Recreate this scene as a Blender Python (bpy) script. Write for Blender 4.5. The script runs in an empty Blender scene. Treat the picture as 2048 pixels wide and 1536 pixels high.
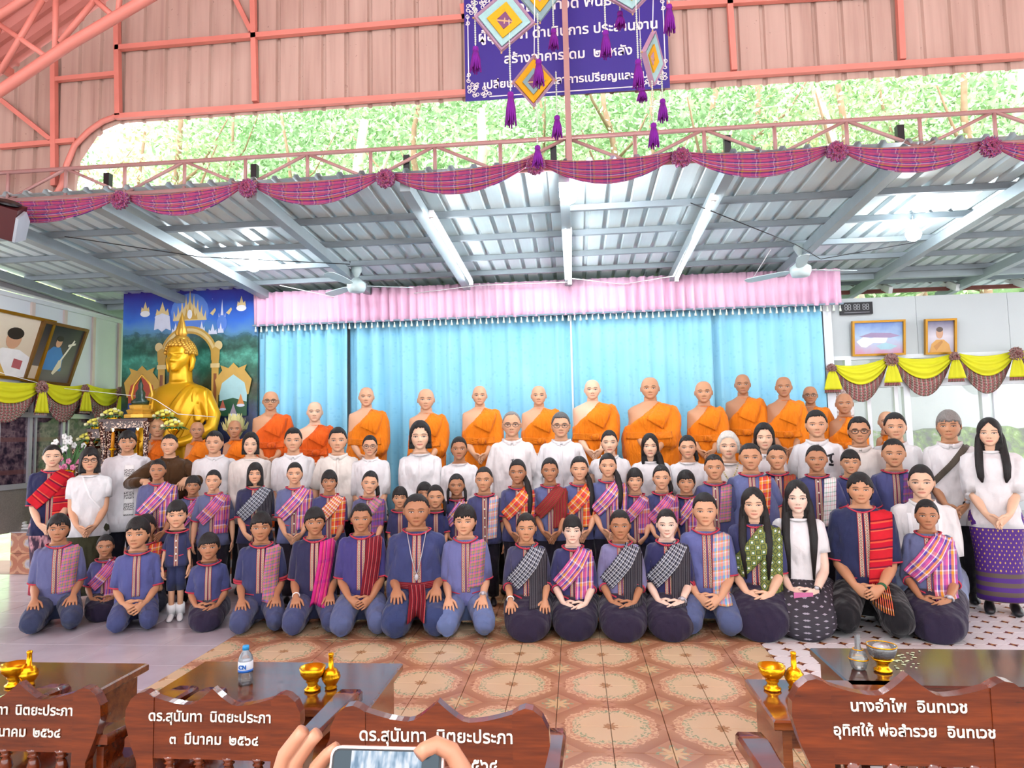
import bpy, bmesh, math, random
import numpy as np
from mathutils import Vector, Matrix
from mathutils.bvhtree import BVHTree
random.seed(7); RNG = np.random.default_rng(7)
SC = bpy.context.scene
COL = SC.collection
PI = math.pi
# ---------------------------------------------------------------- camera
F = 1330.0; CH = 1.5
_y = np.array([126.0, -99.0, -F]); _y /= np.linalg.norm(_y)
_x = np.array([14284.0, 400.0, F]); _x -= _y * _x.dot(_y); _x /= np.linalg.norm(_x)
_z = np.cross(_x, _y)
RW = np.array([_x, _y, _z])            # rows: world axes in camera space -> world = RW @ cam
CAMP = np.array([0.0, 0.0, CH])
cam = bpy.data.cameras.new('camera'); cam.sensor_width = 36; cam.sensor_fit = 'HORIZONTAL'
cam.lens = F / 2048 * 36; cam.clip_start = 0.05; cam.clip_end = 200
camo = bpy.data.objects.new('camera', cam); COL.objects.link(camo)
_m = Matrix.Identity(4)
for i in range(3):
    for j in range(3): _m[i][j] = RW[i][j]
    _m[i][3] = CAMP[i]
camo.matrix_world = _m; SC.camera = camo
def ray(px, py): return RW @ np.array([px - 1024.0, -(py - 768.0), -F])
def P(px, py, Y):
    d = ray(px, py); return CAMP + d * (Y / d[1])
def PZ(px, py, z):
    d = ray(px, py); return CAMP + d * ((z - CH) / d[2])
def PX(px, py, X):
    d = ray(px, py); return CAMP + d * (X / d[0])
# ---------------------------------------------------------------- light
def srgb(h):
    h = h.lstrip('#'); o = []
    for i in (0, 2, 4):
        c = int(h[i:i+2], 16) / 255
        o.append(c / 12.92 if c <= .04045 else ((c + .055) / 1.055) ** 2.4)
    return tuple(o)
W = bpy.data.worlds.new('world'); SC.world = W; W.use_nodes = True
_bg = W.node_tree.nodes['Background']; _bg.inputs[0].default_value = (0.93, 0.96, 1.0, 1); _bg.inputs[1].default_value = 2.7
def light(name, typ, loc, energy, color=(1, 1, 1), rot=None, **kw):
    l = bpy.data.lights.new(name, typ); l.energy = energy; l.color = color
    for k, v in kw.items(): setattr(l, k, v)
    o = bpy.data.objects.new(name, l); COL.objects.link(o); o.location = loc
    if rot: o.rotation_euler = rot
    return o
light('sun', 'SUN', (0, -8, 20), 3.0, (1, .96, .9), (math.radians(30), math.radians(-18), 0), angle=math.radians(4))
vs = SC.view_settings; vs.view_transform = 'Standard'; vs.look = 'None'; vs.exposure = 0.36; vs.gamma = 1; vs.use_curve_mapping = False
SC.cycles.max_bounces = 4; SC.cycles.diffuse_bounces = 2; SC.cycles.glossy_bounces = 2; SC.cycles.transmission_bounces = 4
SC.cycles.use_adaptive_sampling = True; SC.cycles.adaptive_threshold = .1; SC.cycles.adaptive_min_samples = 8
SC.cycles.transparent_max_bounces = 6; SC.cycles.caustics_reflective = False; SC.cycles.caustics_refractive = False
SC.cycles.sample_clamp_indirect = 6
# ---------------------------------------------------------------- mesh kit
class MB:
    def __init__(s): s.v = []; s.f = []; s.st = []; s.m = []; s.mi = 0
    def add(s, v, f, st=None):
        o = len(s.v); v = [tuple(map(float, p)) for p in v]; s.v += v
        s.f += [tuple(i + o for i in q) for q in f]; s.m += [s.mi] * len(f)
        s.st += [tuple(map(float, q)) for q in st] if st is not None else [(0.0, 0.0)] * len(v)
        return s
    def box(s, c, d, R=None):
        x, y, z = d[0] / 2, d[1] / 2, d[2] / 2
        v = np.array([(a * x, b * y, e * z) for e in (-1, 1) for b in (-1, 1) for a in (-1, 1)])
        if R is not None: v = v @ np.array(R).T
        v = v + np.array(c)
        return s.add(v, [(0, 2, 3, 1), (4, 5, 7, 6), (0, 1, 5, 4), (2, 6, 7, 3), (0, 4, 6, 2), (1, 3, 7, 5)])
    def bar(s, p0, p1, w, h, up=(0, 0, 1)):
        p0 = np.array(p0, float); p1 = np.array(p1, float); t = p1 - p0; L = np.linalg.norm(t); t = t / L
        u = np.array(up, float); a = np.cross(t, u)
        if np.linalg.norm(a) < 1e-4: a = np.cross(t, (0, 1, 0))
        a /= np.linalg.norm(a); b = np.cross(a, t)
        return s.box((p0 + p1) / 2, (w, L, h), np.array([a, t, b]).T)
    def loft(s, rings, cap=True, st=None, closed=True):
        rings = np.asarray(rings, float); k, n = rings.shape[:2]
        f = []
        for i in range(k - 1):
            for j in range(n if closed else n - 1):
                j2 = (j + 1) % n; f.append((i*n+j, i*n+j2, (i+1)*n+j2, (i+1)*n+j))
        if cap: f.append(tuple(range(n - 1, -1, -1))); f.append(tuple((k-1)*n + j for j in range(n)))
        return s.add(rings.reshape(-1, 3), f, st)
    def tube(s, pts, r, n=8, r2=None, side=None, cap=True):
        pts = np.asarray(pts, float); k = len(pts)
        r = np.full(k, r) if np.isscalar(r) else np.asarray(r, float); r2 = r if r2 is None else (np.full(k, r2) if np.isscalar(r2) else np.asarray(r2, float))
        t = np.gradient(pts, axis=0); t /= np.linalg.norm(t, axis=1)[:, None] + 1e-12
        if side is None:
            a0 = np.array((1.0, 0, 0)) if abs(t[0][0]) < .8 else np.array((0, 1.0, 0))
            sd = []
            for i in range(k):
                a0 = a0 - t[i] * a0.dot(t[i]); a0 /= np.linalg.norm(a0); sd.append(a0)
            sd = np.array(sd)
        else:
            sd = np.broadcast_to(np.asarray(side, float), (k, 3)).copy()
            sd -= t * (sd * t).sum(1)[:, None]; sd /= np.linalg.norm(sd, axis=1)[:, None] + 1e-12
        nb = np.cross(t, sd); th = np.arange(n) * 2 * PI / n
        rings = pts[:, None] + sd[:, None] * (np.cos(th)[None, :, None] * r[:, None, None]) + nb[:, None] * (np.sin(th)[None, :, None] * r2[:, None, None])
        ln = np.concatenate([[0], np.cumsum(np.linalg.norm(np.diff(pts, axis=0), axis=1))])
        st = [(j / n, ln[i]) for i in range(k) for j in range(n)]
        return s.loft(rings, cap, st)
    def lathe(s, prof, n=20, c=(0, 0, 0)):
        th = np.arange(n) * 2 * PI / n
        rings = [[(c[0] + max(r, 1e-4) * math.cos(a), c[1] + max(r, 1e-4) * math.sin(a), c[2] + z) for a in th] for r, z in prof]
        return s.loft(rings, True)
    def ell(s, c, r, nu=14, nv=9, R=None):
        th = np.arange(nu) * 2 * PI / nu; rings = []
        for i in range(nv):
            la = -PI/2 + PI * (i + .35) / (nv - .3); q = np.stack([np.cos(la)*np.cos(th)*r[0], np.cos(la)*np.sin(th)*r[1], np.full(nu, math.sin(la)*r[2])], 1)
            if R is not None: q = q @ np.array(R).T
            rings.append(q + np.array(c))
        return s.loft(rings, True)
    def prism(s, poly, M, th):
        """2D polygon extruded by th; M maps (a,b,d)->world"""
        n = len(poly); v = [M(a, b, 0) for a, b in poly] + [M(a, b, th) for a, b in poly]
        f = [tuple(range(n)), tuple(range(2*n-1, n-1, -1))] + [((j+1) % n, j, j+n, (j+1) % n + n) for j in range(n)]
        return s.add(v, f, list(poly) * 2)
    def grid(s, Pt, st=None):
        Pt = np.asarray(Pt, float); n, m = Pt.shape[:2]
        f = [(i*m+j, i*m+j+1, (i+1)*m+j+1, (i+1)*m+j) for i in range(n-1) for j in range(m-1)]
        return s.add(Pt.reshape(-1, 3), f, st)
    def slab(s, Pt, off, st):
        """closed sheet: front grid Pt and back grid Pt+off"""
        Pt = np.asarray(Pt, float); n, m = Pt.shape[:2]; B = Pt + np.asarray(off)
        o = n * m; f = [(i*m+j, i*m+j+1, (i+1)*m+j+1, (i+1)*m+j) for i in range(n-1) for j in range(m-1)]
        f += [(o+i*m+j, o+(i+1)*m+j, o+(i+1)*m+j+1, o+i*m+j+1) for i in range(n-1) for j in range(m-1)]
        e = [(0, j) for j in range(m)] + [(i, m-1) for i in range(1, n)] + [(n-1, j) for j in range(m-2, -1, -1)] + [(i, 0) for i in range(n-2, 0, -1)]
        e = [i*m+j for i, j in e]
        f += [(e[k], e[k]+o, e[(k+1) % len(e)]+o, e[(k+1) % len(e)]) for k in range(len(e))]
        return s.add(np.concatenate([Pt.reshape(-1, 3), B.reshape(-1, 3)]), f, list(st) * 2)
    def mesh(s, name, mats=(), smooth=False):
        me = bpy.data.meshes.new(name); me.from_pydata(s.v, [], s.f)
        a = me.attributes.new('st', 'FLOAT2', 'POINT'); a.data.foreach_set('vector', np.array(s.st, 'f').ravel())
        for m in mats: me.materials.append(m)
        if s.mi: me.polygons.foreach_set('material_index', s.m)
        if smooth: me.polygons.foreach_set('use_smooth', [True] * len(me.polygons))
        me.update(); return me
def tag(o, label=None, cat=None, group=None, kind=None):
    if label: o['label'] = label
    if cat: o['category'] = cat
    if group: o['group'] = group
    if kind: o['kind'] = kind
    return o
def link(name, data, parent=None, loc=None, rz=0, color=None):
    o = bpy.data.objects.new(name, data); COL.objects.link(o)
    if parent is not None: o.parent = parent
    if loc is not None: o.location = loc
    if rz: o.rotation_euler = (0, 0, rz)
    if color is not None: o.color = (*color[:3], color[3] if len(color) > 3 else 1)
    return o
def obj(name, mb, mat, parent=None, smooth=False, color=None, loc=None, rz=0, auto=None, **tags):
    mats = mat if isinstance(mat, (list, tuple)) else [mat]
    me = mb.mesh(name, mats, smooth)
    if auto: sharp(me, auto)
    o = link(name, me, parent, loc, rz, color)
    if tags: tag(o, **tags)
    return o
def sharp(me, deg):
    bm = bmesh.new(); bm.from_mesh(me); ca = math.radians(deg)
    for f in bm.faces: f.smooth = True
    for e in bm.edges:
        if len(e.link_faces) == 2 and e.calc_face_angle(0) > ca: e.smooth = False
    bm.to_mesh(me); bm.free()
def empty(name, loc=(0, 0, 0), rz=0, **tags):
    o = link(name, None, None, tuple(map(float, loc)), rz); o.empty_display_size = .1
    return tag(o, **tags)
def copy_tree(o, parent=None, **tags):
    c = o.copy(); COL.objects.link(c)
    if parent is not None: c.parent = parent
    for ch in list(o.children): copy_tree(ch, c)
    return tag(c, **tags)
def sm(a, b, x): t = np.clip((np.asarray(x, float) - a) / (b - a), 0, 1); return t * t * (3 - 2 * t)
# ---------------------------------------------------------------- node kit
class NT:
    def __init__(s, name):
        s.mat = bpy.data.materials.new(name); s.mat.use_nodes = True; s.t = s.mat.node_tree; s.b = s.t.nodes['Principled BSDF']
    def n(s, typ, **kw):
        x = s.t.nodes.new(typ)
        for k, v in kw.items(): setattr(x, k, v)
        return x
    def put(s, sock, v):
        if isinstance(v, bpy.types.NodeSocket): s.t.links.new(v, sock)
        elif isinstance(v, (tuple, list)) and len(v) == 3 and len(sock.default_value) == 4: sock.default_value = (*v, 1)
        else: sock.default_value = v
    def m(s, op, a, b=None, c=None, clamp=False):
        x = s.n('ShaderNodeMath', operation=op, use_clamp=clamp)
        for i, v in enumerate((a, b, c)):
            if v is not None: s.put(x.inputs[i], v)
        return x.outputs[0]
    def vm(s, op, a, b=None):
        x = s.n('ShaderNodeVectorMath', operation=op); s.put(x.inputs[0], a)
        if b is not None: s.put(x.inputs[1], b)
        return x.outputs[0]
    def mix(s, f, a, b, blend='MIX'):
        x = s.n('ShaderNodeMix', data_type='RGBA', blend_type=blend); s.put(x.inputs[0], f); s.put(x.inputs[6], a); s.put(x.inputs[7], b); return x.outputs[2]
    def ramp(s, f, stops, interp='LINEAR'):
        x = s.n('ShaderNodeValToRGB'); r = x.color_ramp; r.interpolation = interp
        while len(r.elements) < len(stops): r.elements.new(1)
        for e, (p, c) in zip(r.elements, stops): e.position = p; e.color = (*c, 1) if len(c) == 3 else c
        s.put(x.inputs[0], f); return x.outputs[0]
    def attr(s, name):
        x = s.n('ShaderNodeAttribute', attribute_name=name); return x.outputs['Vector']
    def xyz(s, v):
        x = s.n('ShaderNodeSeparateXYZ'); s.put(x.inputs[0], v); return x.outputs
    def comb(s, a, b, c=0.0):
        x = s.n('ShaderNodeCombineXYZ')
        for i, v in enumerate((a, b, c)): s.put(x.inputs[i], v)
        return x.outputs[0]
    def pos(s): return s.n('ShaderNodeNewGeometry').outputs['Position']
    def oco(s): return s.n('ShaderNodeTexCoord').outputs['Object']
    def info(s): return s.n('ShaderNodeObjectInfo')
    def noise(s, vec, scale, detail=2.0, rough=.5):
        x = s.n('ShaderNodeTexNoise'); s.put(x.inputs['Vector'], vec); x.inputs['Scale'].default_value = scale; x.inputs['Detail'].default_value = detail; x.inputs['Roughness'].default_value = rough; return x.outputs[0]
    def voro(s, vec, scale, out=0):
        x = s.n('ShaderNodeTexVoronoi'); s.put(x.inputs['Vector'], vec); x.inputs['Scale'].default_value = scale; return x.outputs[out]
    def bump(s, h, strength=.3, dist=.01):
        x = s.n('ShaderNodeBump'); x.inputs['Strength'].default_value = strength; x.inputs['Distance'].default_value = dist; s.put(x.inputs['Height'], h); s.t.links.new(x.outputs[0], s.b.inputs['Normal'])
    def out(s, col=None, rough=.5, metal=0.0, spec=None, **kw):
        if col is not None: s.put(s.b.inputs['Base Color'], col)
        s.put(s.b.inputs['Roughness'], rough); s.put(s.b.inputs['Metallic'], metal)
        if spec is not None: s.put(s.b.inputs['Specular IOR Level'], spec)
        for k, v in kw.items(): s.put(s.b.inputs[k.replace('_', ' ')], v)
        return s.mat
def simple(name, col, rough=.5, metal=0.0, var=.12, scale=6.0, bump=0.0, bscale=40.0, **kw):
    t = NT(name); col = srgb(col) if isinstance(col, str) else col
    n = t.noise(t.oco(), scale, 3)
    c = t.mix(n, tuple(x * (1 - var) for x in col), tuple(min(1, x * (1 + var)) for x in col))
    if bump: t.bump(t.noise(t.oco(), bscale, 2), bump)
    return t.out(c, rough, metal, **kw)
def emit(name, col, k):
    t = NT(name); return t.out((0, 0, 0), .5, Emission_Color=col, Emission_Strength=k)
# ---------------------------------------------------------------- materials
M = {}
def mk_cloth():
    t = NT('cloth'); c = t.info().outputs['Color']; o = t.oco()
    n = t.noise(o, 7, 2); f = t.noise(o, 160, 1)
    col = t.mix(t.m('MULTIPLY', n, .35), c, t.vm('MULTIPLY', c, (.72, .72, .75)))
    w = t.noise(t.vm('MULTIPLY', o, (1.5, 1.5, .9)), 6.5, 1.5); t.bump(t.m('ADD', w, t.m('MULTIPLY', f, .02)), .85, .08)
    return t.out(col, .85, 0, .2, Sheen_Weight=.15)
M['cloth'] = mk_cloth()
def mk_robe():
    t = NT('robe_cloth'); c = t.info().outputs['Color']; o = t.oco()
    x = t.n('ShaderNodeTexNoise'); t.put(x.inputs['Vector'], t.vm('MULTIPLY', o, (9, 9, 2.5))); x.inputs['Scale'].default_value = 1.7; x.inputs['Detail'].default_value = 2; x.inputs['Distortion'].default_value = 1.5
    t.bump(x.outputs[0], .6, .05)
    return t.out(t.mix(t.m('MULTIPLY', x.outputs[0], .5), c, t.vm('MULTIPLY', c, (.75, .55, .4))), .75, 0, .25, Sheen_Weight=.1)
M['robe'] = mk_robe()
def mk_skin():
    t = NT('skin'); inf = t.info(); base = inf.outputs['Color']; lipk = inf.outputs['Alpha']
    fc = t.attr('fc'); x, y, z = t.xyz(fc); ax = t.m('ABSOLUTE', x)
    front = t.m('LESS_THAN', y, -.12)
    def ell(cx, cz, rx, rz, dz=None):
        a = t.m('DIVIDE', t.m('SUBTRACT', ax, cx), rx); zz = z if dz is None else t.m('SUBTRACT', z, dz)
        b = t.m('DIVIDE', t.m('SUBTRACT', zz, cz), rz)
        return t.m('ADD', t.m('MULTIPLY', a, a), t.m('MULTIPLY', b, b))
    def inside(d, lo, hi):
        r = t.n('ShaderNodeMapRange', interpolation_type='SMOOTHSTEP'); t.put(r.inputs[0], d); r.inputs[1].default_value = lo; r.inputs[2].default_value = hi; r.inputs[3].default_value = 1; r.inputs[4].default_value = 0; return r.outputs[0]
    n = t.noise(fc, 5, 3)
    col = t.mix(t.m('MULTIPLY', n, .35), base, t.vm('MULTIPLY', base, (.80, .70, .66)))
    col = t.mix(t.m('MULTIPLY', inside(ell(.2, .33, .13, .10), 0, 1), .28), col, t.vm('MULTIPLY', base, (1.05, .78, .72)))
    # brow
    bz = t.m('SUBTRACT', .585, t.m('MULTIPLY', t.m('POWER', t.m('ABSOLUTE', t.m('SUBTRACT', ax, .15)), 2.0), 2.2))
    bd = t.m('ADD', t.m('POWER', t.m('DIVIDE', t.m('SUBTRACT', z, bz), .017), 2.0), t.m('POWER', t.m('DIVIDE', t.m('SUBTRACT', ax, .165), .10), 4.0))
    col = t.mix(t.m('MULTIPLY', inside(bd, .5, 1.5), .82), col, (.028, .018, .013))
    # eye
    sh = ell(.16, .485, .10, .05); col = t.mix(t.m('MULTIPLY', inside(sh, .3, 1.2), .3), col, t.vm('MULTIPLY', base, (.6, .48, .42)))
    lash = ell(.16, .483, .088, .0245); col = t.mix(t.m('MULTIPLY', inside(lash, .95, 1.35), .85), col, (.02, .013, .01))
    col = t.mix(inside(ell(.16, .474, .073, .0165), .8, 1.1), col, (.50, .46, .42))
    col = t.mix(inside(ell(.16, .475, .031, .0195), .8, 1.1), col, (.012, .008, .006))
    # nostril, lips
    col = t.mix(t.m('MULTIPLY', inside(ell(.042, .292, .028, .013), .4, 1.2), .8), col, t.vm('MULTIPLY', base, (.22, .15, .12)))
    lip = t.mix(lipk, t.vm('MULTIPLY', base, (.82, .52, .48)), (.50, .09, .09))
    col = t.mix(t.m('MULTIPLY', inside(ell(0, .182, .125, .038), .75, 1.1), .85), col, lip)
    col = t.mix(t.m('MULTIPLY', inside(ell(0, .183, .13, .007), .4, 1.2), .75), col, t.vm('MULTIPLY', base, (.2, .1, .09)))
    fm = t.m('MULTIPLY', front, t.m('GREATER_THAN', z, .02))
    col = t.mix(fm, t.mix(t.m('MULTIPLY', n, .3), base, t.vm('MULTIPLY', base, (.82, .74, .70))), col)
    return t.out(col, .48, 0, .4, Subsurface_Weight=0.0)
M['skin'] = mk_skin()
def mk_hair():
    t = NT('hair'); c = t.info().outputs['Color']; o = t.oco()
    w = t.noise(t.vm('MULTIPLY', o, (70, 70, 9)), 3, 3)
    t.bump(w, .5, .01)
    return t.out(t.mix(w, t.vm('MULTIPLY', c, (.5, .5, .5)), t.vm('MULTIPLY', c, (1.5, 1.45, 1.4))), .5, 0, .3)
M['hair'] = mk_hair()
def stripes(t, x, pal, rep):
    f = t.m('FRACT', t.m('MULTIPLY', x, rep)); tot = sum(w for _, w in pal); p = 0; st = []
    for h, w in pal: st.append((p / tot, srgb(h))); p += w
    return t.ramp(f, st, 'CONSTANT')
def plaid(name, pa, ra, pb=None, rb=8, mixf=.5, fold=14):
    """pa: stripes across the width (s), pb: along the length (t metres)"""
    t = NT(name); s, l, _ = t.xyz(t.attr('st')); c = stripes(t, s, pa, ra)
    if pb: c = t.mix(mixf, c, stripes(t, l, pb, rb))
    n = t.noise(t.oco(), 30, 2); c = t.mix(t.m('MULTIPLY', n, .25), c, (0.03, .02, .03))
    t.bump(t.m('SINE', t.m('MULTIPLY', s, fold)), .15, .01)
    M[name] = t.out(c, .85, 0, .15); return M[name]
_mp = [('#d84f90', 3), ('#f0e4ec', 1), ('#7a3aa0', 3), ('#e89a2a', 2), ('#c84888', 3), ('#4a3a9c', 2), ('#f2d9e6', 1), ('#d65a8c', 2), ('#f0b030', 1)]
_mq = [('#d86098', 4), ('#5b3a98', 3), ('#f2e2ea', 1), ('#e0a040', 2), ('#b04890', 3)]
plaid('multi', _mp, 2.0, _mq, 6, .4)
plaid('multi_b', [('#e86aa0', 3), ('#ffffff', 1), ('#5a50b0', 3), ('#f0a030', 3), ('#ffffff', 1), ('#b060b0', 3)], 2.0, _mq, 7, .35)
plaid('plaid_green', [('#d86a9a', 2), ('#5a7ac8', 1), ('#c88a60', 2), ('#5a9a70', 1), ('#7a60b8', 1), ('#c09060', 2)], 3.0, [('#e06a9a', 2), ('#6a8a5a', 1), ('#b08a60', 2), ('#5a60b8', 1)], 22, .5)
plaid('plaid_sky', [('#e87890', 2), ('#60b0e0', 2), ('#f0c060', 1), ('#f4e4e0', 1), ('#d86090', 2), ('#80c0e0', 1), ('#f0a040', 1)], 2.0, [('#f0c0a0', 2), ('#70b0d8', 2), ('#e8b040', 1), ('#f0e0e0', 1)], 14, .45)
plaid('grey', [('#2a2c38', 2), ('#c8ccd4', 1), ('#50566a', 2), ('#e2e4e8', 1), ('#22242c', 1)], 4.0, [('#3a3e4c', 2), ('#d2d6dc', 1)], 36, .4)
plaid('grey_dark', [('#3c3a40', 2), ('#5a565c', 1), ('#2e2c34', 2), ('#6a6a70', .5)], 5.0)
plaid('red_stripe', [('#7c1c28', 4), ('#3a1018', 1), ('#b03038', 2), ('#d8a0a0', .4), ('#4a2020', 1)], 4.0)
plaid('red_weft', [('#c81c28', 1)], 1.0, [('#d42430', 5), ('#8a1024', 1), ('#f06040', 1), ('#c81830', 3), ('#601838', 1), ('#e87050', .7)], 7, .85)
plaid('magenta', [('#d8308a', 3), ('#b01c60', 2), ('#e8a040', .4), ('#e03880', 2), ('#6a1860', 1), ('#f080b0', .5)], 2.0, [('#c83080', 5), ('#7a2080', 1)], 6, .3)
plaid('orange', [('#e85a28', 3), ('#f0c040', 1), ('#f4e0d0', .6), ('#d83a38', 3), ('#7a3a90', 1)], 2.0, [('#e86030', 3), ('#f8e0c0', 1), ('#e8b030', 2), ('#b83060', 1)], 14, .4)
plaid('crimson', [('#8c2430', 3), ('#b84838', 1), ('#5c2428', 2), ('#a88838', .5), ('#9c2c30', 2)], 5.0)
plaid('white_check', [('#eeeeea', 4), ('#4a9a80', 1), ('#f0ecea', 3), ('#d05060', .8)], 3.0, [('#f0eeea', 4), ('#50a088', 1), ('#eee8e8', 3), ('#c85868', .7)], 13, .5)
plaid('checker_red', [('#e8803a', 2), ('#f4e8e0', 1), ('#b83048', 1)], 5.0, [('#f0e4d8', 1), ('#e0a030', 1), ('#c84858', 1)], 30, .5)
plaid('brown_red', [('#9a3a28', 2), ('#c87838', 1), ('#5a5030', 1), ('#b84038', 2)], 4.0, [('#8a4030', 2), ('#406040', 1)], 16, .4)
plaid('violet', [('#6a4a98', 2), ('#a05ab0', 2), ('#4a6a50', 1), ('#c04a90', 1)], 4.0, [('#8050a0', 2), ('#c87040', 1), ('#506a58', 1)], 16, .4)
plaid('swag_pink', [('#b04a70', 3), ('#4a3a80', 2), ('#d8ccd8', .5), ('#b85078', 2.5), ('#c08838', 1.2), ('#5a3070', 2), ('#b84c78', 2)], 4.0, [('#b84c74', 4), ('#6a3a80', 2), ('#d8d0d8', .5), ('#3a3878', 1), ('#b89040', 1)], 7, .24)
plaid('swag_check', [('#a83a48', 2), ('#c8b8a8', 1), ('#5a6a50', 1.5), ('#8a4a50', 2), ('#d8ccc0', .8)], 7.0, [('#a04048', 2), ('#6a7060', 2), ('#d0c4b8', 1)], 18, .5)
def mk_brocade():
    t = NT('brocade'); s, l, _ = t.xyz(t.attr('st')); v = t.comb(t.m('MULTIPLY', s, 3.0), t.m('MULTIPLY', l, 16.0))
    a = t.m('ABSOLUTE', t.m('SUBTRACT', t.m('FRACT', t.m('MULTIPLY', s, 3.0)), .5)); b = t.m('ABSOLUTE', t.m('SUBTRACT', t.m('FRACT', t.m('MULTIPLY', l, 18.0)), .5))
    d = t.m('ADD', a, b)
    return t.out(t.ramp(d, [(0, srgb('#e8e8d8')), (.18, srgb('#3a6a50')), (.34, srgb('#8a8a38')), (.5, srgb('#46582c')), (.75, srgb('#707830'))], 'CONSTANT'), .7)
M['brocade'] = mk_brocade()
def mk_placket():
    t = NT('placket'); s, l, _ = t.xyz(t.attr('st'))
    a = t.m('ABSOLUTE', t.m('SUBTRACT', t.m('FRACT', t.m('MULTIPLY', l, 55.0)), .5)); b = t.m('ABSOLUTE', t.m('SUBTRACT', s, .5))
    d = t.m('ADD', a, t.m('MULTIPLY', b, .9))
    c = t.ramp(d, [(0, srgb('#2a2030')), (.22, srgb('#d8c8b0')), (.42, srgb('#7a3038')), (.6, srgb('#c8a888'))], 'CONSTANT')
    c = t.mix(t.m('GREATER_THAN', b, .36), c, srgb('#a02838'))
    return t.out(c, .8)
M['placket'] = mk_placket()
def mk_mudmee(name, base, fg, fg2, k=20, border=True):
    t = NT(name); o = t.oco(); x, y, z = t.xyz(o)
    an = t.m('ARCTAN2', x, y)
    a = t.m('ABSOLUTE', t.m('SUBTRACT', t.m('FRACT', t.m('MULTIPLY', an, 4.0)), .5)); b = t.m('ABSOLUTE', t.m('SUBTRACT', t.m('FRACT', t.m('MULTIPLY', z, float(k))), .5))
    d = t.m('ADD', a, b)
    c = t.ramp(d, [(0, srgb(fg)), (.16, srgb(base)), (.8, srgb(base)), (.86, srgb(fg))], 'CONSTANT')
    if border:
        c = t.mix(t.m('LESS_THAN', z, .32), c, t.mix(t.m('GREATER_THAN', t.m('FRACT', t.m('MULTIPLY', z, 14.0)), .5), srgb(fg2), srgb(base)))
    return t.out(c, .7)
M['purple_skirt'] = mk_mudmee('purple_skirt', '#4a1c78', '#c8a058', '#5a4a40', 16)
M['ikat_skirt'] = mk_mudmee('ikat_skirt', '#2c2832', '#9a94a0', '#6a2c34', 24, False)
def mk_flame():
    t = NT('flame_skirt'); x, y, z = t.xyz(t.oco()); n = t.noise(t.vm('MULTIPLY', t.oco(), (1, 1, .35)), 22, 3)
    v = t.m('ADD', z, t.m('MULTIPLY', t.m('SUBTRACT', n, .5), .8))
    return t.out(t.ramp(v, [(.08, srgb('#9a1838')), (.18, srgb('#c8401c')), (.30, srgb('#d89030')), (.36, srgb('#3a1838')), (.55, srgb('#2a1430')), (.68, srgb('#c89098')), (.74, srgb('#3a1c38'))]), .8)
M['flame_skirt'] = mk_flame()
M['white_metal'] = simple('white_metal', '#e4e6ea', .4)
M['alu'] = simple('aluminium', '#b9b7be', .35, .35)
M['gold'] = simple('gold', '#e0a010', .24, .85, .1)
M['gold_matte'] = simple('gold_matte', '#d8a440', .4, .5, .15)
M['gold_buddha'] = simple('gold_leaf', '#e8ac18', .33, .45, .08, 3)
M['red_trim'] = simple('red_trim', '#b83048', .8)
M['black'] = simple('black_plastic', '#15151a', .4)
M['pearl'] = simple('pearl', '#e8d8a8', .25)
M['glasswire'] = simple('glasses_wire', '#6a6058', .3, .6)
M['white'] = simple('white_paint', '#f0eeee', .6, 0, .04)
M['wood'] = None
def mk_wood(name, a, b, sc=(1.5, 14, 14), rough=.16):
    t = NT(name); o = t.oco(); n = t.noise(t.vm('MULTIPLY', o, sc), 2.2, 4, .6); n2 = t.noise(t.vm('MULTIPLY', o, (sc[0]*3, sc[1]*5, sc[2]*5)), 3, 2)
    c = t.ramp(t.m('ADD', t.m('MULTIPLY', n, .8), t.m('MULTIPLY', n2, .2)), [(.3, srgb(a)), (.5, tuple((x+y)/2 for x, y in zip(srgb(a), srgb(b)))), (.66, srgb(b))])
    return t.out(c, rough, 0, .5, Coat_Weight=.5, Coat_Roughness=.08)
M['wood'] = mk_wood('lacquered_wood', '#3c1206', '#6c2c0e')
M['wood_dark'] = mk_wood('dark_lacquered_wood', '#24120e', '#4a241c')
M['wood_table'] = mk_wood('table_wood', '#4c1e0c', '#7c401a')
M['lacquer'] = simple('black_red_lacquer', '#3a100c', .25, .1, .4, 40)
# ---------------------------------------------------------------- structure
YT, YG, YC, STZ, STY = 5.2, 5.36, 8.4, .48, 7.3
def roofz(Y): return 3.5 + .045 * (8.5 - Y)
def PR(px, py):
    d = ray(px, py); k = (3.5 + .045 * 8.5 - CH) / (d[2] + .045 * d[1]); return CAMP + d * k
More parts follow.
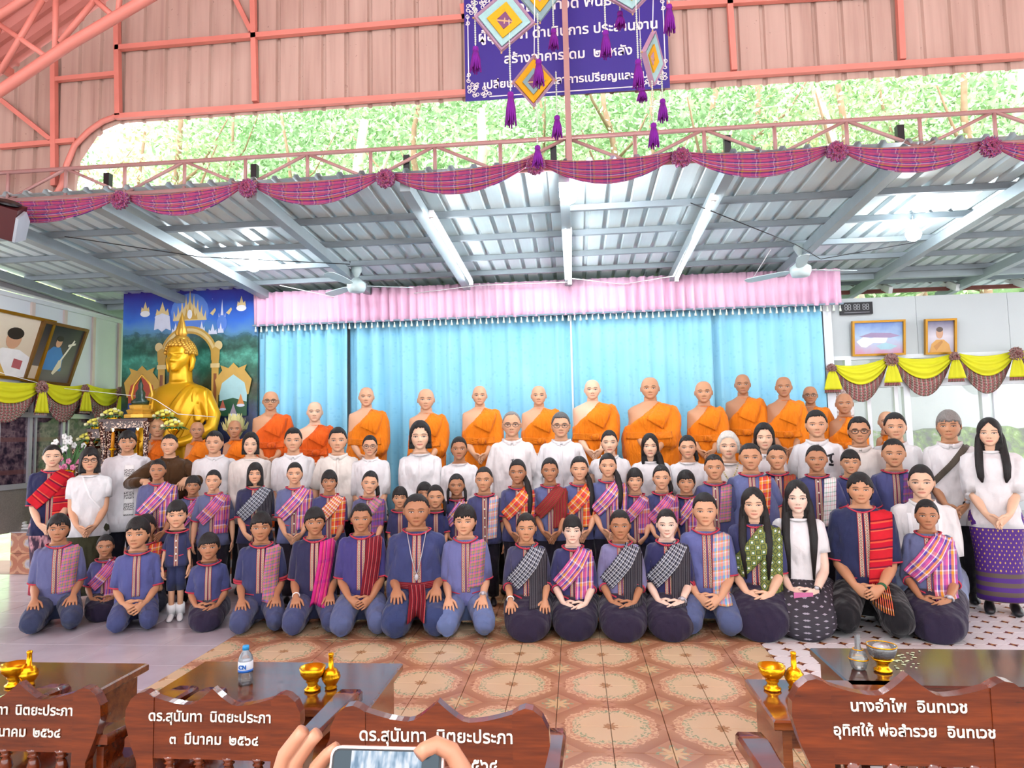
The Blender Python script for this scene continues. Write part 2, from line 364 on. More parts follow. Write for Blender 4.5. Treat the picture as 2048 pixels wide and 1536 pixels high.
# --- floor: three tiled areas
XA, XB, ZT = -2.66, 1.26, 0.0
def floor_floral():
    t = NT('floral_tile'); x, y, _ = t.xyz(t.pos()); p = .56
    def cell(o, off):
        f = t.m('SUBTRACT', t.m('FRACT', t.m('DIVIDE', t.m('ADD', o, off), p)), .5); return f
    ox, oy = 40 * p + 2.66, 40 * p - 3.0
    u, v = cell(x, ox + p/2), cell(y, oy + p/2)
    r = t.m('SQRT', t.m('ADD', t.m('MULTIPLY', u, u), t.m('MULTIPLY', v, v))); a = t.m('ARCTAN2', v, u)
    nz = t.noise(t.pos(), 28, 3); nf = t.noise(t.pos(), 60, 2)
    rr = t.m('ADD', r, t.m('ADD', t.m('MULTIPLY', t.m('COSINE', t.m('MULTIPLY', a, 8.0)), .014), t.m('MULTIPLY', t.m('SUBTRACT', nz, .5), .10)))
    cream, green, peach, brown, dk, pk = srgb('#d8be98'), srgb('#8ea07a'), srgb('#dcb48c'), srgb('#b98864'), srgb('#a06e50'), srgb('#c09070')
    # diagonal diamonds of the ground
    dd = t.m('ADD', t.m('ABSOLUTE', u), t.m('ABSOLUTE', v)); chev = t.m('FRACT', t.m('MULTIPLY', dd, 4.0))
    ground = t.mix(chev, brown, dk); ground = t.mix(t.m('MULTIPLY', t.m('GREATER_THAN', t.m('ABSOLUTE', t.m('SUBTRACT', t.m('ABSOLUTE', u), t.m('ABSOLUTE', v))), .42), .8), ground, pk)
    c = t.mix(t.m('LESS_THAN', rr, .43), ground, t.mix(t.m('GREATER_THAN', nf, .5), peach, pk))
    c = t.mix(t.m('LESS_THAN', rr, .355), c, t.mix(t.m('GREATER_THAN', nf, .47), green, cream))
    c = t.mix(t.m('LESS_THAN', rr, .29), c, cream)
    c = t.mix(t.m('LESS_THAN', rr, .06), c, srgb('#a9835a'))
    # corner stars
    u2, v2 = cell(x, ox), cell(y, oy); r2 = t.m('SQRT', t.m('ADD', t.m('MULTIPLY', u2, u2), t.m('MULTIPLY', v2, v2))); a2 = t.m('ARCTAN2', v2, u2)
    s = t.m('ADD', t.m('ADD', r2, t.m('MULTIPLY', t.m('COSINE', t.m('MULTIPLY', a2, 8.0)), -.035)), t.m('MULTIPLY', t.m('SUBTRACT', nz, .5), .04))
    c = t.mix(t.m('LESS_THAN', s, .13), c, t.mix(t.m('GREATER_THAN', nf, .5), green, brown)); c = t.mix(t.m('LESS_THAN', s, .092), c, srgb('#d2b283'))
    c = t.mix(t.m('MULTIPLY', t.noise(t.pos(), 3, 3), .25), c, srgb('#b88068'))
    return t.out(c, .22, 0, .5)
def floor_star():
    t = NT('star_tile'); x, y, _ = t.xyz(t.pos()); q = .14
    u = t.m('SUBTRACT', t.m('FRACT', t.m('DIVIDE', t.m('ADD', x, 40 * q - 1.26 + q/2), q)), .5); v = t.m('SUBTRACT', t.m('FRACT', t.m('DIVIDE', t.m('ADD', y, 40*q - 3.0 + q/2), q)), .5)
    s = t.m('ADD', t.m('POWER', t.m('ABSOLUTE', u), .62), t.m('POWER', t.m('ABSOLUTE', v), .62))
    c = t.mix(t.noise(t.pos(), 7, 3), srgb('#dcd6d6'), srgb('#f2eeee'))
    st = t.mix(t.m('GREATER_THAN', t.m('MULTIPLY', u, v), 0.0), srgb('#6a3428'), srgb('#a8784a'))
    ln = t.m('LESS_THAN', t.m('ABSOLUTE', t.m('SUBTRACT', t.m('ADD', t.m('ABSOLUTE', u), t.m('ABSOLUTE', v)), .5)), .012)
    c = t.mix(t.m('MULTIPLY', ln, .35), c, srgb('#b8b0b0'))
    return t.out(t.mix(t.m('LESS_THAN', s, .53), c, st), .16, 0, .5)
def floor_pale():
    t = NT('pale_tile'); n = t.noise(t.pos(), 4, 4)
    return t.out(t.mix(n, srgb('#a89ea6'), srgb('#c6bec6')), .2, 0, .5)
def tile_mesh(name, s, mat, joint=.003, h=.02):
    mb = MB(); a = s / 2 - joint / 2; b = a - .002
    mb.add([(-a, -a, -h), (a, -a, -h), (a, a, -h), (-a, a, -h), (-a, -a, -.002), (a, -a, -.002), (a, a, -.002), (-a, a, -.002), (-b, -b, 0), (b, -b, 0), (b, b, 0), (-b, b, 0)],
           [(0, 1, 5, 4), (1, 2, 6, 5), (2, 3, 7, 6), (3, 0, 4, 7), (4, 5, 9, 8), (5, 6, 10, 9), (6, 7, 11, 10), (7, 4, 8, 11), (8, 9, 10, 11)])
    return mb.mesh(name, [mat])
grout = simple('grout', '#8a7468', .8)
fl = obj('floor', MB().box((0, 2.0, -.04), (19, 12.6, .04)), grout, kind='structure')
for nm, s, mat, x0, nx, y0, ny in (('floral_tile', .28, floor_floral(), XA, 14, 2.16, 18), ('star_tile', .28, floor_star(), XB, 15, 2.16, 18), ('pale_tile', .42, floor_pale(), XA - 10 * .42, 10, 2.27, 12)):
    me = tile_mesh(nm, s, mat)
    for i in range(nx):
        for j in range(ny):
            y = y0 + (j + .5) * s
            if y + s/2 > STY + .01: continue
            o = link(nm, me, fl, (x0 + (i + .5) * s, y, 0))
            if nm == 'pale_tile': o.rotation_euler = (0, 0, 0)
# --- stage with tiled face
stg = simple('stage_top', '#a8a0a4', .22, 0, .15, 3)
def stage_tile():
    t = NT('stage_tile'); x, y, z = t.xyz(t.pos()); u = t.m('SUBTRACT', t.m('FRACT', t.m('DIVIDE', t.m('ADD', x, 20.0), .3)), .5); v = t.m('SUBTRACT', t.m('FRACT', t.m('DIVIDE', z, .24)), .5)
    n = t.noise(t.pos(), 30, 3); r = t.m('ADD', t.m('SQRT', t.m('ADD', t.m('MULTIPLY', u, u), t.m('MULTIPLY', t.m('MULTIPLY', v, v), 1.3))), t.m('MULTIPLY', t.m('SUBTRACT', n, .5), .16))
    c = t.ramp(r, [(0, srgb('#8f8a98')), (.14, srgb('#a39a9e')), (.24, srgb('#b08868')), (.3, srgb('#9a5f48')), (.5, srgb('#b07a5c')), (.62, srgb('#8c5440'))], 'CONSTANT')
    return t.out(c, .25)
st = obj('floor_stage', MB().box((.1, (STY + .03 + 9.75) / 2, STZ / 2), (13.4, 9.75 - STY - .03, STZ)), stg, kind='structure')
sm_t = stage_tile(); mbx = MB().box((0, 0, 0), (.296, .03, .236)).mesh('riser_tile', [sm_t])
for i in range(44):
    for k in (0, 1):
        x = -6.45 + i * .3
        if x > -3.2 and x < 1.5 and k == 1: pass
        link('riser_tile', mbx, st, (x, STY + .015, .121 + .24 * k))
obj('stage_nosing', MB().box((.1, STY + .05, STZ + .006), (13.4, .14, .012)), stg, st)
# --- low corrugated roof over the stage
def mk_zinc():
    t = NT('galvanised_sheet'); n = t.noise(t.pos(), 2.5, 4); n2 = t.noise(t.vm('MULTIPLY', t.pos(), (30, 2, 1)), 1, 3)
    c = t.mix(n, srgb('#c4dade'), srgb('#e6f2f2')); c = t.mix(t.m('MULTIPLY', n2, .35), c, srgb('#b8b6be'))
    return t.out(c, .38, .12, .5)
M['zinc'] = mk_zinc(); M['steel_grey'] = simple('grey_steel', '#a2aeb2', .5, .3); M['steel_dark'] = simple('purlin_steel', '#8e989e', .55, .2)
XL, XR = -6.62, 6.6
ceil = obj('ceiling', MB().box((0, 9.9, roofz(9.9) + .03), (13.6, .05, .06)), M['steel_dark'], kind='structure')
def sheet_profile(w, ribs, h):
    pts = []
    pit = w / ribs
    for i in range(ribs):
        x = i * pit; pts += [(x, 0), (x + pit * .66, 0), (x + pit * .74, h), (x + pit * .92, h)]
    pts.append((w, 0)); return pts
SW = .74; prof = sheet_profile(SW, 4, .028); Y0, Y1 = YT - .05, 9.9
mb = MB(); a = [(x, Y0, roofz(Y0) + z) for x, z in prof]; b = [(x, Y1, roofz(Y1) + z) for x, z in prof]; n = len(prof)
mb.add(a + b, [(i, i + 1, n + i + 1, n + i) for i in range(n - 1)]); shm = mb.mesh('roof_sheet', [M['zinc']])
for i in range(18): link('roof_sheet', shm, ceil, (XL - .02 + i * SW, 0, 0))
# rafters
RX = [-6.55, -5.2, -4.0, -2.62, -1.32, -.03, 1.26, 2.56, 3.86, 5.16]
for i, x in enumerate(RX):
    w = .085 if i not in (1, 2) else .11
    obj('rafter', MB().bar((x, Y0 + .02, roofz(Y0) - .11), (x, 9.8, roofz(9.8) - .11), w, .10), M['steel_grey'], ceil)
for y in (6.05, 6.72, 7.4, 8.0, 8.62, 9.2):
    obj('purlin', MB().bar((XL, y, roofz(y) - .03), (XR, y, roofz(y) - .03), .045, .055, (0, 0, 1)), M['steel_dark'], ceil)
# back beam
obj('back_beam', MB().bar((XL, 8.72, 3.42), (XR, 8.72, 3.42), .08, .1), M['steel_grey'], ceil)
# --- truss along the front edge of the low roof
M['truss'] = simple('truss_paint', '#b58a86', .5, .1, .15); M['pink'] = simple('salmon_paint', '#e28a7c', .5, 0, .08)
trz0, trz1 = roofz(YT) - .03, roofz(YT) + .22
tr = empty('truss_girder', (0, YT, trz0), label='long pale steel truss spanning the hall along the edge of the low roof', cat='girder')
def child(nm, mb, mat, par, **k):   # world-space mesh under an empty at par.location
    L = np.array(par.location); mb.v = [tuple(np.array(v) - L) for v in mb.v]; return obj(nm, mb, mat, par, **k)
for z in (trz0, trz1): child('chord', MB().tube([(-7.2, YT, z), (7.2, YT, z)], .019, 8), M['truss'], tr, smooth=True)
nb = 26
for i in range(nb + 1):
    x = -7 + i * 14 / nb
    child('post', MB().tube([(x, YT, trz0), (x, YT, trz1)], .016, 6), M['truss'], tr, smooth=True)
    if i < nb:
        x2 = x + 14 / nb; z = (trz0, trz1) if i % 2 == 0 else (trz1, trz0)
        child('web', MB().tube([(x, YT, z[0]), (x2, YT, z[1])], .014, 6), M['truss'], tr, smooth=True)
for i, x in enumerate((-5.2, -3.95, -2.63, -1.32, -.11, 1.26, 2.56, 3.9)):
    child('bracket', MB().box((x, YT + .04, trz0 + .13), (.05, .05, .14)), M['black'], tr)
pc = P(1135, 0, YT - .06); pb = P(1139, 315, YT - .06)
obj('hanger_post', MB().bar((pb[0], YT - .06, trz0), (pb[0] - .01, YT - .06, 6.4), .045, .045, (0, 1, 0)), M['truss'], label='thin vertical steel post rising from the truss in front of the banner', cat='post')
# --- gable wall of the hall with an arched opening below
def mk_gable():
    t = NT('gable_sheet'); n = t.noise(t.pos(), 1.2, 4); n2 = t.noise(t.vm('MULTIPLY', t.pos(), (14, 1, .7)), 1, 4)
    c = t.mix(n, srgb('#c4a496'), srgb('#d6b8aa')); c = t.mix(t.m('MULTIPLY', t.m('POWER', n2, 2.5), 1.1), c, srgb('#8a6458'))
    c = t.mix(t.m('MULTIPLY', t.m('GREATER_THAN', t.noise(t.pos(), 22, 4, .7), .68), .45), c, srgb('#6a4a40'))
    return t.out(c, .6)
M['gable'] = mk_gable()
GP = lambda px, py: P(px, py, YG)
zb = lambda X: np.interp(X, [GP(150, 360)[0], GP(158, 330)[0], GP(175, 295)[0], GP(205, 262)[0], GP(240, 247)[0], GP(930, 200)[0], GP(1340, 176)[0], GP(2048, 138)[0], 8],
                         [GP(150, 372)[2], GP(158, 330)[2], GP(175, 295)[2], GP(205, 262)[2], GP(240, 247)[2], GP(930, 201)[2], GP(1340, 180)[2], GP(2048, 138)[2], GP(2048, 138)[2]])
g = empty('wall_gable', (0, YG, 4), kind='structure')
RIDX = 0.3
def ztop(X): return 8.2 - abs(X - RIDX) * .62
pit = .205; x = -8.0; k = 0; cur = None
while x < 7.6:
    # one sheet = four ribs wide
    xs = []; 
    for r in range(4): xs += [x + r * pit, x + r * pit + .16, x + r * pit + .172, x + r * pit + .193]
    xs.append(x + 4 * pit); mb = MB(); top = []; bot = []
    for i, xx in enumerate(xs):
        y = YG + (.0 if i % 4 in (0, 1) else .022); zbb = float(zb(xx)) if xx > GP(150, 360)[0] else 3.55
        bot.append((xx, y, zbb)); top.append((xx, y, max(ztop(xx), zbb + .02)))
    n = len(xs); mb.add(bot + top, [(i, i + 1, n + i + 1, n + i) for i in range(n - 1)])
    child('wall_sheet', mb, M['gable'], g); x += 4 * pit
# frame of the gable in salmon tubes
yf = YG - .035
def gbar(a, b, w=.045): child('frame_tube', MB().bar(a, b, w, w, (0, 1, 0)), M['pink'], g)
def GF(px, py): return P(px, py, yf)
lo = [(105, 402), (122, 372), (133, 330), (150, 290), (178, 262), (205, 243), (232, 233)]
child('arch_tube', MB().tube([GF(*p) for p in lo], .024, 8), M['pink'], g, smooth=True)
gbar(GF(232, 234), GF(930, 186)); gbar(GF(930, 186), GF(2048, 113)); 
gbar(GF(232, 97), GF(925, 36)); gbar(GF(925, 36), GF(2048, -30))
for (x0, y0, x1, y1) in ((234, 30, 237, 232), (505, -60, 511, 204), (1455, -60, 1468, 142), (1795, -60, 1804, 120), (1128, -60, 1128, 20), (108, 117, 109, 372), (925, 10, 930, 40)): gbar(GF(x0, y0), GF(x1, y1))
for (x0, y0, x1, y1) in ((109, 160, 232, 148), (0, 294, 152, 281), (0, 198, 103, 280), (467, -10, 503, 63), (1120, -60, 1128, 12)): gbar(GF(x0, y0), GF(x1, y1), .04)
# --- main roof of the hall (both slopes) and its arched truss
def mk_mroof():
    t = NT('salmon_roof_sheet'); x, y, z = t.xyz(t.pos()); n = t.noise(t.pos(), 1.5, 3)
    return t.out(t.mix(n, srgb('#dd8a80'), srgb('#ec9c92')), .5)
M['mroof'] = mk_mroof()
rf = empty('ceiling_hall', (0, 3, 6), kind='structure')
for sgn, xe in ((-1, -8.6), (1, 9.2)):
    nsh = 10; ya, yb = -1.2, YG + .25
    for i in range(nsh):
        y0 = ya + (yb - ya) * i / nsh; y1 = ya + (yb - ya) * (i + 1) / nsh; mb = MB(); lo = []; hi = []
        for r in range(13):
            yy = y0 + (y1 - y0) * r / 12; dz = .025 if r % 3 == 1 else 0
            lo.append((xe, yy, ztop(xe) + dz)); hi.append((RIDX, yy, ztop(RIDX) + dz))
        mb.add(lo + hi, [(j, j + 1, 13 + j + 1, 13 + j) for j in range(12)]); child('roof_sheet', mb, M['mroof'], rf)
rt = empty('roof_truss', (-5, 4.55, 5), label='salmon painted arched roof truss with zigzag webs in the corner under the hall roof', cat='truss')
YR = 4.55
def RT(px, py): return P(px, py, YR)
c0 = [RT(-150, 265), RT(0, 182), RT(140, 88), RT(290, 0), RT(460, -100), RT(640, -190)]
c1 = [RT(-150, 120), RT(0, 30), RT(80, -20), RT(200, -90), RT(420, -210)]
child('lower_chord', MB().tube(c0, .04, 8), M['pink'], rt, smooth=True)
child('upper_chord', MB().tube(c1, .032, 8), M['pink'], rt, smooth=True)
for a, b in (((0, 145), (85, 0)), ((0, 50), (103, 120)), ((110, 110), (112, -20)), ((120, 85), (190, 0)), ((190, 0), (235, 40)), ((-40, 160), (0, 50)), ((235, 40), (250, -110))):
    child('web', MB().tube([RT(*a), RT(*b)], .022, 6), M['pink'], rt, smooth=True)
for py in (0, 1, 2):
    y = 2.2 + py * .9; 
purl = [(-7.4, ztop(-7.4) - .05), (-6.2, ztop(-6.2) - .05), (-5.0, ztop(-5) - .05), (-3.8, ztop(-3.8) - .05), (4.5, ztop(4.5) - .05), (6, ztop(6) - .05)]
for x, z in purl: child('purlin', MB().bar((x, -1, z), (x, YG, z), .05, .07), M['pink'], rf)
# --- left wall: panelled upper wall, shelf, glazed cabinets
M['wallwhite'] = simple('white_panel', '#dfe3ea', .55, 0, .05, 2); M['batten'] = simple('batten', '#d8c4bc', .6)
XW = -6.62
wl = empty('wall_left', (XW, 8.4, STZ), kind='structure')
ztopL = float(PX(0, 585, XW)[2]); zsh = float(PX(60, 775, XW)[2]); zr1 = float(PX(60, 830, XW)[2]); zr0 = float(PX(40, 972, XW)[2])
Ya, Yb = 7.0, 9.62
for i in range(5):
    y0 = Ya + (Yb - Ya) * i / 5; y1 = Ya + (Yb - Ya) * (i + 1) / 5
    child('panel', MB().box((XW - .03, (y0 + y1) / 2, (zsh + ztopL) / 2), (.04, y1 - y0 - .006, ztopL - zsh)), M['wallwhite'], wl)
    child('batten', MB().box((XW, y1, (zsh + ztopL) / 2), (.035, .05, ztopL - zsh)), M['batten'], wl)
child('top_rail', MB().box((XW, (Ya + Yb) / 2, ztopL), (.06, Yb - Ya, .05)), M['wallwhite'], wl)
child('shelf_rail', MB().box((XW + .03, (Ya + Yb) / 2, zsh), (.10, Yb - Ya, .05)), M['alu'], wl)
child('corner_post', MB().box((XW, Yb + .04, (STZ + ztopL) / 2), (.1, .08, ztopL - STZ)), M['batten'], wl)
child('plinth', MB().box((XW - .02, (Ya + Yb) / 2, (STZ + zr0) / 2), (.08, Yb - Ya, zr0 - STZ)), simple('plinth_glitter', '#9a9088', .25, .3, .3, 60), wl)
def mk_cab():
    t = NT('dark_cabinet_glass'); x, y, z = t.xyz(t.pos()); n = t.noise(t.pos(), 14, 4)
    c = t.ramp(n, [(.35, srgb('#2c2430')), (.5, srgb('#5a4650')), (.62, srgb('#7a6468')), (.7, srgb('#453844'))])
    sh = t.m('LESS_THAN', t.m('FRACT', t.m('MULTIPLY', z, 2.6)), .14); c = t.mix(t.m('MULTIPLY', sh, .8), c, srgb('#6c4848'))
    return t.out(c, .07, 0, .6)
M['cab'] = mk_cab()
w1 = empty('window_1', (XW, 8.4, zr0), kind='structure')
np_ = 5
for i in range(np_):
    y0 = Ya + (Yb - Ya) * i / np_; y1 = Ya + (Yb - Ya) * (i + 1) / np_
    child('pane', MB().box((XW, (y0 + y1) / 2, (zr0 + zr1) / 2), (.012, y1 - y0 - .04, zr1 - zr0)), M['cab'], w1)
    child('pane', MB().box((XW, (y0 + y1) / 2, (zr1 + zsh) / 2), (.012, y1 - y0 - .04, zsh - zr1 - .03)), M['cab'], w1)
    child('mullion', MB().box((XW + .01, y0, (zr0 + zsh) / 2), (.05, .045, zsh - zr0)), M['alu'], w1)
    child('mullion', MB().box((XW + .01, y0 + .09, (zr0 + zr1) / 2), (.03, .025, zr1 - zr0)), M['alu'], w1)
for z in (zr0, zr1): child('rail', MB().box((XW + .015, (Ya + Yb) / 2, z), (.06, Yb - Ya, .06)), M['alu'], w1)
# beam over the left wall
obj('beam_left', MB().bar((XW - .05, 6.4, 3.43), (XW - .05, 9.8, 3.38), .12, .14), simple('concrete_beam', '#8a878c', .8), kind='structure')
# --- right end wall with windows
YW = 8.55
wr = empty('wall_right', (4.8, YW, STZ), kind='structure')
xa, xb = float(P(1652, 640, YW)[0]), 7.4
zt, zm = float(P(1850, 592, YW)[2]), float(P(1850, 712, YW)[2])
gw = simple('grey_board', '#c3c8c9', .6, 0, .05, 1.5)
npn = 4
for i in range(npn):
    x0 = xa + (xb - xa) * i / npn; x1 = xa + (xb - xa) * (i + 1) / npn
    child('panel', MB().box(((x0 + x1) / 2, YW, (zt + zm) / 2), (x1 - x0 - .004, .05, zt - zm)), gw, wr)
z2, z3 = float(P(1850, 765, YW)[2]), float(P(1850, 925, YW)[2])
child('panel', MB().box(((xa + xb) / 2, YW, (STZ + z3) / 2), (xb - xa, .06, z3 - STZ)), gw, wr)
child('corner_post', MB().box((xa - .02, YW - .05, (STZ + zt) / 2), (.1, .1, zt - STZ + .1)), M['white_metal'], wr)
def mk_column():
    t = NT('patterned_column'); v = t.voro(t.pos(), 22); return t.out(t.ramp(v, [(.1, srgb('#efe6e2')), (.3, srgb('#c8a8a0')), (.5, srgb('#8a7068')), (.7, srgb('#d8d0cc'))]), .3)
child('column', MB().box((xa + .13, YW - .04, (STZ + z2) / 2), (.2, .12, z2 - STZ)), mk_column(), wr)
w2 = empty('window_2', (4.8, YW, z3), kind='structure')
def mk_wglass():
    t = NT('window_glass'); tr_ = t.n('ShaderNodeBsdfTransparent'); gl = t.n('ShaderNodeBsdfGlossy'); gl.inputs['Roughness'].default_value = .02
    mx = t.n('ShaderNodeMixShader'); mx.inputs[0].default_value = .06; t.t.links.new(tr_.outputs[0], mx.inputs[1]); t.t.links.new(gl.outputs[0], mx.inputs[2])
    t.t.links.new(mx.outputs[0], t.t.nodes['Material Output'].inputs[0]); return t.mat
M['wglass'] = mk_wglass()
xs = [xa + .22, float(P(1812, 800, YW)[0]), float(P(1967, 800, YW)[0]), 6.0, 6.9]
for i, x in enumerate(xs):
    child('mullion', MB().box((x, YW, (z3 + zm) / 2), (.075, .07, zm - z3)), M['white_metal'], w2)
    if i: child('pane', MB().box(((x + xs[i-1]) / 2, YW, (z3 + z2) / 2), (x - xs[i-1] - .07, .008, z2 - z3)), M['wglass'], w2); child('pane', MB().box(((x + xs[i-1]) / 2, YW, (z2 + zm) / 2), (x - xs[i-1] - .07, .008, zm - z2)), M['wglass'], w2)
for px in (1735, 1790, 1987):
    x = float(P(px, 800, YW)[0]); child('sash_bar', MB().box((x, YW - .02, (z3 + z2) / 2), (.045, .04, z2 - z3)), M['white_metal'], w2)
for z, h in ((zm, .05), (z2, .09), (z3, .06)): child('rail', MB().box(((xa + xb) / 2, YW - .005, z), (xb - xa, .075, h)), M['white_metal'], w2)
# back wall behind the curtain
obj('wall_back', MB().box(((P(245, 700, 8.6)[0] + xa) / 2 + .2, 8.66, 1.9), (xa - P(245, 700, 8.6)[0] - .5, .06, 2.9)), gw, kind='structure')
# --- outside: ground, hillside, eave of the neighbouring roof, mossy ledge
def mk_ground():
    t = NT('undergrowth_ground'); n = t.noise(t.pos(), 1.5, 5, .7); return t.out(t.ramp(n, [(.3, srgb('#7a9a62')), (.5, srgb('#98bc80')), (.7, srgb('#b8cca0'))]), .9)
mb = MB(); nx, ny = 30, 24; G = np.zeros((ny, nx, 3))
for j in range(ny):
    for i in range(nx):
        x = -16 + 34 * i / (nx - 1); y = 9.95 + 22 * j / (ny - 1); G[j, i] = (x, y, .0 + max(0, y - 11.5) * 1.15 + .35 * math.sin(x * .7 + y * .5))
mb.grid(G); obj('hillside', mb, mk_ground(), smooth=True, kind='structure', label='overgrown green hillside rising behind the hall', cat='hill')
ev = empty('neighbour_roof', (5, 9.9, 3), label='grey corrugated fibre-cement eave on white rafters outside the grey wall', cat='roof')
za, zc = float(P(1850, 572, 9.6)[2]), float(P(1850, 545, 10.6)[2]); fc_ = simple('fibre_cement', '#c9c2c0', .8, 0, .2, 5)
for s_ in range(4):
    mb = MB(); lo = []; hi = []
    for i in range(17):
        x = 3.25 + s_ * 1.0 + i / 16; dz = .035 * math.sin(i / 16 * 2 * PI * 5); lo.append((x, 9.3, za + dz)); hi.append((x, 10.8, za + .75 + dz))
    mb.add(lo + hi, [(j, j + 1, 17 + j + 1, 17 + j) for j in range(16)]); child('roof_sheet', mb, fc_, ev, smooth=True)
for x in np.arange(3.4, 7.2, .85): child('rafter', MB().bar((x, 9.2, za - .12), (x, 10.8, za + .6), .05, .09), M['white'], ev)
child('batten', MB().bar((3.2, 9.45, za - .08), (7.2, 9.45, za - .08), .05, .05), simple('red_brown_wood', '#7a4038', .7), ev)
lz = float(P(1900, 893, 10.2)[2]); lz2 = float(P(1900, 858, 10.2)[2])
def mk_moss():
    t = NT('mossy_bank'); n = t.noise(t.pos(), 9, 4); return t.out(t.ramp(n, [(.36, srgb('#5a5a4c')), (.5, srgb('#6e8a3c')), (.62, srgb('#8fb050')), (.7, srgb('#b8b8a8'))]), .9)
mb = MB(); Gd = [[(3.6 + 3.6 * i / 20, 10.1 + .25 * j / 5 + .05 * math.sin(i * 1.7), lz - .5 + (lz2 - lz + .5) * j / 5 + .03 * math.sin(i * 2.3 + j)) for i in range(21)] for j in range(6)]
mb.slab(np.array(Gd), (0, .2, 0), [(0, 0)] * 126); obj('mossy_bank', mb, mk_moss(), smooth=True, label='low mossy green bank seen through the end window', cat='bank')
obj('outer_wall', MB().box((5.6, 10.9, 1.75), (5.4, .12, 3.2)), simple('pale_render', '#e8ecec', .8), label='pale rendered wall outside the end window', cat='wall')
# --- trees
M['bark'] = simple('bark', '#a08468', .9, 0, .35, 9); M['bark2'] = simple('pale_bark', '#c8b8a4', .9, 0, .25, 7)
def mk_leaf(name, a, b):
    t = NT(name); n = t.noise(t.pos(), 1.3, 3); n2 = t.noise(t.pos(), 12, 1)
    return t.out(t.mix(t.m('ADD', t.m('MULTIPLY', n, .6), t.m('MULTIPLY', n2, .4)), srgb(a), srgb(b)), .6, 0, .3, Transmission_Weight=0.0)
LEAF = [mk_leaf('leaf_light', '#a4c488', '#d4e6bc'), mk_leaf('leaf_mid', '#80ae78', '#c0dcae'), mk_leaf('leaf_yellow', '#bcc488', '#e4e8bc')]
def tree(x, y, z0, h, rad, nl, lm, bm_, label, lean=0.0, tr=.12):
    o = empty('tree', (x, y, z0), label=label, cat='tree', group='trees on the hillside')
    k = 9; pts = [(lean * h * (i / (k - 1)) + .12 * math.sin(i * 1.3 + x), .1 * math.cos(i * .9 + y), h * i / (k - 1)) for i in range(k)]
    obj('trunk', MB().tube(pts, [tr * (1 - .6 * i / (k - 1)) for i in range(k)], 9), bm_, o, smooth=True)
    for b in range(4):
        i = 3 + b; p = np.array(pts[i]); a = RNG.uniform(0, 6.28); L = rad * RNG.uniform(.6, 1)
        q = [p, p + np.array((math.cos(a), math.sin(a), .5)) * L * .5, p + np.array((math.cos(a), math.sin(a), .9)) * L]
        obj('branch', MB().tube(q, [tr * .35, tr * .25, tr * .1], 6), bm_, o, smooth=True)
    nc = 12; cen = np.stack([RNG.normal(0, rad * .55, nc) + lean * h * .7, RNG.normal(0, rad * .4, nc), RNG.uniform(h * .25, h * 1.0, nc)], 1); cr = RNG.uniform(.35, .75, nc) * rad * .8
    ci = RNG.integers(0, nc, nl); d = RNG.normal(size=(nl, 3)); d /= np.linalg.norm(d, axis=1)[:, None]; c = cen[ci] + d * (cr[ci] * RNG.uniform(.5, 1, nl) ** .5)[:, None]
    u = RNG.normal(size=(nl, 3)); u /= np.linalg.norm(u, axis=1)[:, None]; w = np.cross(u, d + .3 * RNG.normal(size=(nl, 3))); w /= np.linalg.norm(w, axis=1)[:, None]
    s = RNG.uniform(.045, .09, nl)[:, None]; V = np.stack([c - u * s, c + w * s * .45, c + u * s, c - w * s * .45], 1).reshape(-1, 3)
    me = bpy.data.meshes.new('foliage'); me.from_pydata(V.tolist(), [], np.arange(nl * 4).reshape(-1, 4).tolist()); me.materials.append(lm); link('foliage', me, o)
_tl = [(120, 13, 'bushy yellow green tree behind the curved corner of the gable', 2, 0), (260, 12.5, 'pale green tree left of the brown creeper trunk', 2, 0), (352, 14, 'slender brown trunk wrapped in bright leaves beyond the truss', 0, 1), (455, 15, 'feathery light green tree between two plaid rosettes', 1, 0),
       (560, 13.5, 'dense bamboo-like green tree beyond the gable post', 0, 0), (705, 12, 'thick pale trunk standing clear of leaves left of the banner', 0, 2), (830, 15, 'leafy tree with a tan trunk under the banner edge', 1, 1), (955, 12.5, 'second pale trunk half hidden below the banner corner', 0, 2),
       (1075, 15, 'green tree behind the hanging yarn diamonds', 1, 0), (1230, 16, 'airy tree with drooping twigs right of the thin post', 0, 1), (1330, 13.5, 'bushy tree showing above the truss bracket', 1, 0), (1415, 14, 'dark green tree hung with brown creepers', 1, 1),
       (1520, 15, 'straight tan trunk tree in the bright clearing', 2, 1), (1690, 12.6, 'stout reddish trunk beside a white forked trunk', 0, 1), (1745, 12.2, 'white forked trunk leaning behind the pink eave', 0, 2), (1850, 14, 'fresh green tree with a leaning pale branch', 0, 0), (1960, 13, 'small dark tree with thin bare stems at the end', 1, 1), (2060, 15, 'tall pale trunk cut by the picture edge', 1, 2)]
for px, y, lab, li, bi in _tl:
    b = P(px, 330, y); z0 = max(0, y - 11.5) * 1.15 - .3
    tr = {0: .07, 1: .13, 2: .2}[bi]
    tree(float(b[0]), y, z0, max(7.6 + (y - 12) * .62 - z0, 3), 1.5 + (y - 12) * .12, 2600 if bi != 2 else 900, LEAF[li], M['bark2'] if bi == 2 else M['bark'], lab, lean=-.12 if 'leaning' in lab else .03 * math.sin(px), tr=tr)
nl = 34000   # loose undergrowth between the trees
c = np.stack([RNG.uniform(-13, 14, nl), RNG.uniform(14.5, 23, nl), RNG.uniform(.1, 2.6, nl)], 1); c[:, 2] = np.maximum(0, c[:, 1] - 11.5) * 1.15 + c[:, 2] * RNG.uniform(0, 1, nl)
